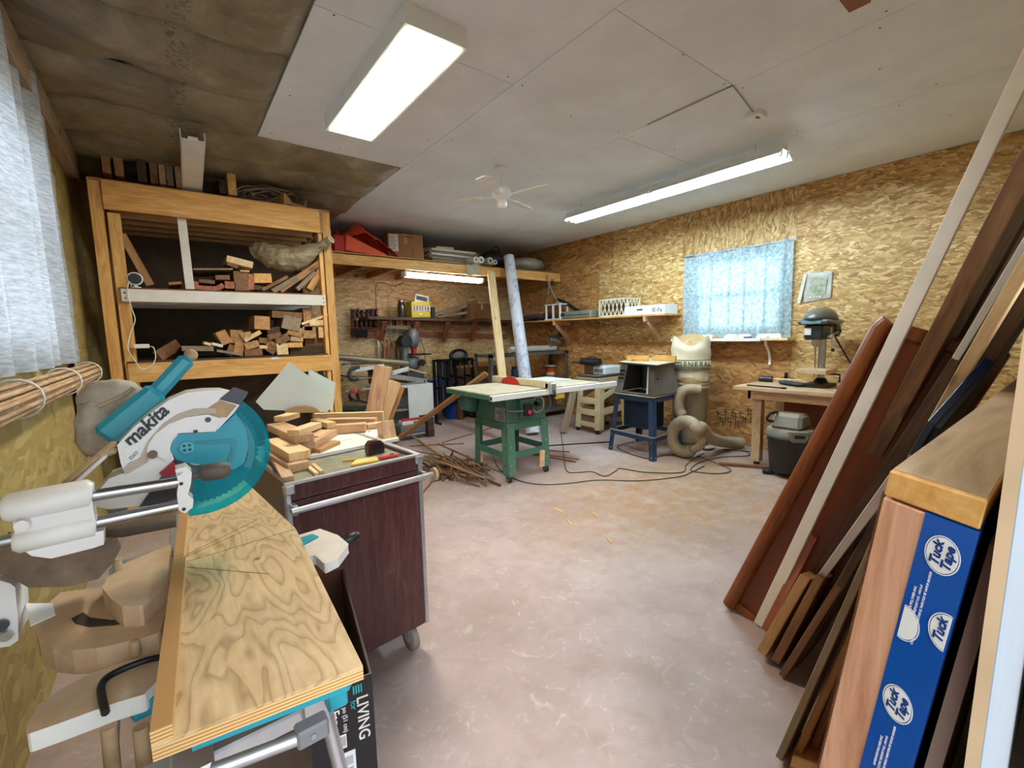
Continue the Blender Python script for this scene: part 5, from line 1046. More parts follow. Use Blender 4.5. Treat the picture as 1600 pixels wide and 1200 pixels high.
for k, (a, c, wd, th_, m, y, lb) in enumerate((((110,270),(330,180),22,.05,ALU,6.95,'thin bright strip leaning at the left of the metal stock'),((120,235),(560,215),16,.1,GREY,7.0,'flat grey sheet under the pipe'),((262,312),(640,248),46,.03,WHITEM,6.80,'left white slotted bar in the metal stock'),((735,345),(950,285),50,.03,WHITEM,6.80,'right white slotted bar in the metal stock'),((940,290),(1150,345),16,.10,PINEP,6.80,'curled cream strip on the white cabinet'),((700,375),(1165,445),58,.08,ALU,6.85,'upper square aluminium extrusion ending over the cabinet'),((700,470),(1160,505),40,.08,mat('old_alu','#8e8878',.5,.5),6.85,'lower square extrusion ending over the cabinet'),((120,430),(500,500),36,.06,mat('dull_brass','#8f866c',.45,.5),6.75,'dull yellow rail low in the metal stock'),((130,380),(700,420),20,.2,GREYD,7.0,'dark flat bar in the middle of the metal stock'),((300,400),(640,405),14,.1,ALU,6.9,'narrow bright bar behind the upright boards'))):
    o = planeb('metal_bar', z7(*a), z7(*c), wd*.125, th_, m, lb, y=y, cat='metal bar')
    if k in (2, 3):
        p = PY(y-.02,*z7(a[0]+18,a[1]-5)); MB().cyl(p, p+V((0,.003,0)), .009, n=8).build('hole', BLACK, o)
    if k in (5, 6):
        p = PY(y-.045,*z7(c[0]-10,c[1])); MB().box((p.x-.02,p.y,p.z-.02),(p.x+.0,p.y+.01,p.z+.02)).build('slot', BLACK, o)
MB().tube(spline([PY(6.7,*z7(x,y)) for x,y in ((330,265),(240,290),(205,360),(240,420),(320,410))],5), .03, 8).build('bent_pipe', GREYD, label='bent grey pipe hooking down from the metal stock', cat='pipe')
rc = thing('bar_clamp', 'red and black bar clamp hung under the metal stock', 'clamp', PY(6.6,*z7(300,600)))
planeb('bar', z7(150,570), z7(490,535), 3, .02, ALU, None, y=6.6, parent=rc); planeb('head', z7(210,580), z7(270,570), 6, .04, RED, None, y=6.59, parent=rc); planeb('head', z7(310,570), z7(350,562), 6, .04, RED, None, y=6.59, parent=rc)
for a, c in (((200,610),(230,690)),((300,600),(330,700)),((330,690),(480,730)),((210,650),(300,700))): planeb('jaw', z7(*a), z7(*c), 4, .03, BLACK, None, y=6.6, parent=rc)
p = PY(6.7,*z7(250,850)); bn = thing('storage_bin', 'dark teal storage bin on the floor behind the rack post', 'bin', (p.x,6.8,0)); TB = mat('bin_teal','#27474a',.5,var=.15)
MB().lathe([(.0,.0),(.20,.0),(.24,.42),(.255,.42),(.255,.45),(.235,.45)], (p.x,6.85,.0), 4, smooth=False).build('tub', TB, bn); MB().lathe([(.26,.45),(.26,.47),(0,.48)], (p.x,6.85,.0), 4, smooth=False).build('lid', TB, bn)
sw = thing('stock_horse', 'dark timber horse carrying the metal stock behind the rack', 'sawhorse', (2.3,6.85,0))
for x in (1.75, 2.5):
    board('upright', (x,6.98,0), (x,6.98,1.05), .07, .05, DARKW, (1,0,0), sw); board('foot', (x,6.6,.03), (x,7.3,.03), .05, .05, DARKW, parent=sw)
    for z in (.62,.80,.97): board('arm', (x,6.62,z), (x,7.0,z), .04, .04, DARKW, parent=sw)
# drawer box with small things on the floor
p = PZ(0,635,672); sb = thing('tool_chest', 'low grey tool chest on the floor beside the white cabinet', 'tool chest', (p.x,6.2,0))
MB().box((p.x-.38,6.1,.0),(p.x+.02,6.4,.10)).build('base', GREYD, sb, .004); MB().box((p.x-.38,6.1,.105),(p.x+.02,6.4,.21)).build('drawer', GREY, sb, .004); MB().box((p.x-.36,6.08,.06),(p.x,6.1,.085)).build('handle', ALU, sb); MB().box((p.x+.03,6.05,0.0),(p.x+.14,6.35,.3)).build('side_case', DARKW, sb, .006)
MB().box((p.x-.33,6.15,.212),(p.x-.15,6.3,.27)).build('small_box', WHITE, bev=.004, label='small white box on the grey tool chest', cat='box'); board('block', (p.x-.32,6.2,.285), (p.x-.02,6.16,.29), .03, .06, RED, label='red bar lying on the grey tool chest', cat='bar')
# clamp stand: black frame with hanging bar clamps
cx0, cx1 = PY(6.85,682,600).x, PY(6.85,742,600).x
cs_ = thing('clamp_stand', 'black steel stand hung with bar clamps near the back wall', 'clamp stand', ((cx0+cx1)/2,6.9,0))
for x in (cx0, cx1):
    MB().box((x-.02,6.9,.02),(x+.02,6.94,1.12)).build('upright', BLACKM, cs_); MB().box((x-.02,6.75,0.0),(x+.02,7.15,.03)).build('foot', BLACKM, cs_)
for z in (1.10, .62): MB().box((cx0,6.9,z-.02),(cx1,6.93,z+.02)).build('cross_rail', BLACKM, cs_)
MB().box((cx0+.1,6.95,.3),(cx1-.03,7.0,1.08)).build('backing_sheet', BLACK, cs_)
for i in range(9):
    x = cx0+.03+(cx1-cx0-.06)*i/8; zt = 1.13-.02*(i%3); L = (.55,.7,.45)[i%3]
    c = thing('bar_clamp', ORD[i]+' bar clamp from the left on the black clamp stand', 'clamp', (x,6.83,zt-L), 'bar clamps on the black stand')
    MB().box((x-.006,6.83,zt-L),(x+.006,6.86,zt)).build('bar', STEEL if i % 2 else BLACKM, c); MB().box((x-.012,6.74,zt-.03),(x+.012,6.87,zt)).build('fixed_jaw', BLACKM, c); MB().box((x-.012,6.75,zt-.33),(x+.012,6.87,zt-.29)).build('sliding_jaw', BLACKM, c); MB().cyl((x,6.77,zt-.44),(x,6.77,zt-.30),.012,n=8).build('screw_handle', [BLUEP,BLACK,DARKW][i%3], c)
BLUEB = mat('blue_plastic','#1446a8',.4,var=.1)
bp = PY(6.95,681,640); bl_ = thing('blue_bin', 'tall narrow blue bin beside the white cabinet', 'bin', (bp.x,7.0,0)); MB().box((bp.x-.06,6.98,0),(bp.x+.06,7.12,.72)).build('body', BLUEB, bl_, .01); MB().box((bp.x-.07,6.97,.72),(bp.x+.07,7.13,.75)).build('rim', BLUEB, bl_, .006)
bp = PY(7.0,722,655); br_ = thing('blue_drum', 'round blue drum on the floor behind the table saw', 'drum', (bp.x,7.15,0)); MB().lathe([(0,.0),(.20,.0),(.21,.02),(.215,.25),(.225,.26),(.215,.27),(.215,.5),(.225,.52),(.19,.56),(0,.56)], (bp.x-.02,7.22,0), 26).build('shell', BLUEB, br_); MB().lathe([(0,.562),(.18,.562),(.18,.58),(0,.58)], (bp.x-.02,7.22,0), 26).build('lid', BLACK, br_)
# workbench along back wall, with grinder
wbn = thing('workbench', 'brown timber workbench against the back wall', 'workbench', (4.6,7.3,0)); bz = PY(6.9,750,571).z
board('bench_top', (4.02,7.22,bz), (5.1,7.22,bz), .05, .66, PINED, (0,0,1), wbn)
for x in (4.1, 5.02):
    for y in (6.96, 7.5): board('leg', (x,y,0), (x,y,bz-.03), .09, .09, BROWN, (1,0,0), wbn)
MB().box((4.16,6.93,bz-.45),(5.0,6.95,bz-.03)).build('front_panel', BROWN, wbn); MB().box((4.16,7.0,.2),(5.0,7.5,.23)).build('low_shelf', BROWN, wbn)
board('offcut', (4.1,6.98,bz+.045), (4.95,6.99,bz+.045), .03, .1, PINED, (0,0,1), label='plank lying along the brown workbench edge', cat='board')
gp = PY(6.9,720,556); gr = thing('bench_grinder', 'dark bench grinder guard on the workbench end', 'grinder', (gp.x,7.0,bz+.03))
M = basis((gp.x,6.98,gp.z), (1,0,.1), (0,.2,1)); MB().tube([M@V((.17*math.cos(a),.10*math.sin(a),0)) for a in [i*math.pi/10 for i in range(20)]], .03, 8, closed=True).build('guard_ring', BLACKM, gr); MB().lathe([(0,-.02),(.12,-.02),(.12,.02),(0,.02)], (0,0,0), 20).build('wheel', GREY, gr, M=M @ Mx.Diagonal((1,.65,1,1)))
MB().tube(spline([(gp.x-.12,7.0,gp.z-.06),(gp.x-.2,7.0,gp.z-.13),(gp.x-.32,7.0,bz+.03)],5), .025, 8).build('arm', BLACKM, gr); MB().box((gp.x-.15,6.9,bz+.026),(gp.x+.15,7.1,bz+.06)).build('base', BLACKM, gr); MB().cyl((gp.x,7.0,bz+.05),(gp.x,7.0,gp.z-.05),.04,n=12).build('pedestal', BLACKM, gr)
# band saw
q = lambda u, v, y=7.28: PY(y, u, v)
bs = thing('band_saw', 'grey benchtop band saw on a pedestal before the back wall tools', 'band saw', (q(642,560).x,7.0,0)); BSG = mat('bandsaw_grey','#7d8489',.4,.2,var=.12,dust=.3)
c = q(645,529); r = (q(653,529)-q(637,529)).length/2+.03; MB().lathe([(0,-.10),(r*.9,-.10),(r,-.08),(r,.08),(0,.08)], c, 26, M=Mx.Rotation(math.pi/2,4,'X') @ Mx.Diagonal((.68,1.35,1,1))).build('wheel_cover', BSG, bs)
MB().cyl(q(632,533)+V((0,-.1,0)), q(632,533)+V((0,.1,0)), .10, n=18).build('motor', BLACK, bs); MB().box((c.x-.20,7.25,.9),(c.x-.10,7.39,c.z)).build('column', BSG, bs, .01)
t0 = q(650,553.5); MB().box((t0.x-.17,7.12,t0.z-.015),(t0.x+.22,7.45,t0.z+.01)).build('table', BLACKM, bs); MB().box((t0.x-.08,7.22,t0.z+.012),(t0.x-.01,7.30,c.z-.12)).build('blade_guide', RED, bs, .004)
MB().cyl(c+V((0,0,.2)), c+V((0,0,.235)), .02, n=10).build('tension_knob', BLACK, bs)
c2_ = q(645,567); MB().lathe([(0,-.09),(r*.85,-.09),(r*.95,-.07),(r*.95,.07),(0,.07)], c2_, 24, M=Mx.Rotation(math.pi/2,4,'X')).build('lower_cover', BSG, bs); MB().cyl(c2_+V((.12,-.13,0)), c2_+V((.12,-.09,0)), .06, n=14).build('pulley', BLACK, bs)
MB().hexa([V(k) for k in ((c2_.x-.2,7.14,0),(c2_.x+.2,7.14,0),(c2_.x+.2,7.5,0),(c2_.x-.2,7.5,0),(c2_.x-.15,7.17,c2_.z-.16),(c2_.x+.15,7.17,c2_.z-.16),(c2_.x+.15,7.45,c2_.z-.16),(c2_.x-.15,7.45,c2_.z-.16))]).build('pedestal', GREYD, bs)
MB().tube(spline([c+V((.14,0,0)), c+V((.2,-.02,-.2)), t0+V((.16,0,.0)), t0+V((.2,0,-.25))],5), .006, 6).build('cable', BLACK, bs)
# ---------------------------------------------------------------- steel shelving near the back corner
sh = thing('steel_shelving', 'dark perforated steel shelving unit in the back right corner', 'shelving', (5.2,6.2,0)); SHM = mat('shelf_steel','#6b665e',.55,.3,var=.25)
pz = [PY(5.95,885,548).z, PY(5.95,885,590).z]; xa, xb = PY(5.95,766,560).x, PY(5.95,887,560).x
for x in (xa, xb):
    for y in (5.95, 6.42): angle_leg(V((x,y,0)), V((x,y,pz[0]+.02)), .06, sh, SHM, 1 if x == xa else -1, 1 if y < 6.2 else -1, 'post')
for z in (pz[0], pz[1], .15): MB().box((xa,5.95,z-.05),(5.875,6.43,z)).build('shelf', SHM, sh, .002)
for i in range(16): MB().cyl((xb-.022,5.949,pz[0]-.05-.06*i),(xb-.022,5.952,pz[0]-.05-.06*i),.009,n=6).build('post_slot', BLACK, sh) if pz[0]-.05-.06*i > .05 else None
BKO = mat('bucket_orange','#e8631e',.45,var=.06)
p = PY(6.28,860,577); bk_ = thing('bucket', 'orange bucket with white bands on the steel shelving', 'bucket', (p.x,6.28,pz[1]))
zz = pz[1]+.001; MB().lathe([(0,0),(.085,0),(.088,.09)], (p.x,6.28,zz), 20).build('lower_band', WHITE, bk_); MB().lathe([(.0885,.04),(.0905,.04),(.0905,.055),(.0885,.055)], (p.x,6.28,zz), 20).build('stripe', BKO, bk_); MB().lathe([(.089,.09),(.098,.20),(.102,.20),(.102,.215),(.09,.215),(0,.18)], (p.x,6.28,zz), 20).build('orange_shell', BKO, bk_); MB().lathe([(.103,.205),(.106,.205),(.106,.22),(.0,.222)], (p.x,6.28,zz), 20).build('lid', WHITE, bk_)
p = PY(6.1,905,580); card_box('cardboard_box', Mx.Translation((xb+.125,6.02,pz[1]+.001)), (.19,.12,.29), CARD, 'plain carton at the right end of the steel shelving', tape=False)
rt_ = thing('router', 'dark blue router tool on the steel shelving by the marbled roll', 'router', PY(6.1,806,590)); p = PY(6.1,806,590); MB().cyl((p.x,6.12,pz[1]+.05),(p.x,6.12,pz[1]+.22),.07,n=16).build('motor', BLUEP, rt_); MB().box((p.x-.09,6.05,pz[1]+.001),(p.x+.09,6.2,pz[1]+.05)).build('base', ALU, rt_, .006); MB().cyl((p.x,6.12,pz[1]+.22),(p.x,6.12,pz[1]+.27),.055,n=16).build('cap', BLACK, rt_)
a, c = V((PY(6.1,797,536).x,6.12,pz[0]+.056)), V((PY(6.1,868,537).x,6.12,pz[0]+.056)); pr_ = thing('paper_roll', 'grey-white roll lying on top of the steel shelving', 'paper roll', a); MB().cyl(a, c, .055, n=16).build('paper', mat('paper_grey','#b9b6b0',.8), pr_); MB().cyl(c, c+V((.003,0,0)), .03, n=12).build('core', CARDD, pr_)
for i, (a, c, wd, m) in enumerate((((858,540),(900,528),6,STEEL),((860,533),(905,545),5,GREY),((868,526),(912,548),5,ALU),((855,528),(880,523),4,STEEL),((872,541),(915,553),6,GREYD))):
    A, B = PY(6.08,*a), PY(6.12,*c); zo = pz[0]+.02+.03*i-min(A.z,B.z) if min(A.z,B.z) < pz[0]+.015 else 0
    board('tool_part', A+V((0,0,zo)), B+V((0,0,zo)), wd*SC(A), .03, m, label=ORD[i]+' metal piece in the jumble on top of the steel shelving', cat='metal part', group='metal parts on the steel shelving')
# ---------------------------------------------------------------- shelf on the right wall
rsf = thing('wall_shelf', 'pale timber shelf on the right wall with angled brackets', 'shelf', (5.7,5.3,1.5)); ZRS = 1.765
board('shelf_board', (5.675,3.64,ZRS-.012), (5.675,7.05,ZRS-.012), .024, .43, PINE, (0,0,1), rsf)
for yy in (3.98, 5.9):
    board('arm', (5.46,yy,ZRS-.062), (XR-.02,yy,ZRS-.062), .075, .04, FIR, parent=rsf); board('brace', (5.54,yy,ZRS-.10), (XR-.03,yy,1.38), .07, .04, FIR, (0,0,1), rsf)
c0_ = PX(5.52,957,493); lc = thing('lattice_crate', 'cream lattice crate on the right wall shelf', 'crate', (5.62,4.58,ZRS)); LAT = mat('cream_plastic','#e3d9bd',.5,var=.06)
ya, yb_ = PX(5.50,936,480).y, PX(5.50,981,480).y; zl, zh = ZRS+.001, ZRS+.27
for x in (5.50, 5.80):
    for z0_ in (zl, zh-.02): MB().box((x-.008,yb_,z0_),(x+.008,ya,z0_+.02)).build('rim_bar', LAT, lc)
    for yy in (yb_, ya-.02): MB().box((x-.008,yy,zl),(x+.008,yy+.02,zh)).build('corner_bar', LAT, lc)
    nn = 7
    for i in range(nn):
        y_a = yb_+(ya-yb_)*i/nn; y_b = yb_+(ya-yb_)*(i+1.0)/nn
        board('lattice_bar', (x,y_a,zl), (x,y_b,zh), .012, .010, LAT, (0,1,0), lc, bev=0); board('lattice_bar', (x,y_b,zl), (x,y_a,zh), .012, .010, LAT, (0,1,0), lc, bev=0)
for yy in (ya-.01, yb_+.01):
    for z0_ in (zl, zh-.02): MB().box((5.50,yy-.008,z0_),(5.80,yy+.008,z0_+.02)).build('rim_bar', LAT, lc)
    for i in range(4): board('lattice_bar', (5.5+.075*i,yy,zl), (5.5+.075*(i+1),yy,zh), .012, .01, LAT, (1,0,0), lc, bev=0); board('lattice_bar', (5.5+.075*(i+1),yy,zl), (5.5+.075*i,yy,zh), .012, .01, LAT, (1,0,0), lc, bev=0)
MB().box((5.5,yb_+.01,zl),(5.8,ya-.01,zl+.008)).build('base', LAT, lc)
MB().box((5.53,yb_+.05,zl+.01),(5.77,ya-.06,zh-.05)).build('dark_case', DARKW, bev=.01, label='dark case stored inside the cream lattice crate', cat='case')
wbx = thing('white_tray', 'shallow white carton with black print at the right shelf end', 'box', (5.62,3.95,ZRS)); y_a, y_b = PX(5.48,976,485).y, 3.66
MB().box((5.48,y_b,ZRS+.001),(5.80,y_a,ZRS+.01)).build('base', WHITE, wbx)
for a, c in (((5.48,y_b,ZRS+.01),(5.486,y_a,ZRS+.13)),((5.794,y_b,ZRS+.01),(5.80,y_a,ZRS+.13)),((5.486,y_b,ZRS+.01),(5.794,y_b+.006,ZRS+.13)),((5.486,y_a-.006,ZRS+.01),(5.794,y_a,ZRS+.13))): MB().box(a, c).build('side', WHITE, wbx)
text_fit('lettering', 'IE-Fa', V((5.4795,3.86,ZRS+.055)), V((5.4795,3.70,ZRS+.055)), (0,0,1), BLACK, wbx, bold=.01); MB().box((5.479,4.02,ZRS+.06),(5.4805,4.12,ZRS+.085)).build('hand_hole', GREYD, wbx)
# small items at the far end of the right shelf
p = PX(5.55,860,492); rck = thing('white_rack', 'little white posted rack on the right wall shelf', 'rack', (5.6,p.y,ZRS))
ya, yb_ = PX(5.5,852,490).y, PX(5.5,877,490).y
MB().box((5.48,yb_,ZRS+.26),(5.7,ya,ZRS+.28)).build('top', WHITE, rck); MB().box((5.48,yb_,ZRS+.001),(5.7,ya,ZRS+.02)).build('base', WHITE, rck)
for yy in (yb_+.03, (ya+yb_)/2, ya-.03):
    for x in (5.5, 5.68): MB().cyl((x,yy,ZRS+.02),(x,yy,ZRS+.26),.02,n=10).build('post', WHITE, rck)
yy = PX(5.5,885,490).y; tc_ = thing('tool_case', 'grey-green tool case on the right wall shelf', 'case', (5.6,yy,ZRS)); MB().box((5.50,yy-.55,ZRS+.001),(5.78,yy+.22,ZRS+.13)).build('shell', mat('case_green','#8a8f7e',.5,var=.1), tc_, .02); MB().box((5.495,yy+.05,ZRS+.05),(5.502,yy+.16,ZRS+.1)).build('latch', BLACK, tc_); MB().box((5.49,yy-.55,ZRS+.062),(5.5,yy+.2,ZRS+.068)).build('seam', GREYD, tc_)
MB().tube(spline([PX(5.72,868,468),PX(5.68,885,474),PX(5.66,905,487),PX(5.66,925,495)],6), .035, 8).build('vacuum_hose', BLACK, label='black flexible hose drooping over the tool case', cat='hose')
for i, (z, u0, u1, m) in enumerate(((.015,818,850,BLACK),(.06,820,852,GREYD),(.10,822,853,BROWN),(.14,826,853,GREYW))): A, B = PX(5.6,u0,495), PX(5.6,u1,495); board('flat_tray', (5.6,A.y,ZRS+z), (5.6,B.y,ZRS+z), .03, .3, m, (0,0,1), label=['lowest black','second grey','third brown','topmost grey-brown'][i]+' flat tray stacked at the far end of the right shelf', cat='tray', group='flat trays on the right shelf')
board('offcut', (5.72,4.35,ZRS+.285), (5.72,4.82,ZRS+.285), .02, .15, GREYW, (0,0,1), label='grey board lying across the lattice crate top', cat='board')
# ---------------------------------------------------------------- plywood tool stand with planer
st_ = thing('tool_stand', 'cream plywood tool stand on casters left of the blue stand', 'stand', (5.3,4.65,0)); CRM = mat('cream_plywood','#c9b994',.6,var=.1,scale=8)
X0, X1, Y0, Y1, ZH = 4.98, 5.66, 4.44, 4.84, .84
for x in (X0, X1):
    for y in (Y0, Y1):
        b = V((x,y,.06)); t = V((x+(.05 if x == X0 else -.05), y+(.03 if y == Y0 else -.03), ZH-.02)); board('leg', b, t, .10, .022, CRM, (0,1,0), st_); board('leg_flank', b+V((.05 if x == X0 else -.05,-.02 if y == Y0 else .02,0)), t+V((.05 if x == X0 else -.05,-.02 if y == Y0 else .02,0)), .12, .022, CRM, (1,0,0), st_)
        MB().cyl((x-.01,y,.03),(x+.02,y,.03),.03,n=12).build('caster', BLACK, st_)
for y in (Y0-.005, Y1+.005): board('rail', (X0,y,.32), (X1,y,.36), .10, .02, CRM, parent=st_); board('rail', (X0+.03,y,ZH-.09), (X1-.03,y,ZH-.09), .16, .02, CRM, parent=st_); board('diagonal', (X0+.04,y,.52), (X1-.05,y,.74), .08, .02, CRM, parent=st_)
for x in (X0+.01, X1-.01): board('rail', (x,Y0,.32), (x,Y1,.32), .09, .02, CRM, parent=st_); board('rail', (x+.03*(1 if x < 5.3 else -1),Y0,ZH-.07), (x+.03*(1 if x < 5.3 else -1),Y1,ZH-.07), .12, .02, CRM, parent=st_); board('rail', (x,Y0,.13), (x,Y1,.13), .07, .02, CRM, parent=st_); board('sill', (x-.012 if x < 5.3 else x,Y0+.05,.50), (x-.012 if x < 5.3 else x,Y1-.05,.50), .09, .02, CRM, parent=st_)
MB().box((X0,Y0-.02,ZH-.02),(X1,Y1+.02,ZH+.005)).build('top', CRM, st_); MB().box((X0+.02,Y0+.02,.36),(X1-.02,Y1-.02,.375)).build('shelf', BROWN, st_)
pl_ = thing('planer', 'small white and black planer on the cream tool stand', 'planer', (5.35,4.64,ZH+.005)); z = ZH+.006
MB().box((X0+.0,Y0-.0,z),(X1-.05,Y1,z+.035)).build('base_plate', GREYD, pl_, .004); MB().box((5.12,4.42,z+.035),(5.5,4.66,z+.17)).build('housing', mat('pale_blue_white','#cfdbe2',.4,var=.05), pl_, .02)
for i in range(5): MB().box((5.115,4.46+.035*i,z+.07),(5.121,4.48+.035*i,z+.13)).build('vent', GREYD, pl_)
MB().cyl((5.1,4.50,z+.235),(5.1,4.86,z+.235),.055,n=18).build('motor', BLACK, pl_); MB().cyl((5.1,4.86,z+.235),(5.1,5.06,z+.225),.045,.03,14).build('dust_spout', CARDD, pl_); MB().box((5.14,4.66,z+.035),(5.4,4.86,z+.19)).build('gearbox', BROWN, pl_, .01)
MB().tube([(5.12+.07*math.cos(a)*(1+.1*math.sin(3*a)),4.66+.07*math.sin(a),z+.30+.012*math.sin(2*a)) for a in [i*.45 for i in range(30)]], .006, 5).build('cord_coil', BLACK, pl_)
# ---------------------------------------------------------------- blue stand with router table
bt = thing('router_table', 'grey router table on a blue angle-iron stand', 'router table', (4.7,3.4,0))
fl = [V((4.38,3.04,0)), V((4.44,3.77,0)), V((5.10,3.10,0)), V((5.14,3.82,0))]; tl = [V((4.47,3.12,.75)), V((4.50,3.70,.75)), V((5.02,3.16,.75)), V((5.04,3.74,.75))]
for i, (f, t) in enumerate(zip(fl, tl)):
    sx = 1 if i < 2 else -1; sy = 1 if i in (0, 2) else -1; lg = angle_leg(f, t, .065, bt, BLUEP, sx, sy)
    for k in (.05,.28,.36,.93): p = f.lerp(t, k); MB().cyl(p+V((-.003*sx,.03*sy,0)), p+V((.006*sx,.03*sy,0)), .008, n=8).build('bolt', STEEL, lg); MB().cyl(p+V((.03*sx,-.003*sy,0)), p+V((.03*sx,.006*sy,0)), .008, n=8).build('bolt', STEEL, lg)
for k, hgt in ((.95,.07),(.33,.06)):
    q4 = [f.lerp(t, k) for f, t in zip(fl, tl)]
    for i, j in ((0,1),(0,2),(1,3),(2,3)): board('stand_rail', q4[i], q4[j], hgt, .006, BLUEP, (0,0,1), bt, bev=0); board('rail_lip', q4[i]+V((0,0,hgt/2)), q4[j]+V((0,0,hgt/2)), .012, .03, CRM if k > .5 else ALU, (0,0,1), bt, bev=0)
MB().box((4.62,3.3,.30),(4.98,3.68,.70)).build('dust_bin', mat('navy_box','#14283f',.5,var=.15), bt, .02)
RTG = mat('router_grey','#6b6a68',.5,.2,var=.15,dust=.25)
A = [V((4.46,3.10,.765)), V((4.50,3.72,.765)), V((5.06,3.74,.765)), V((5.02,3.12,.765))]; B = [V((4.55,3.17,1.12)), V((4.57,3.66,1.12)), V((4.98,3.68,1.12)), V((4.96,3.19,1.12))]
def wall4(a, b, c, d, m, nm, t=.012, par=bt): n_ = (b-a).cross(d-a).normalized()*t; return MB().hexa([a, b, b+n_, a+n_, d, c, c+n_, d+n_]).build(nm, m, par)
wall4(A[0].lerp(A[1],.0), A[0].lerp(A[1],.14), B[0].lerp(B[1],.14), B[0], RTG, 'front_stile'); wall4(A[0].lerp(A[1],.80), A[1], B[1], B[0].lerp(B[1],.80), RTG, 'front_stile')
wall4(A[0].lerp(A[1],.14), A[0].lerp(A[1],.80), A[0].lerp(A[1],.80).lerp(B[0].lerp(B[1],.80),.06), A[0].lerp(A[1],.14).lerp(B[0].lerp(B[1],.14),.06), RTG, 'front_sill')
wall4(A[3], A[0], B[0], B[3], RTG, 'side_wall'); wall4(A[1], A[2], B[2], B[1], RTG, 'side_wall'); wall4(A[2], A[3], B[3], B[2], mat('cabinet_inside','#2b2a2a',.7), 'back_wall')
board('door_edge', A[0].lerp(A[1],.15)+V((-.008,0,.02)), B[0].lerp(B[1],.15)+V((-.008,0,-.02)), .016, .012, WHITE, (0,1,0), bt); k = A[0].lerp(B[0],.55)+V((.05,-.012,0)); MB().cyl(k, k+V((0,-.02,0)), .01, n=10).build('knob', BLACK, bt)
for i in range(3): k = A[0].lerp(A[1],.9).lerp(B[0].lerp(B[1],.9),.5+.13*i)+V((-.014,0,0)); MB().box((k.x-.002,k.y-.04,k.z-.014),(k.x+.004,k.y+.04,k.z+.014)).build('vent', BLACK, bt)
MB().cyl((4.8,3.45,.80),(4.8,3.45,1.1),.06,n=16).build('router_motor', BLACK, bt)
tq = [PZ(1.145,*p) for p in ((967,565),(1027,570),(1060,564),(1004,558))]
quad(tq, 1.12, 1.136).build('table_edge', BLACK, bt); quad(tq, 1.136, 1.146).build('table_top', mat('laminate_cream','#c9bda0',.5,var=.08,scale=10), bt)
for u0, u1 in ((981,1013),(1020,1056)): A_, B_ = PZ(1.146,u0,563.5), PZ(1.146,u1,565); board('fence_half', V((A_.x,A_.y,1.182)), V((B_.x,B_.y,1.182)), .068, .04, PINE, parent=bt)
# ---------------------------------------------------------------- dust collector with hose
dcx, dcy = 5.36, 3.18; dcol = thing('dust_collector', 'cream bag dust collector with thick hose behind the router table', 'dust collector', (dcx,dcy,0)); BAGM = mat('filter_cloth','#d6cbb0',.85,var=.08,scale=6); BAGT = mat('filter_cloth_brown','#b89c70',.85,var=.12,scale=6)
def bag(z0, z1, r, dent, k):
    pr = []
    for i in range(15):
        t = i/14; rr = r*(1-.0*t)*(1 if .06 < t < .9 else (.9 if t <= .06 else 1-.65*((t-.9)/.1)**2)); pr.append((rr, z0+(z1-z0)*t))
    b = MB(); b.lathe(pr+[(0,z1-.01)], (dcx,dcy,0), 32); vv = []
    for p in b.v:
        q_ = V((p.x-dcx,p.y-dcy,0)); s_ = 1+.07*noise.noise(V((q_.x*5+k,q_.y*5,p.z*5)))-.02*math.sin(p.z*40)*k*.2
        z = p.z
        if dent and z > z1-.3: z += .10*((-q_.x-q_.y*.6)/r)*((z-(z1-.3))/.3)*-.9 - .06*max(0, 1-q_.length/r)*((z-(z1-.3))/.3)
        vv.append(V((dcx+q_.x*s_, dcy+q_.y*s_, z)))
    b.v = vv; return b
vd = V((-dcx,-dcy,0)).normalized(); aa = math.atan2(vd.y, vd.x)
def bagpt(t, a, r, dz=0):
    rim = 1.46-.11*max(0, math.cos(a-aa))**1.5+.02*math.sin(a*3); z = .88+(rim-.88)*t
    rr = r*(1+.05*math.sin(math.pi*t)+.035*noise.noise(V((math.cos(a)*1.6,math.sin(a)*1.6,z*6)))-.02*math.sin(z*34+math.cos(a)*2))*(1-.10*max(0,t-.85)/.15)
    return V((dcx+rr*math.cos(a), dcy+rr*math.sin(a), z+dz))
b = MB(); b.grid(lambda u, v: bagpt(v, 2*math.pi*u, .228), 40, 22); b.build('filter_bag', BAGM, dcol)
b = MB(); b.grid(lambda u, v: bagpt(1, 2*math.pi*u, .228).lerp(V((dcx-.0,dcy,1.37-.03*math.cos(4*math.pi*u))), v)+V((0,0,-.07*math.sin(math.pi*min(1,v*1.2))))*1, 40, 10); b.build('bag_fold', BAGT, dcol)
for z in (.84,.90): MB().lathe([(.225,z-.015),(.235,z-.01),(.235,z+.01),(.225,z+.015)], (dcx,dcy,0), 30).build('bag_clamp', BAGT, dcol)
bag(.80,.96,.228,False,2).build('bag_roll', BAGT, dcol)
MB().lathe([(0,.06),(.20,.06),(.215,.1),(.215,.76),(.235,.78),(.235,.82),(0,.82)], (dcx,dcy,0), 28).build('canister', mat('canister_tan','#a3977f',.6,var=.12), dcol)
MB().lathe([(0,0),(.23,0),(.23,.06),(0,.06)], (dcx,dcy,0), 24).build('base', GREYD, dcol)
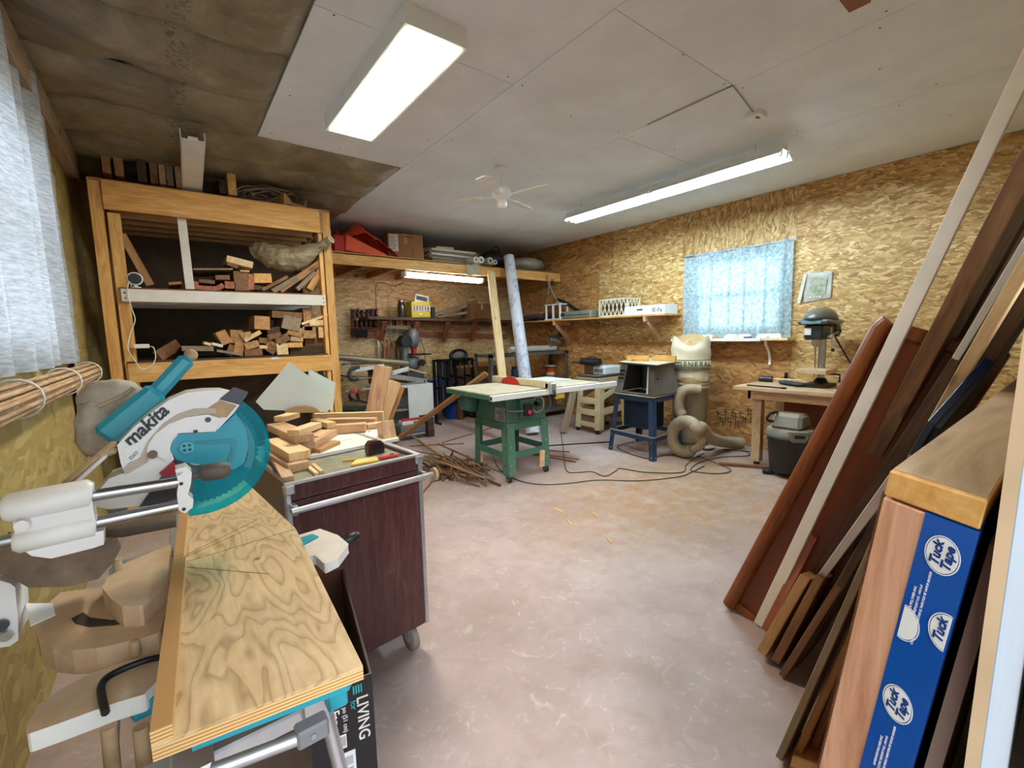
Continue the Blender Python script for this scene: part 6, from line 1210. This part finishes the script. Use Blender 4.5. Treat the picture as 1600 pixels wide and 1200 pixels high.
# printed band with lettering on the bag
vd = V((-dcx,-dcy,0)).normalized(); aa = math.atan2(vd.y, vd.x)
MB().lathe([(.247,1.03),(.249,1.03),(.249,1.15),(.247,1.15)], (dcx,dcy,0), 20, a0=aa-.9, a1=aa+1.3).build('printed_band', mat('band_cream','#c6bda2',.8), dcol)
BGR = mat('band_green','#59664f',.7)
for z in (1.03,1.15): MB().lathe([(.2492,z-.005),(.2505,z-.005),(.2505,z+.005),(.2492,z+.005)], (dcx,dcy,0), 20, a0=aa-.9, a1=aa+1.3).build('band_line', BGR, dcol)
for i, ch in enumerate('GENERAL'):
    a = aa-.52+i*.26; p = V((dcx+.2515*math.cos(a), dcy+.2515*math.sin(a), 1.10)); M = basis(p, V((-math.sin(a), math.cos(a), 0)), (0,0,1)); text('lettering', ch, .085, M, BGR, dcol, ext=.001, bold=.002)
for i, ch in enumerate('INTERNATIONAL'):
    a = aa-.55+i*.12; p = V((dcx+.2515*math.cos(a), dcy+.2515*math.sin(a), 1.048)); M = basis(p, V((-math.sin(a), math.cos(a), 0)), (0,0,1)); text('lettering', ch, .035, M, BGR, dcol, ext=.001)
HOSE = mat('ribbed_hose','#a3947a',.65,var=.1)
def ribbed(pts, r, nm, par):
    P = spline(pts, 14); L = [0]
    for i in range(1, len(P)): L.append(L[-1]+(P[i]-P[i-1]).length)
    n_ = int(L[-1]/.011); Q = []; j = 0
    for i in range(n_+1):
        s_ = L[-1]*i/n_
        while j < len(L)-2 and L[j+1] < s_: j += 1
        t = (s_-L[j])/max(1e-6, L[j+1]-L[j]); Q.append(P[j].lerp(P[j+1], t))
    return MB().tube(Q, [r*(1 if i % 2 else .93) for i in range(len(Q))], 14).build(nm, HOSE, par)
ribbed([PX(5.18,1094,610), PX(5.1,1078,608), PX(5.02,1066,612), PX(5.0,1060,626), PX(5.0,1061,640), PX(5.0,1066,650)], .068, 'outlet_hose', dcol)
cu, cv, ru, rv = 1071, 682, 21, 24
loop_ = [PX(4.82-.010*k, cu+ru*math.cos(t), cv-rv*math.sin(t)) for k, t in enumerate([math.radians(-60-25*j) for j in range(12)])]
ribbed(loop_+[PX(4.86,1096,668), PX(5.02,1107,682), PX(5.3,1124,689), PX(5.55,1142,691), PX(5.68,1160,692)], .072, 'hose', dcol)
ribbed([PX(4.83,u,v) for u,v in ((1080,703),(1092,698),(1096,688),(1090,679),(1080,676))], .05, 'hose_end', dcol)
wr_ = PZ(.02,1108,700); MB().ell(wr_+V((0,0,.01)), (.10,.06,.02), 12, 6, lambda q: 1+.4*noise.noise(q*3)).build('paper_scrap', mat('paper_dirty','#c9bea6',.8), label='crumpled paper scrap on the floor by the hose', cat='paper')
# ---------------------------------------------------------------- window sill shelf, poster
sl = thing('sill_shelf', 'white-edged sill shelf under the window with a curved bracket', 'shelf', (5.8,2.9,1.39))
MB().box((5.66,2.16,1.385),(XR-.012,3.66,1.41)).build('sill_board', PINEP, sl); MB().box((5.645,2.45,1.375),(5.66,3.66,1.412)).build('front_edge', WHITE, sl)
MB().tube(spline([(5.72,2.42,1.38),(5.73,2.42,1.33),(5.82,2.42,1.24),(5.86,2.42,1.12),(5.855,2.42,1.08)],5), .018, 8).build('bracket', WHITE, sl)
for i, u in enumerate((1084,1105,1142,1163,1193,1210)):
    p = PX(5.72,u,526); MB().prism([(5.70,p.y-.085,1.412),(5.70,p.y+.085,1.412),(5.72,p.y+.06,1.462),(5.72,p.y-.06,1.462)], (.05,0,0)).build('paper_tray', WHITE, label=ORD[i]+' small white folded tray from the left on the window sill', cat='tray', group='white trays on the sill')
for i, (u, c) in enumerate(((1118,PINED),(1168,GREYD),(1150,PINEP))): p = PX(5.67,u,530); board('sill_chip', V((5.675,p.y+.05,1.42)), V((5.67,p.y-.05,1.425)), .02, .015, c, label=['brown','dark','pale'][i]+' wood chip on the front of the window sill', cat='offcut')
po = thing('wall_print', 'faded printed sheet in crumpled plastic pinned beside the window', 'poster', PX(XR-.02,1278,450))
ca, cb_, cc_, cd_ = [PX(XR-.016,u,v) for u,v in ((1259,426),(1302,424),(1299,466),(1256,474))]
MB().grid(lambda a, b: (ca.lerp(cb_,a)).lerp(cd_.lerp(cc_,a),b)+V((-.008*abs(math.sin(a*9+b*7))-.004*math.sin(b*11),0,0)), 14, 14, thick=(.002,0,0)).build('plastic_sleeve', mat('sleeve_grey','#b9b8ae',.25,var=.1,scale=12), po)
q5 = [p+V((-.014,0,0)) for p in (ca.lerp(cc_,.18), cb_.lerp(cd_,.18), cc_.lerp(ca,.2), cd_.lerp(cb_,.2))]
def printm():
    t = NT('faded_print'); v = t.coord(rnd=False); n = t.noise(v, 22, 4, .7); t.L(t.ramp(n, [(.35, '#6f7a63'), (.5, '#9aa08c'), (.65, '#b9b7a4')]), t.p.inputs['Base Color']); return t.m
MB().prism(q5, (.002,0,0)).build('print', printm(), po); a, c = PX(XR-.03,1259,428), PX(XR-.03,1248,474); board('rolled_edge', a, c, .035, .02, mat('sleeve_edge','#cfccbe',.4), (0,1,0), po)
for k in range(4): p = PX(XR-.034,1266+k*5,464); MB().cyl(p, p+V((.004,0,0)), .012, n=8).build('print_dot', mat('dot_cream','#d9d3b0',.6), po)
# wall scribbles low on the right wall (burnt stamp marks)
sm_ = thing('stamp_marks', 'dark stamped characters low on the strand-board wall by the bench', 'wall stamp', PX(XR-.012,1160,655))
for i in range(16):
    u = 1122+i*3.9; v = 648+(i % 3)*7-(4 if i > 10 else 0); p = PX(XR-.0125,u,v); h_ = R.uniform(.03,.09); MB().box((XR-.0126,p.y-.006,p.z-h_),(XR-.0112,p.y+.006,p.z+h_)).build('stroke', DARKW, sm_); MB().box((XR-.0126,p.y-.04,p.z+h_*.4-.006),(XR-.0112,p.y+.03,p.z+h_*.4+.006)).build('stroke', DARKW, sm_)
# ---------------------------------------------------------------- bench with drill press and vacuum
db_ = thing('workbench', 'pale plywood workbench under the drill press by the right wall', 'workbench', (5.4,1.9,0)); ZBN = .90; BPL = wood('bench_ply','#b08c66','#c6a582','#d6bb9a',axis='Y',knots=False)
MB().box((4.95,1.2,ZBN-.04),(5.86,2.42,ZBN)).build('top', BPL, db_, .003); MB().box((5.05,1.3,ZBN-.14),(5.08,2.30,ZBN-.04)).build('front_apron', BPL, db_); MB().box((5.05,2.27,ZBN-.14),(5.80,2.30,ZBN-.04)).build('side_apron', BPL, db_)
for x, y in ((5.14,2.22),(5.74,2.22),(5.14,1.36),(5.74,1.36)): board('leg', (x,y,.05), (x,y,ZBN-.04), .09, .09, BPL, (1,0,0), db_); MB().cyl((x-.02,y,.025),(x+.02,y,.025),.025,n=12).build('caster', BLACK, db_)
MB().box((5.70,1.4,.40),(5.72,2.2,ZBN-.14)).build('back_panel', mat('panel_rust','#7c4326',.7,var=.15), db_); MB().box((5.32,1.36,.14),(5.76,2.2,.16)).build('low_shelf', BPL, db_)
dp = thing('drill_press', 'grey benchtop drill press with domed head on the plywood bench', 'drill press', (5.45,1.76,ZBN)); dx_, dy_ = 5.50, 1.755; DPG = mat('drill_grey','#4e5a60',.35,.25,var=.15,dust=.5)
MB().box((dx_-.22,dy_-.12,ZBN+.001),(dx_+.10,dy_+.12,ZBN+.035)).build('base', mat('iron_brown','#35291f',.6,var=.2), dp, .008); MB().lathe([(.07,.035),(.06,.06),(.04,.09),(0,.09)], (dx_,dy_,ZBN), 18).build('column_foot', BLACKM, dp)
MB().cyl((dx_,dy_,ZBN+.05),(dx_,dy_,1.52),.034,n=18).build('column', STEEL, dp); MB().cyl((dx_-.05,dy_+.045,ZBN+.1),(dx_-.05,dy_+.045,1.48),.006,n=6).build('rack_bar', STEEL, dp)
MB().box((dx_-.30,dy_-.14,1.05),(dx_+.02,dy_+.14,1.095)).build('work_table', BPL, dp, .004); MB().tube([(dx_,dy_-.05,1.04),(dx_,dy_-.17,1.03),(dx_,dy_-.17,.96),(dx_,dy_-.25,.955)], .011, 8).build('crank', BLACK, dp)
hd_ = MB(); hd_.ell((dx_-.09,dy_,1.60), (.24,.145,.135), 24, 14, lambda q: 1 if q.z > 0 else (1 if q.z > -.15 else 1)); hd_.v = [V((p.x,p.y,max(p.z,1.60))) for p in hd_.v]; hd_.build('pulley_dome', DPG, dp)
MB().box((dx_-.31,dy_-.145,1.555),(dx_+.14,dy_+.145,1.605)).build('dome_rim', DPG, dp, .02); MB().box((dx_-.316,dy_-.08,1.565),(dx_-.309,dy_+.10,1.595)).build('name_strip', mat('strip_blue','#6f93a8',.4), dp)
MB().box((dx_-.27,dy_-.08,1.40),(dx_+.06,dy_+.09,1.555)).build('head_casting', mat('navy_black','#161a24',.4,var=.2), dp, .015); MB().cyl((dx_-.21,dy_,1.40),(dx_-.21,dy_,1.33),.032,.022,14).build('chuck', STEEL, dp); MB().cyl((dx_-.21,dy_+.0,1.33),(dx_-.21,dy_,1.24),.006,n=6).build('drill_bit', STEEL, dp)
MB().box((dx_-.28,dy_+.02,1.45),(dx_-.27,dy_+.08,1.52)).build('switch', WHITE, dp)
for a in (0.3, 2.4, 4.5):
    c = V((dx_-.12,dy_-.11,1.44)); e = c+V((math.cos(a)*.15,-.03,math.sin(a)*.15)); MB().cyl(c, e, .006, n=6).build('feed_lever', STEEL, dp); MB().ell(e, .018, 10, 6).build('lever_knob', BLACK, dp)
MB().cyl((dx_-.12,dy_-.08,1.44),(dx_-.12,dy_-.13,1.44),.025,n=12).build('feed_hub', ALU, dp); MB().box((dx_+.08,dy_-.09,1.42),(dx_+.24,dy_+.09,1.56)).build('motor', BLACK, dp, .02)
MB().tube(spline([(dx_+.1,dy_-.08,1.42),(dx_+.12,dy_-.22,1.15),(dx_+.05,dy_-.36,.95),(dx_+.1,dy_-.45,.91)],6), .008, 6).build('power_cord', BLACK, dp)
bt_ = [('mallet','black-headed mallet on the plywood bench',1186,596,'m'),('wrench','dark wrench lying at the front of the plywood bench',1195,603,'w'),('glove','dark work gloves bunched on the plywood bench',1232,602,'g'),('vise','small dark drill vise on the plywood bench',1228,595,'v')]
for nm, lb, u, v, k in bt_:
    p = PZ(ZBN,u,v); t = thing(nm, lb, nm, p)
    if k == 'm': MB().cyl(p+V((0,.0,.035)), p+V((.02,-.14,.035)), .035, n=14).build('head', BLACK, t, .004) ; MB().cyl(p+V((.01,-.07,.035)), p+V((.12,-.42,.03)), .013, n=10).build('handle', PINEP, t)
    if k == 'w': board('shaft', p+V((-.1,.14,.008)), p+V((-.14,-.22,.008)), .025, .012, BLACKM, (1,0,0), t); MB().lathe([(.015,0),(.03,0),(.03,.014),(.015,.014)], p+V((-.14,-.24,.002)), 14).build('ring_end', BLACKM, t)
    if k == 'g':
        for i in range(4): MB().ell(p+V((-.04*i+.04,-.06*i+.05,.026)), (.055,.07,.022), 12, 8, lambda q: 1+.3*noise.noise(q*2+V((i,0,0)))).build('finger', mat('glove_dark','#2c3134',.8,var=.3), t)
    if k == 'v': MB().box((p.x-.06,p.y-.05,ZBN+.001),(p.x+.06,p.y+.05,ZBN+.03)).build('base', BLACKM, t, .004); MB().box((p.x-.01,p.y-.015,ZBN+.03),(p.x+.015,p.y+.015,ZBN+.10)).build('post', BLACKM, t)
vx, vy = 5.0, 1.84; vc = thing('shop_vacuum', 'black shop vacuum with dusty grey lid under the plywood bench', 'vacuum', (vx,vy,0)); LIDM = mat('vac_lid','#6c706c',.5,var=.1,dust=.6)
MB().lathe([(0,.05),(.165,.05),(.175,.07),(.205,.40),(.21,.42)], (vx,vy,0), 28).build('tank', BLACK, vc); MB().lathe([(.215,.415),(.225,.42),(.225,.445),(.205,.50),(.20,.505),(0,.51)], (vx,vy,0), 28).build('lid', LIDM, vc)
MB().hexa([V(q) for q in ((vx-.16,vy-.15,.505),(vx+.16,vy-.15,.505),(vx+.16,vy+.15,.505),(vx-.16,vy+.15,.505),(vx-.10,vy-.13,.66),(vx+.12,vy-.13,.66),(vx+.12,vy+.13,.66),(vx-.10,vy+.13,.66))]).build('motor_head', LIDM, vc, .03)
M = Mx.Translation((vx,vy,.46)) @ RZ(math.atan2(-vy,-vx)+.35); MB().hexa([V(q) for q in ((.19,-.07,-.06),(.24,-.06,-.06),(.24,.06,-.06),(.19,.07,-.06),(.18,-.09,.05),(.225,-.09,.05),(.225,.09,.05),(.18,.09,.05))]).build('latch_panel', LIDM, vc, .008, M=M); MB().box((.233,-.045,-.015),(.243,.045,.015)).build('latch_slot', BLACK, vc, M=M)
for a in range(4): an = a*math.pi/2+.6; MB().box((-.05,-.03,0),(.05,.03,.05)).build('caster_foot', BLACK, vc, .01, M=Mx.Translation((vx+.19*math.cos(an),vy+.19*math.sin(an),.0)) @ RZ(an))
MB().tube(spline([(vx-.17,vy+.1,.58),(vx-.22,vy+.14,.60),(vx-.20,vy+.12,.66),(vx-.08,vy+.1,.67)],4), .014, 8).build('handle', BLACK, vc)
A, B = PZ(.02,1123,724), PZ(.02,1215,731); board('floor_board', A, B, .03, .05, BROWN, label='brown board lying on the floor left of the vacuum', cat='board')
# ---------------------------------------------------------------- cords on the floor
CORD = mat('cord_olive','#3c3a2c',.6,var=.2)
def cordf(pts, label, r=.0055, z=.007): MB().tube(spline([PZ(z,u,v) for u,v in pts], 8), r, 6).build('extension_cord', CORD, label=label, cat='cord')
cordf([(767,700),(775,725),(790,740),(815,752),(850,757),(890,755),(935,750),(1000,751),(1060,745),(1080,738),(1100,728)], 'black cord running along the floor in front of the table saw')
cordf([(876,675),(880,700),(882,722),(887,737),(905,738),(925,737),(945,744),(962,736),(970,732),(1010,738),(1065,738),(1072,727),(1085,716),(1100,708)], 'cord wandering from the trestle across the floor to the hose')
cordf([(990,690),(965,697),(975,705),(1010,716),(1035,712),(1060,710)], 'short cord looping under the blue stand')
cordf([(1090,712),(1120,724),(1142,735),(1120,740),(1080,735),(1095,722),(1130,714),(1168,712),(1166,706),(1130,702),(1180,706)], 'cord zigzagging on the floor between hose and bench')
# ---------------------------------------------------------------- framed panel with blue tape beside the doorway
def on_plane(p0, n, u, v):
    d = ray(u, v); return EYE+d*((V(p0)-EYE).dot(n)/d.dot(n))
fx0 = .819
def FP(x, w_, z): return V((x-.6*w_*(1 if x < 1.2 else 0), .325-.119*z-w_, z))
pn = thing('framed_panel', 'dusty timber-framed insulated panel leaning by the doorway, blue tape on its end', 'framed panel', (1.7,.25,0))
def fbox(nm, x0, x1, w0, w1, z0, z1, m, bev=0, par=None): return MB().hexa([FP(x0,w1,z0),FP(x1,w1,z0),FP(x1,w0,z0),FP(x0,w0,z0),FP(x0,w1,z1),FP(x1,w1,z1),FP(x1,w0,z1),FP(x0,w0,z1)]).build(nm, m, par or pn, bev)
DUSTW = wood('dusty_plate', '#9a7f60', '#b59a78', '#c9b090', rough=.8, fine=12)
FIRZ = wood('fir_pink_upright', '#b87c5c', '#d9a88a', '#e8c4a8', axis='Z', fine=16)
fbox('end_stud', fx0, fx0+.04, 0, .055, .01, 1.277, FIRZ, .002)
fbox('far_stud', 2.78, 2.82, 0, .1, .01, 1.277, FIRZ)
fbox('bottom_plate', fx0+.04, 2.82, 0, .1, .005, .045, PINED)
fbox('insulation_core', fx0+.05, 2.77, .004, .1, .05, 1.27, mat('core_grey','#6d6658',.8)); fbox('front_board', fx0+.045, 2.8, -.012, .0, .01, 1.27, BROWN)
fbox('top_plate', fx0, 2.83, -.0, .105, 1.281, 1.319, PINE, .002); fbox('plate_dust', fx0+.012, 2.83, .002, .103, 1.319, 1.3205, DUSTW)
BLT = mat('blue_tape', '#0d54b4', .22, var=.08)
tpe = fbox('blue_tape_wrap', fx0-.002, fx0+.05, .052, .106, .01, 1.279, BLT)
e1 = (FP(fx0,.1,.8)-FP(fx0,0,.8)).normalized(); e2 = (FP(fx0,0,1)-FP(fx0,0,.5)).normalized(); nf = e1.cross(e2); nf = nf if nf.x < 0 else -nf
f0 = FP(fx0-.002,.06,1)+nf*.0008
WHT = mat('print_white', '#eef2f6', .35, var=.02); BLTX = mat('print_blue', '#123f86', .35)
wdir = V((-.6,-1,0)); wl_ = wdir.length
for k, (u, v) in enumerate(((1472,868),(1402,1100),(1478,990),(1412,972))):
    c = on_plane(f0, nf, u, v); M = basis(c, e2, -e1)
    cw = (c-FP(fx0,0,c.z)).dot(wdir)/wl_**2; up_lim = (cw-.0572)*wl_; lo_lim = -(.1055-cw)*wl_
    def oval(a, b): return [V((a*math.cos(t), max(lo_lim, min(up_lim, b*math.sin(t))), 0)) for t in [i*math.pi/14 for i in range(28)]]
    MB().prism(oval(.0235,.019), (0,0,.0004)).build('logo_oval', WHT, tpe, M=M); MB().ring(oval(.0258,.0215), oval(.0245,.0202), (0,0,.0003)).build('logo_rim', WHT, tpe, M=M)
    for s, dy in (('Tuck', .0065), ('Tape', -.0078)):
        if k < 2 or (k == 2 and s == 'Tuck' and up_lim > .01): text('lettering', s, .0165, M @ Mx.Translation((0, dy, .0006)), BLTX, tpe, ext=.0003, shear=.15, bold=.0006)
for u, v in ((1424,942),(1372,1172)):
    c = on_plane(f0, nf, u, v)
    for i, s in enumerate(('INTERTAPE POLYMER INC.', 'SEE CCMC REPORT NO. 14014-R', 'CONTRACTORS SHEATHING TAPE FOR PE VAPOR BARRIER')): text('lettering', s, (.0045,.0045,.0042)[i], basis(c+e1*(.0065*i), e2, -e1), WHT, tpe, ext=.0002)
# ---------------------------------------------------------------- lumber leaning on the front wall
def lean(nm, foot, top, y_top, wd, th_, m, label, side=(1,0,0), ext=0, group='lumber leaning by the doorway', zf=.0, cut=0, bev=.002, parent=None, cat='board'):
    A = PZ(zf, *foot); B = PY(y_top, *top); d = (B-A).normalized(); B = B+d*ext
    s = V(side); s = s-d*s.dot(d); s.normalize(); t = d.cross(s)
    drop = abs(s.z)*wd/2+abs(t.z)*th_/2
    A = A+d*((.002+drop-A.z)/d.z) if zf == 0 else A
    return board(nm, A, B, wd, th_, m, s, label=label, cat=None if parent else cat, group=None if parent else group, cut=cut, bev=bev, parent=parent)
# mahogany tray-like panel
A = PZ(0,1144,950); B = PY(.53,1388,508); d = (B-A).normalized(); s = V((0,-1,0)); s = (s-d*s.dot(d)).normalized(); n_ = d.cross(s); L = (B-A).length; wd = .40
A = A + V((-.0,.02,.03))
M = basis(A, d, s)
mp = thing('tray_panel', 'reddish-brown varnished panel with rounded raised rim leaning by the door', 'panel', (A.x,A.y-.2,0))
MB().box((.02,.02,-.012),(L-.02,wd-.02,.004)).build('panel_face', mat('panel_rust2','#713514',.4,var=.1), mp, M=M)
sg = 1 if (M.to_3x3() @ V((0,0,1))).x < 0 else -1
MB().tube([(0,.015,.02*sg),(L-.04,.015,.02*sg),(L-.005,.03,.02*sg)], .034, 12).build('rounded_rim', MAHOG, mp, M=M); MB().box((.0,-.015,-.02),(L-.01,.045,.03) if sg > 0 else (L-.01,.045,.02)).build('rim_rail', MAHOG, mp, .008, M=M)
MB().box((L-.06,.04,-.03),(L-.0,wd,.05) if sg > 0 else (L,wd,.03)).build('end_rail', MAHOG, mp, .01, M=M); MB().box((0,.04,-.03),(.05,wd,.03)).build('end_rail', MAHOG, mp, .01, M=M); MB().box((0,wd-.05,-.03),(L,wd,.03)).build('rim_rail', MAHOG, mp, .008, M=M)
lean('white_trim', (1186,978), (1590,132), .22, .030, .05, mat('cream_trim','#efe8dc',.5,var=.04), 'long white trim board leaning diagonally in front of the brown panel', ext=.5)
LM = [
 ('brown_board', (1192,990), (1268,842), .74, .26, .036, CEDAR, 'short reddish board with its cut end showing beside the white trim', 0),
 ('tall_plank', (1243,945), (1525,408), .26, .24, .055, BROWN, 'tall brown plank rising to the ceiling behind the white trim', .75),
 ('dark_plank', (1262,950), (1560,400), .235, .24, .05, DARKW, 'dark plank right behind the tall brown plank', .6),
 ('stud_offcut', (1182,1034), (1252,912), .72, .24, .040, PINED, 'front doubled stud with a square cut end on the floor', 0),
 ('stud_offcut', (1205,1046), (1276,912), .66, .24, .034, BROWN, 'rear doubled stud pressed behind the front one', 0),
 ('thin_board', (1219,1060), (1384,800), .42, .24, .026, BROWN, 'thin brown board right of the doubled studs', .12),
 ('thin_board', (1240,1040), (1385,790), .40, .24, .03, DARKW, 'thin dark board between brown board and pale lath', .15),
 ('pale_lath', (1240,960), (1388,758), .36, .03, .028, WHITEW, 'short whitish lath leaning in the gap beside the framed panel', .05),
 ('grey_lath', (1212,1196), (1362,858), .40, .16, .022, GREYW, 'front grey lath leaning close beside the framed panel', .32),
 ('grey_lath', (1236,1198), (1385,880), .36, .16, .022, PINED, 'brown lath behind the front grey lath', .32),
 ('grey_lath', (1262,1190), (1395,860), .33, .16, .022, BROWN, 'weathered lath nearest the stud of the framed panel', .25),
 ('navy_sheet', (1290,940), (1465,650), .27, .35, .02, MATS.get('navy_sheet') or mat('navy_sheet','#10203c',.3,var=.2), 'dark navy sheet edge showing behind the dusty panel top', .1),
 ('dark_gap_strip', (1315,935), (1490,620), .235, .35, .03, BLACK, 'black strip standing in for the dark gap right of the navy sheet', .0),  # shade of the gap between boards, put in as a black strip
 ('white_lath', (1270,930), (1548,470), .215, .035, .022, WHITEW, 'thin whitish lath rising behind the dusty panel', .55),
 ('white_lath', (1330,880), (1552,500), .175, .04, .030, PINEP, 'thicker pale lath rising behind the dusty panel top', .65),
 ('dark_plank', (1345,900), (1580,500), .155, .2, .04, DARKW, 'dark plank leaning farthest right against the front wall', .6),
 ('dark_plank', (1225,985), (1450,640), .36, .24, .05, DARKW, 'dark plank deep in the leaning lumber behind the reddish board', .4)]
for nm, f, t, yt, wd, th_, m, lb, ex_ in LM:
    A = PZ(0,*f)+V((wd/2,0,0)); B = PY(yt,*t)+V((wd/2,0,0)); d = (B-A).normalized(); B = B+d*ex_
    if B.y < .06: B = A+d*((.06-A.y)/d.y)
    n2 = d.cross(V((1,0,0))).normalized(); A = A+d*((.003+abs(n2.z)*th_/2)/d.z)
    board(nm, A, B, wd, th_, m, (1,0,0), label=lb, cat='board', group='lumber leaning by the doorway')
# sheet edge tucked behind the framed panel, and the white sheet nearest the camera
def sheet_lean(nm, uvs, x0, L, th_, m, label, edge=None, face=None):
    a, c = PX(x0,*uvs[0]), PX(x0,*uvs[1]); d = (c-a).normalized(); b0 = a-d*((a.z-.004)/d.z); t = thing(nm, label, 'sheet', b0)
    top = c; n2 = V((0,-1,0)); n2 = (n2-d*n2.dot(d)).normalized()
    def hx(w0, w1, xa, xb): return MB().hexa([b0+n2*w1+V((xa,0,0)), b0+n2*w1+V((xb,0,0)), b0+n2*w0+V((xb,0,0)), b0+n2*w0+V((xa,0,0)), top+n2*w1+V((xa,0,0)), top+n2*w1+V((xb,0,0)), top+n2*w0+V((xb,0,0)), top+n2*w0+V((xa,0,0))])
    hx(0, th_, 0, L).build('core', m, t)
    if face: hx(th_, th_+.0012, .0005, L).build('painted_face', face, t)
sheet_lean('panel_sheet', ((1445,1195),(1546,850)), .80, 1.2, .016, mat('mdf_edge','#a98a72',.8,var=.08), 'brown fibreboard sheet edge between the blue tape and the white sheet')
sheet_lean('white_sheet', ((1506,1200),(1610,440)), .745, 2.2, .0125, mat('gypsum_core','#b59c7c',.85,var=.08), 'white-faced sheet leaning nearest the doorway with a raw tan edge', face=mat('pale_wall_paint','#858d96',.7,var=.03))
A = PZ(.03,1262,1185); board('block', V((1.55,.47,.03)), V((1.72,.50,.03)), .10, .06, PINED, (0,1,0), label='brown block on the floor at the foot of the leaning lumber', cat='board')
# small timber stub on the ceiling at the top of the frame
p = PZ(ZC,1336,-12); board('ceiling_block', V((p.x-.06,p.y,ZC-.02)), V((p.x+.08,p.y,ZC-.02)), .038, .09, MAHOG, label='small brown timber block fixed to the ceiling above', cat='block')
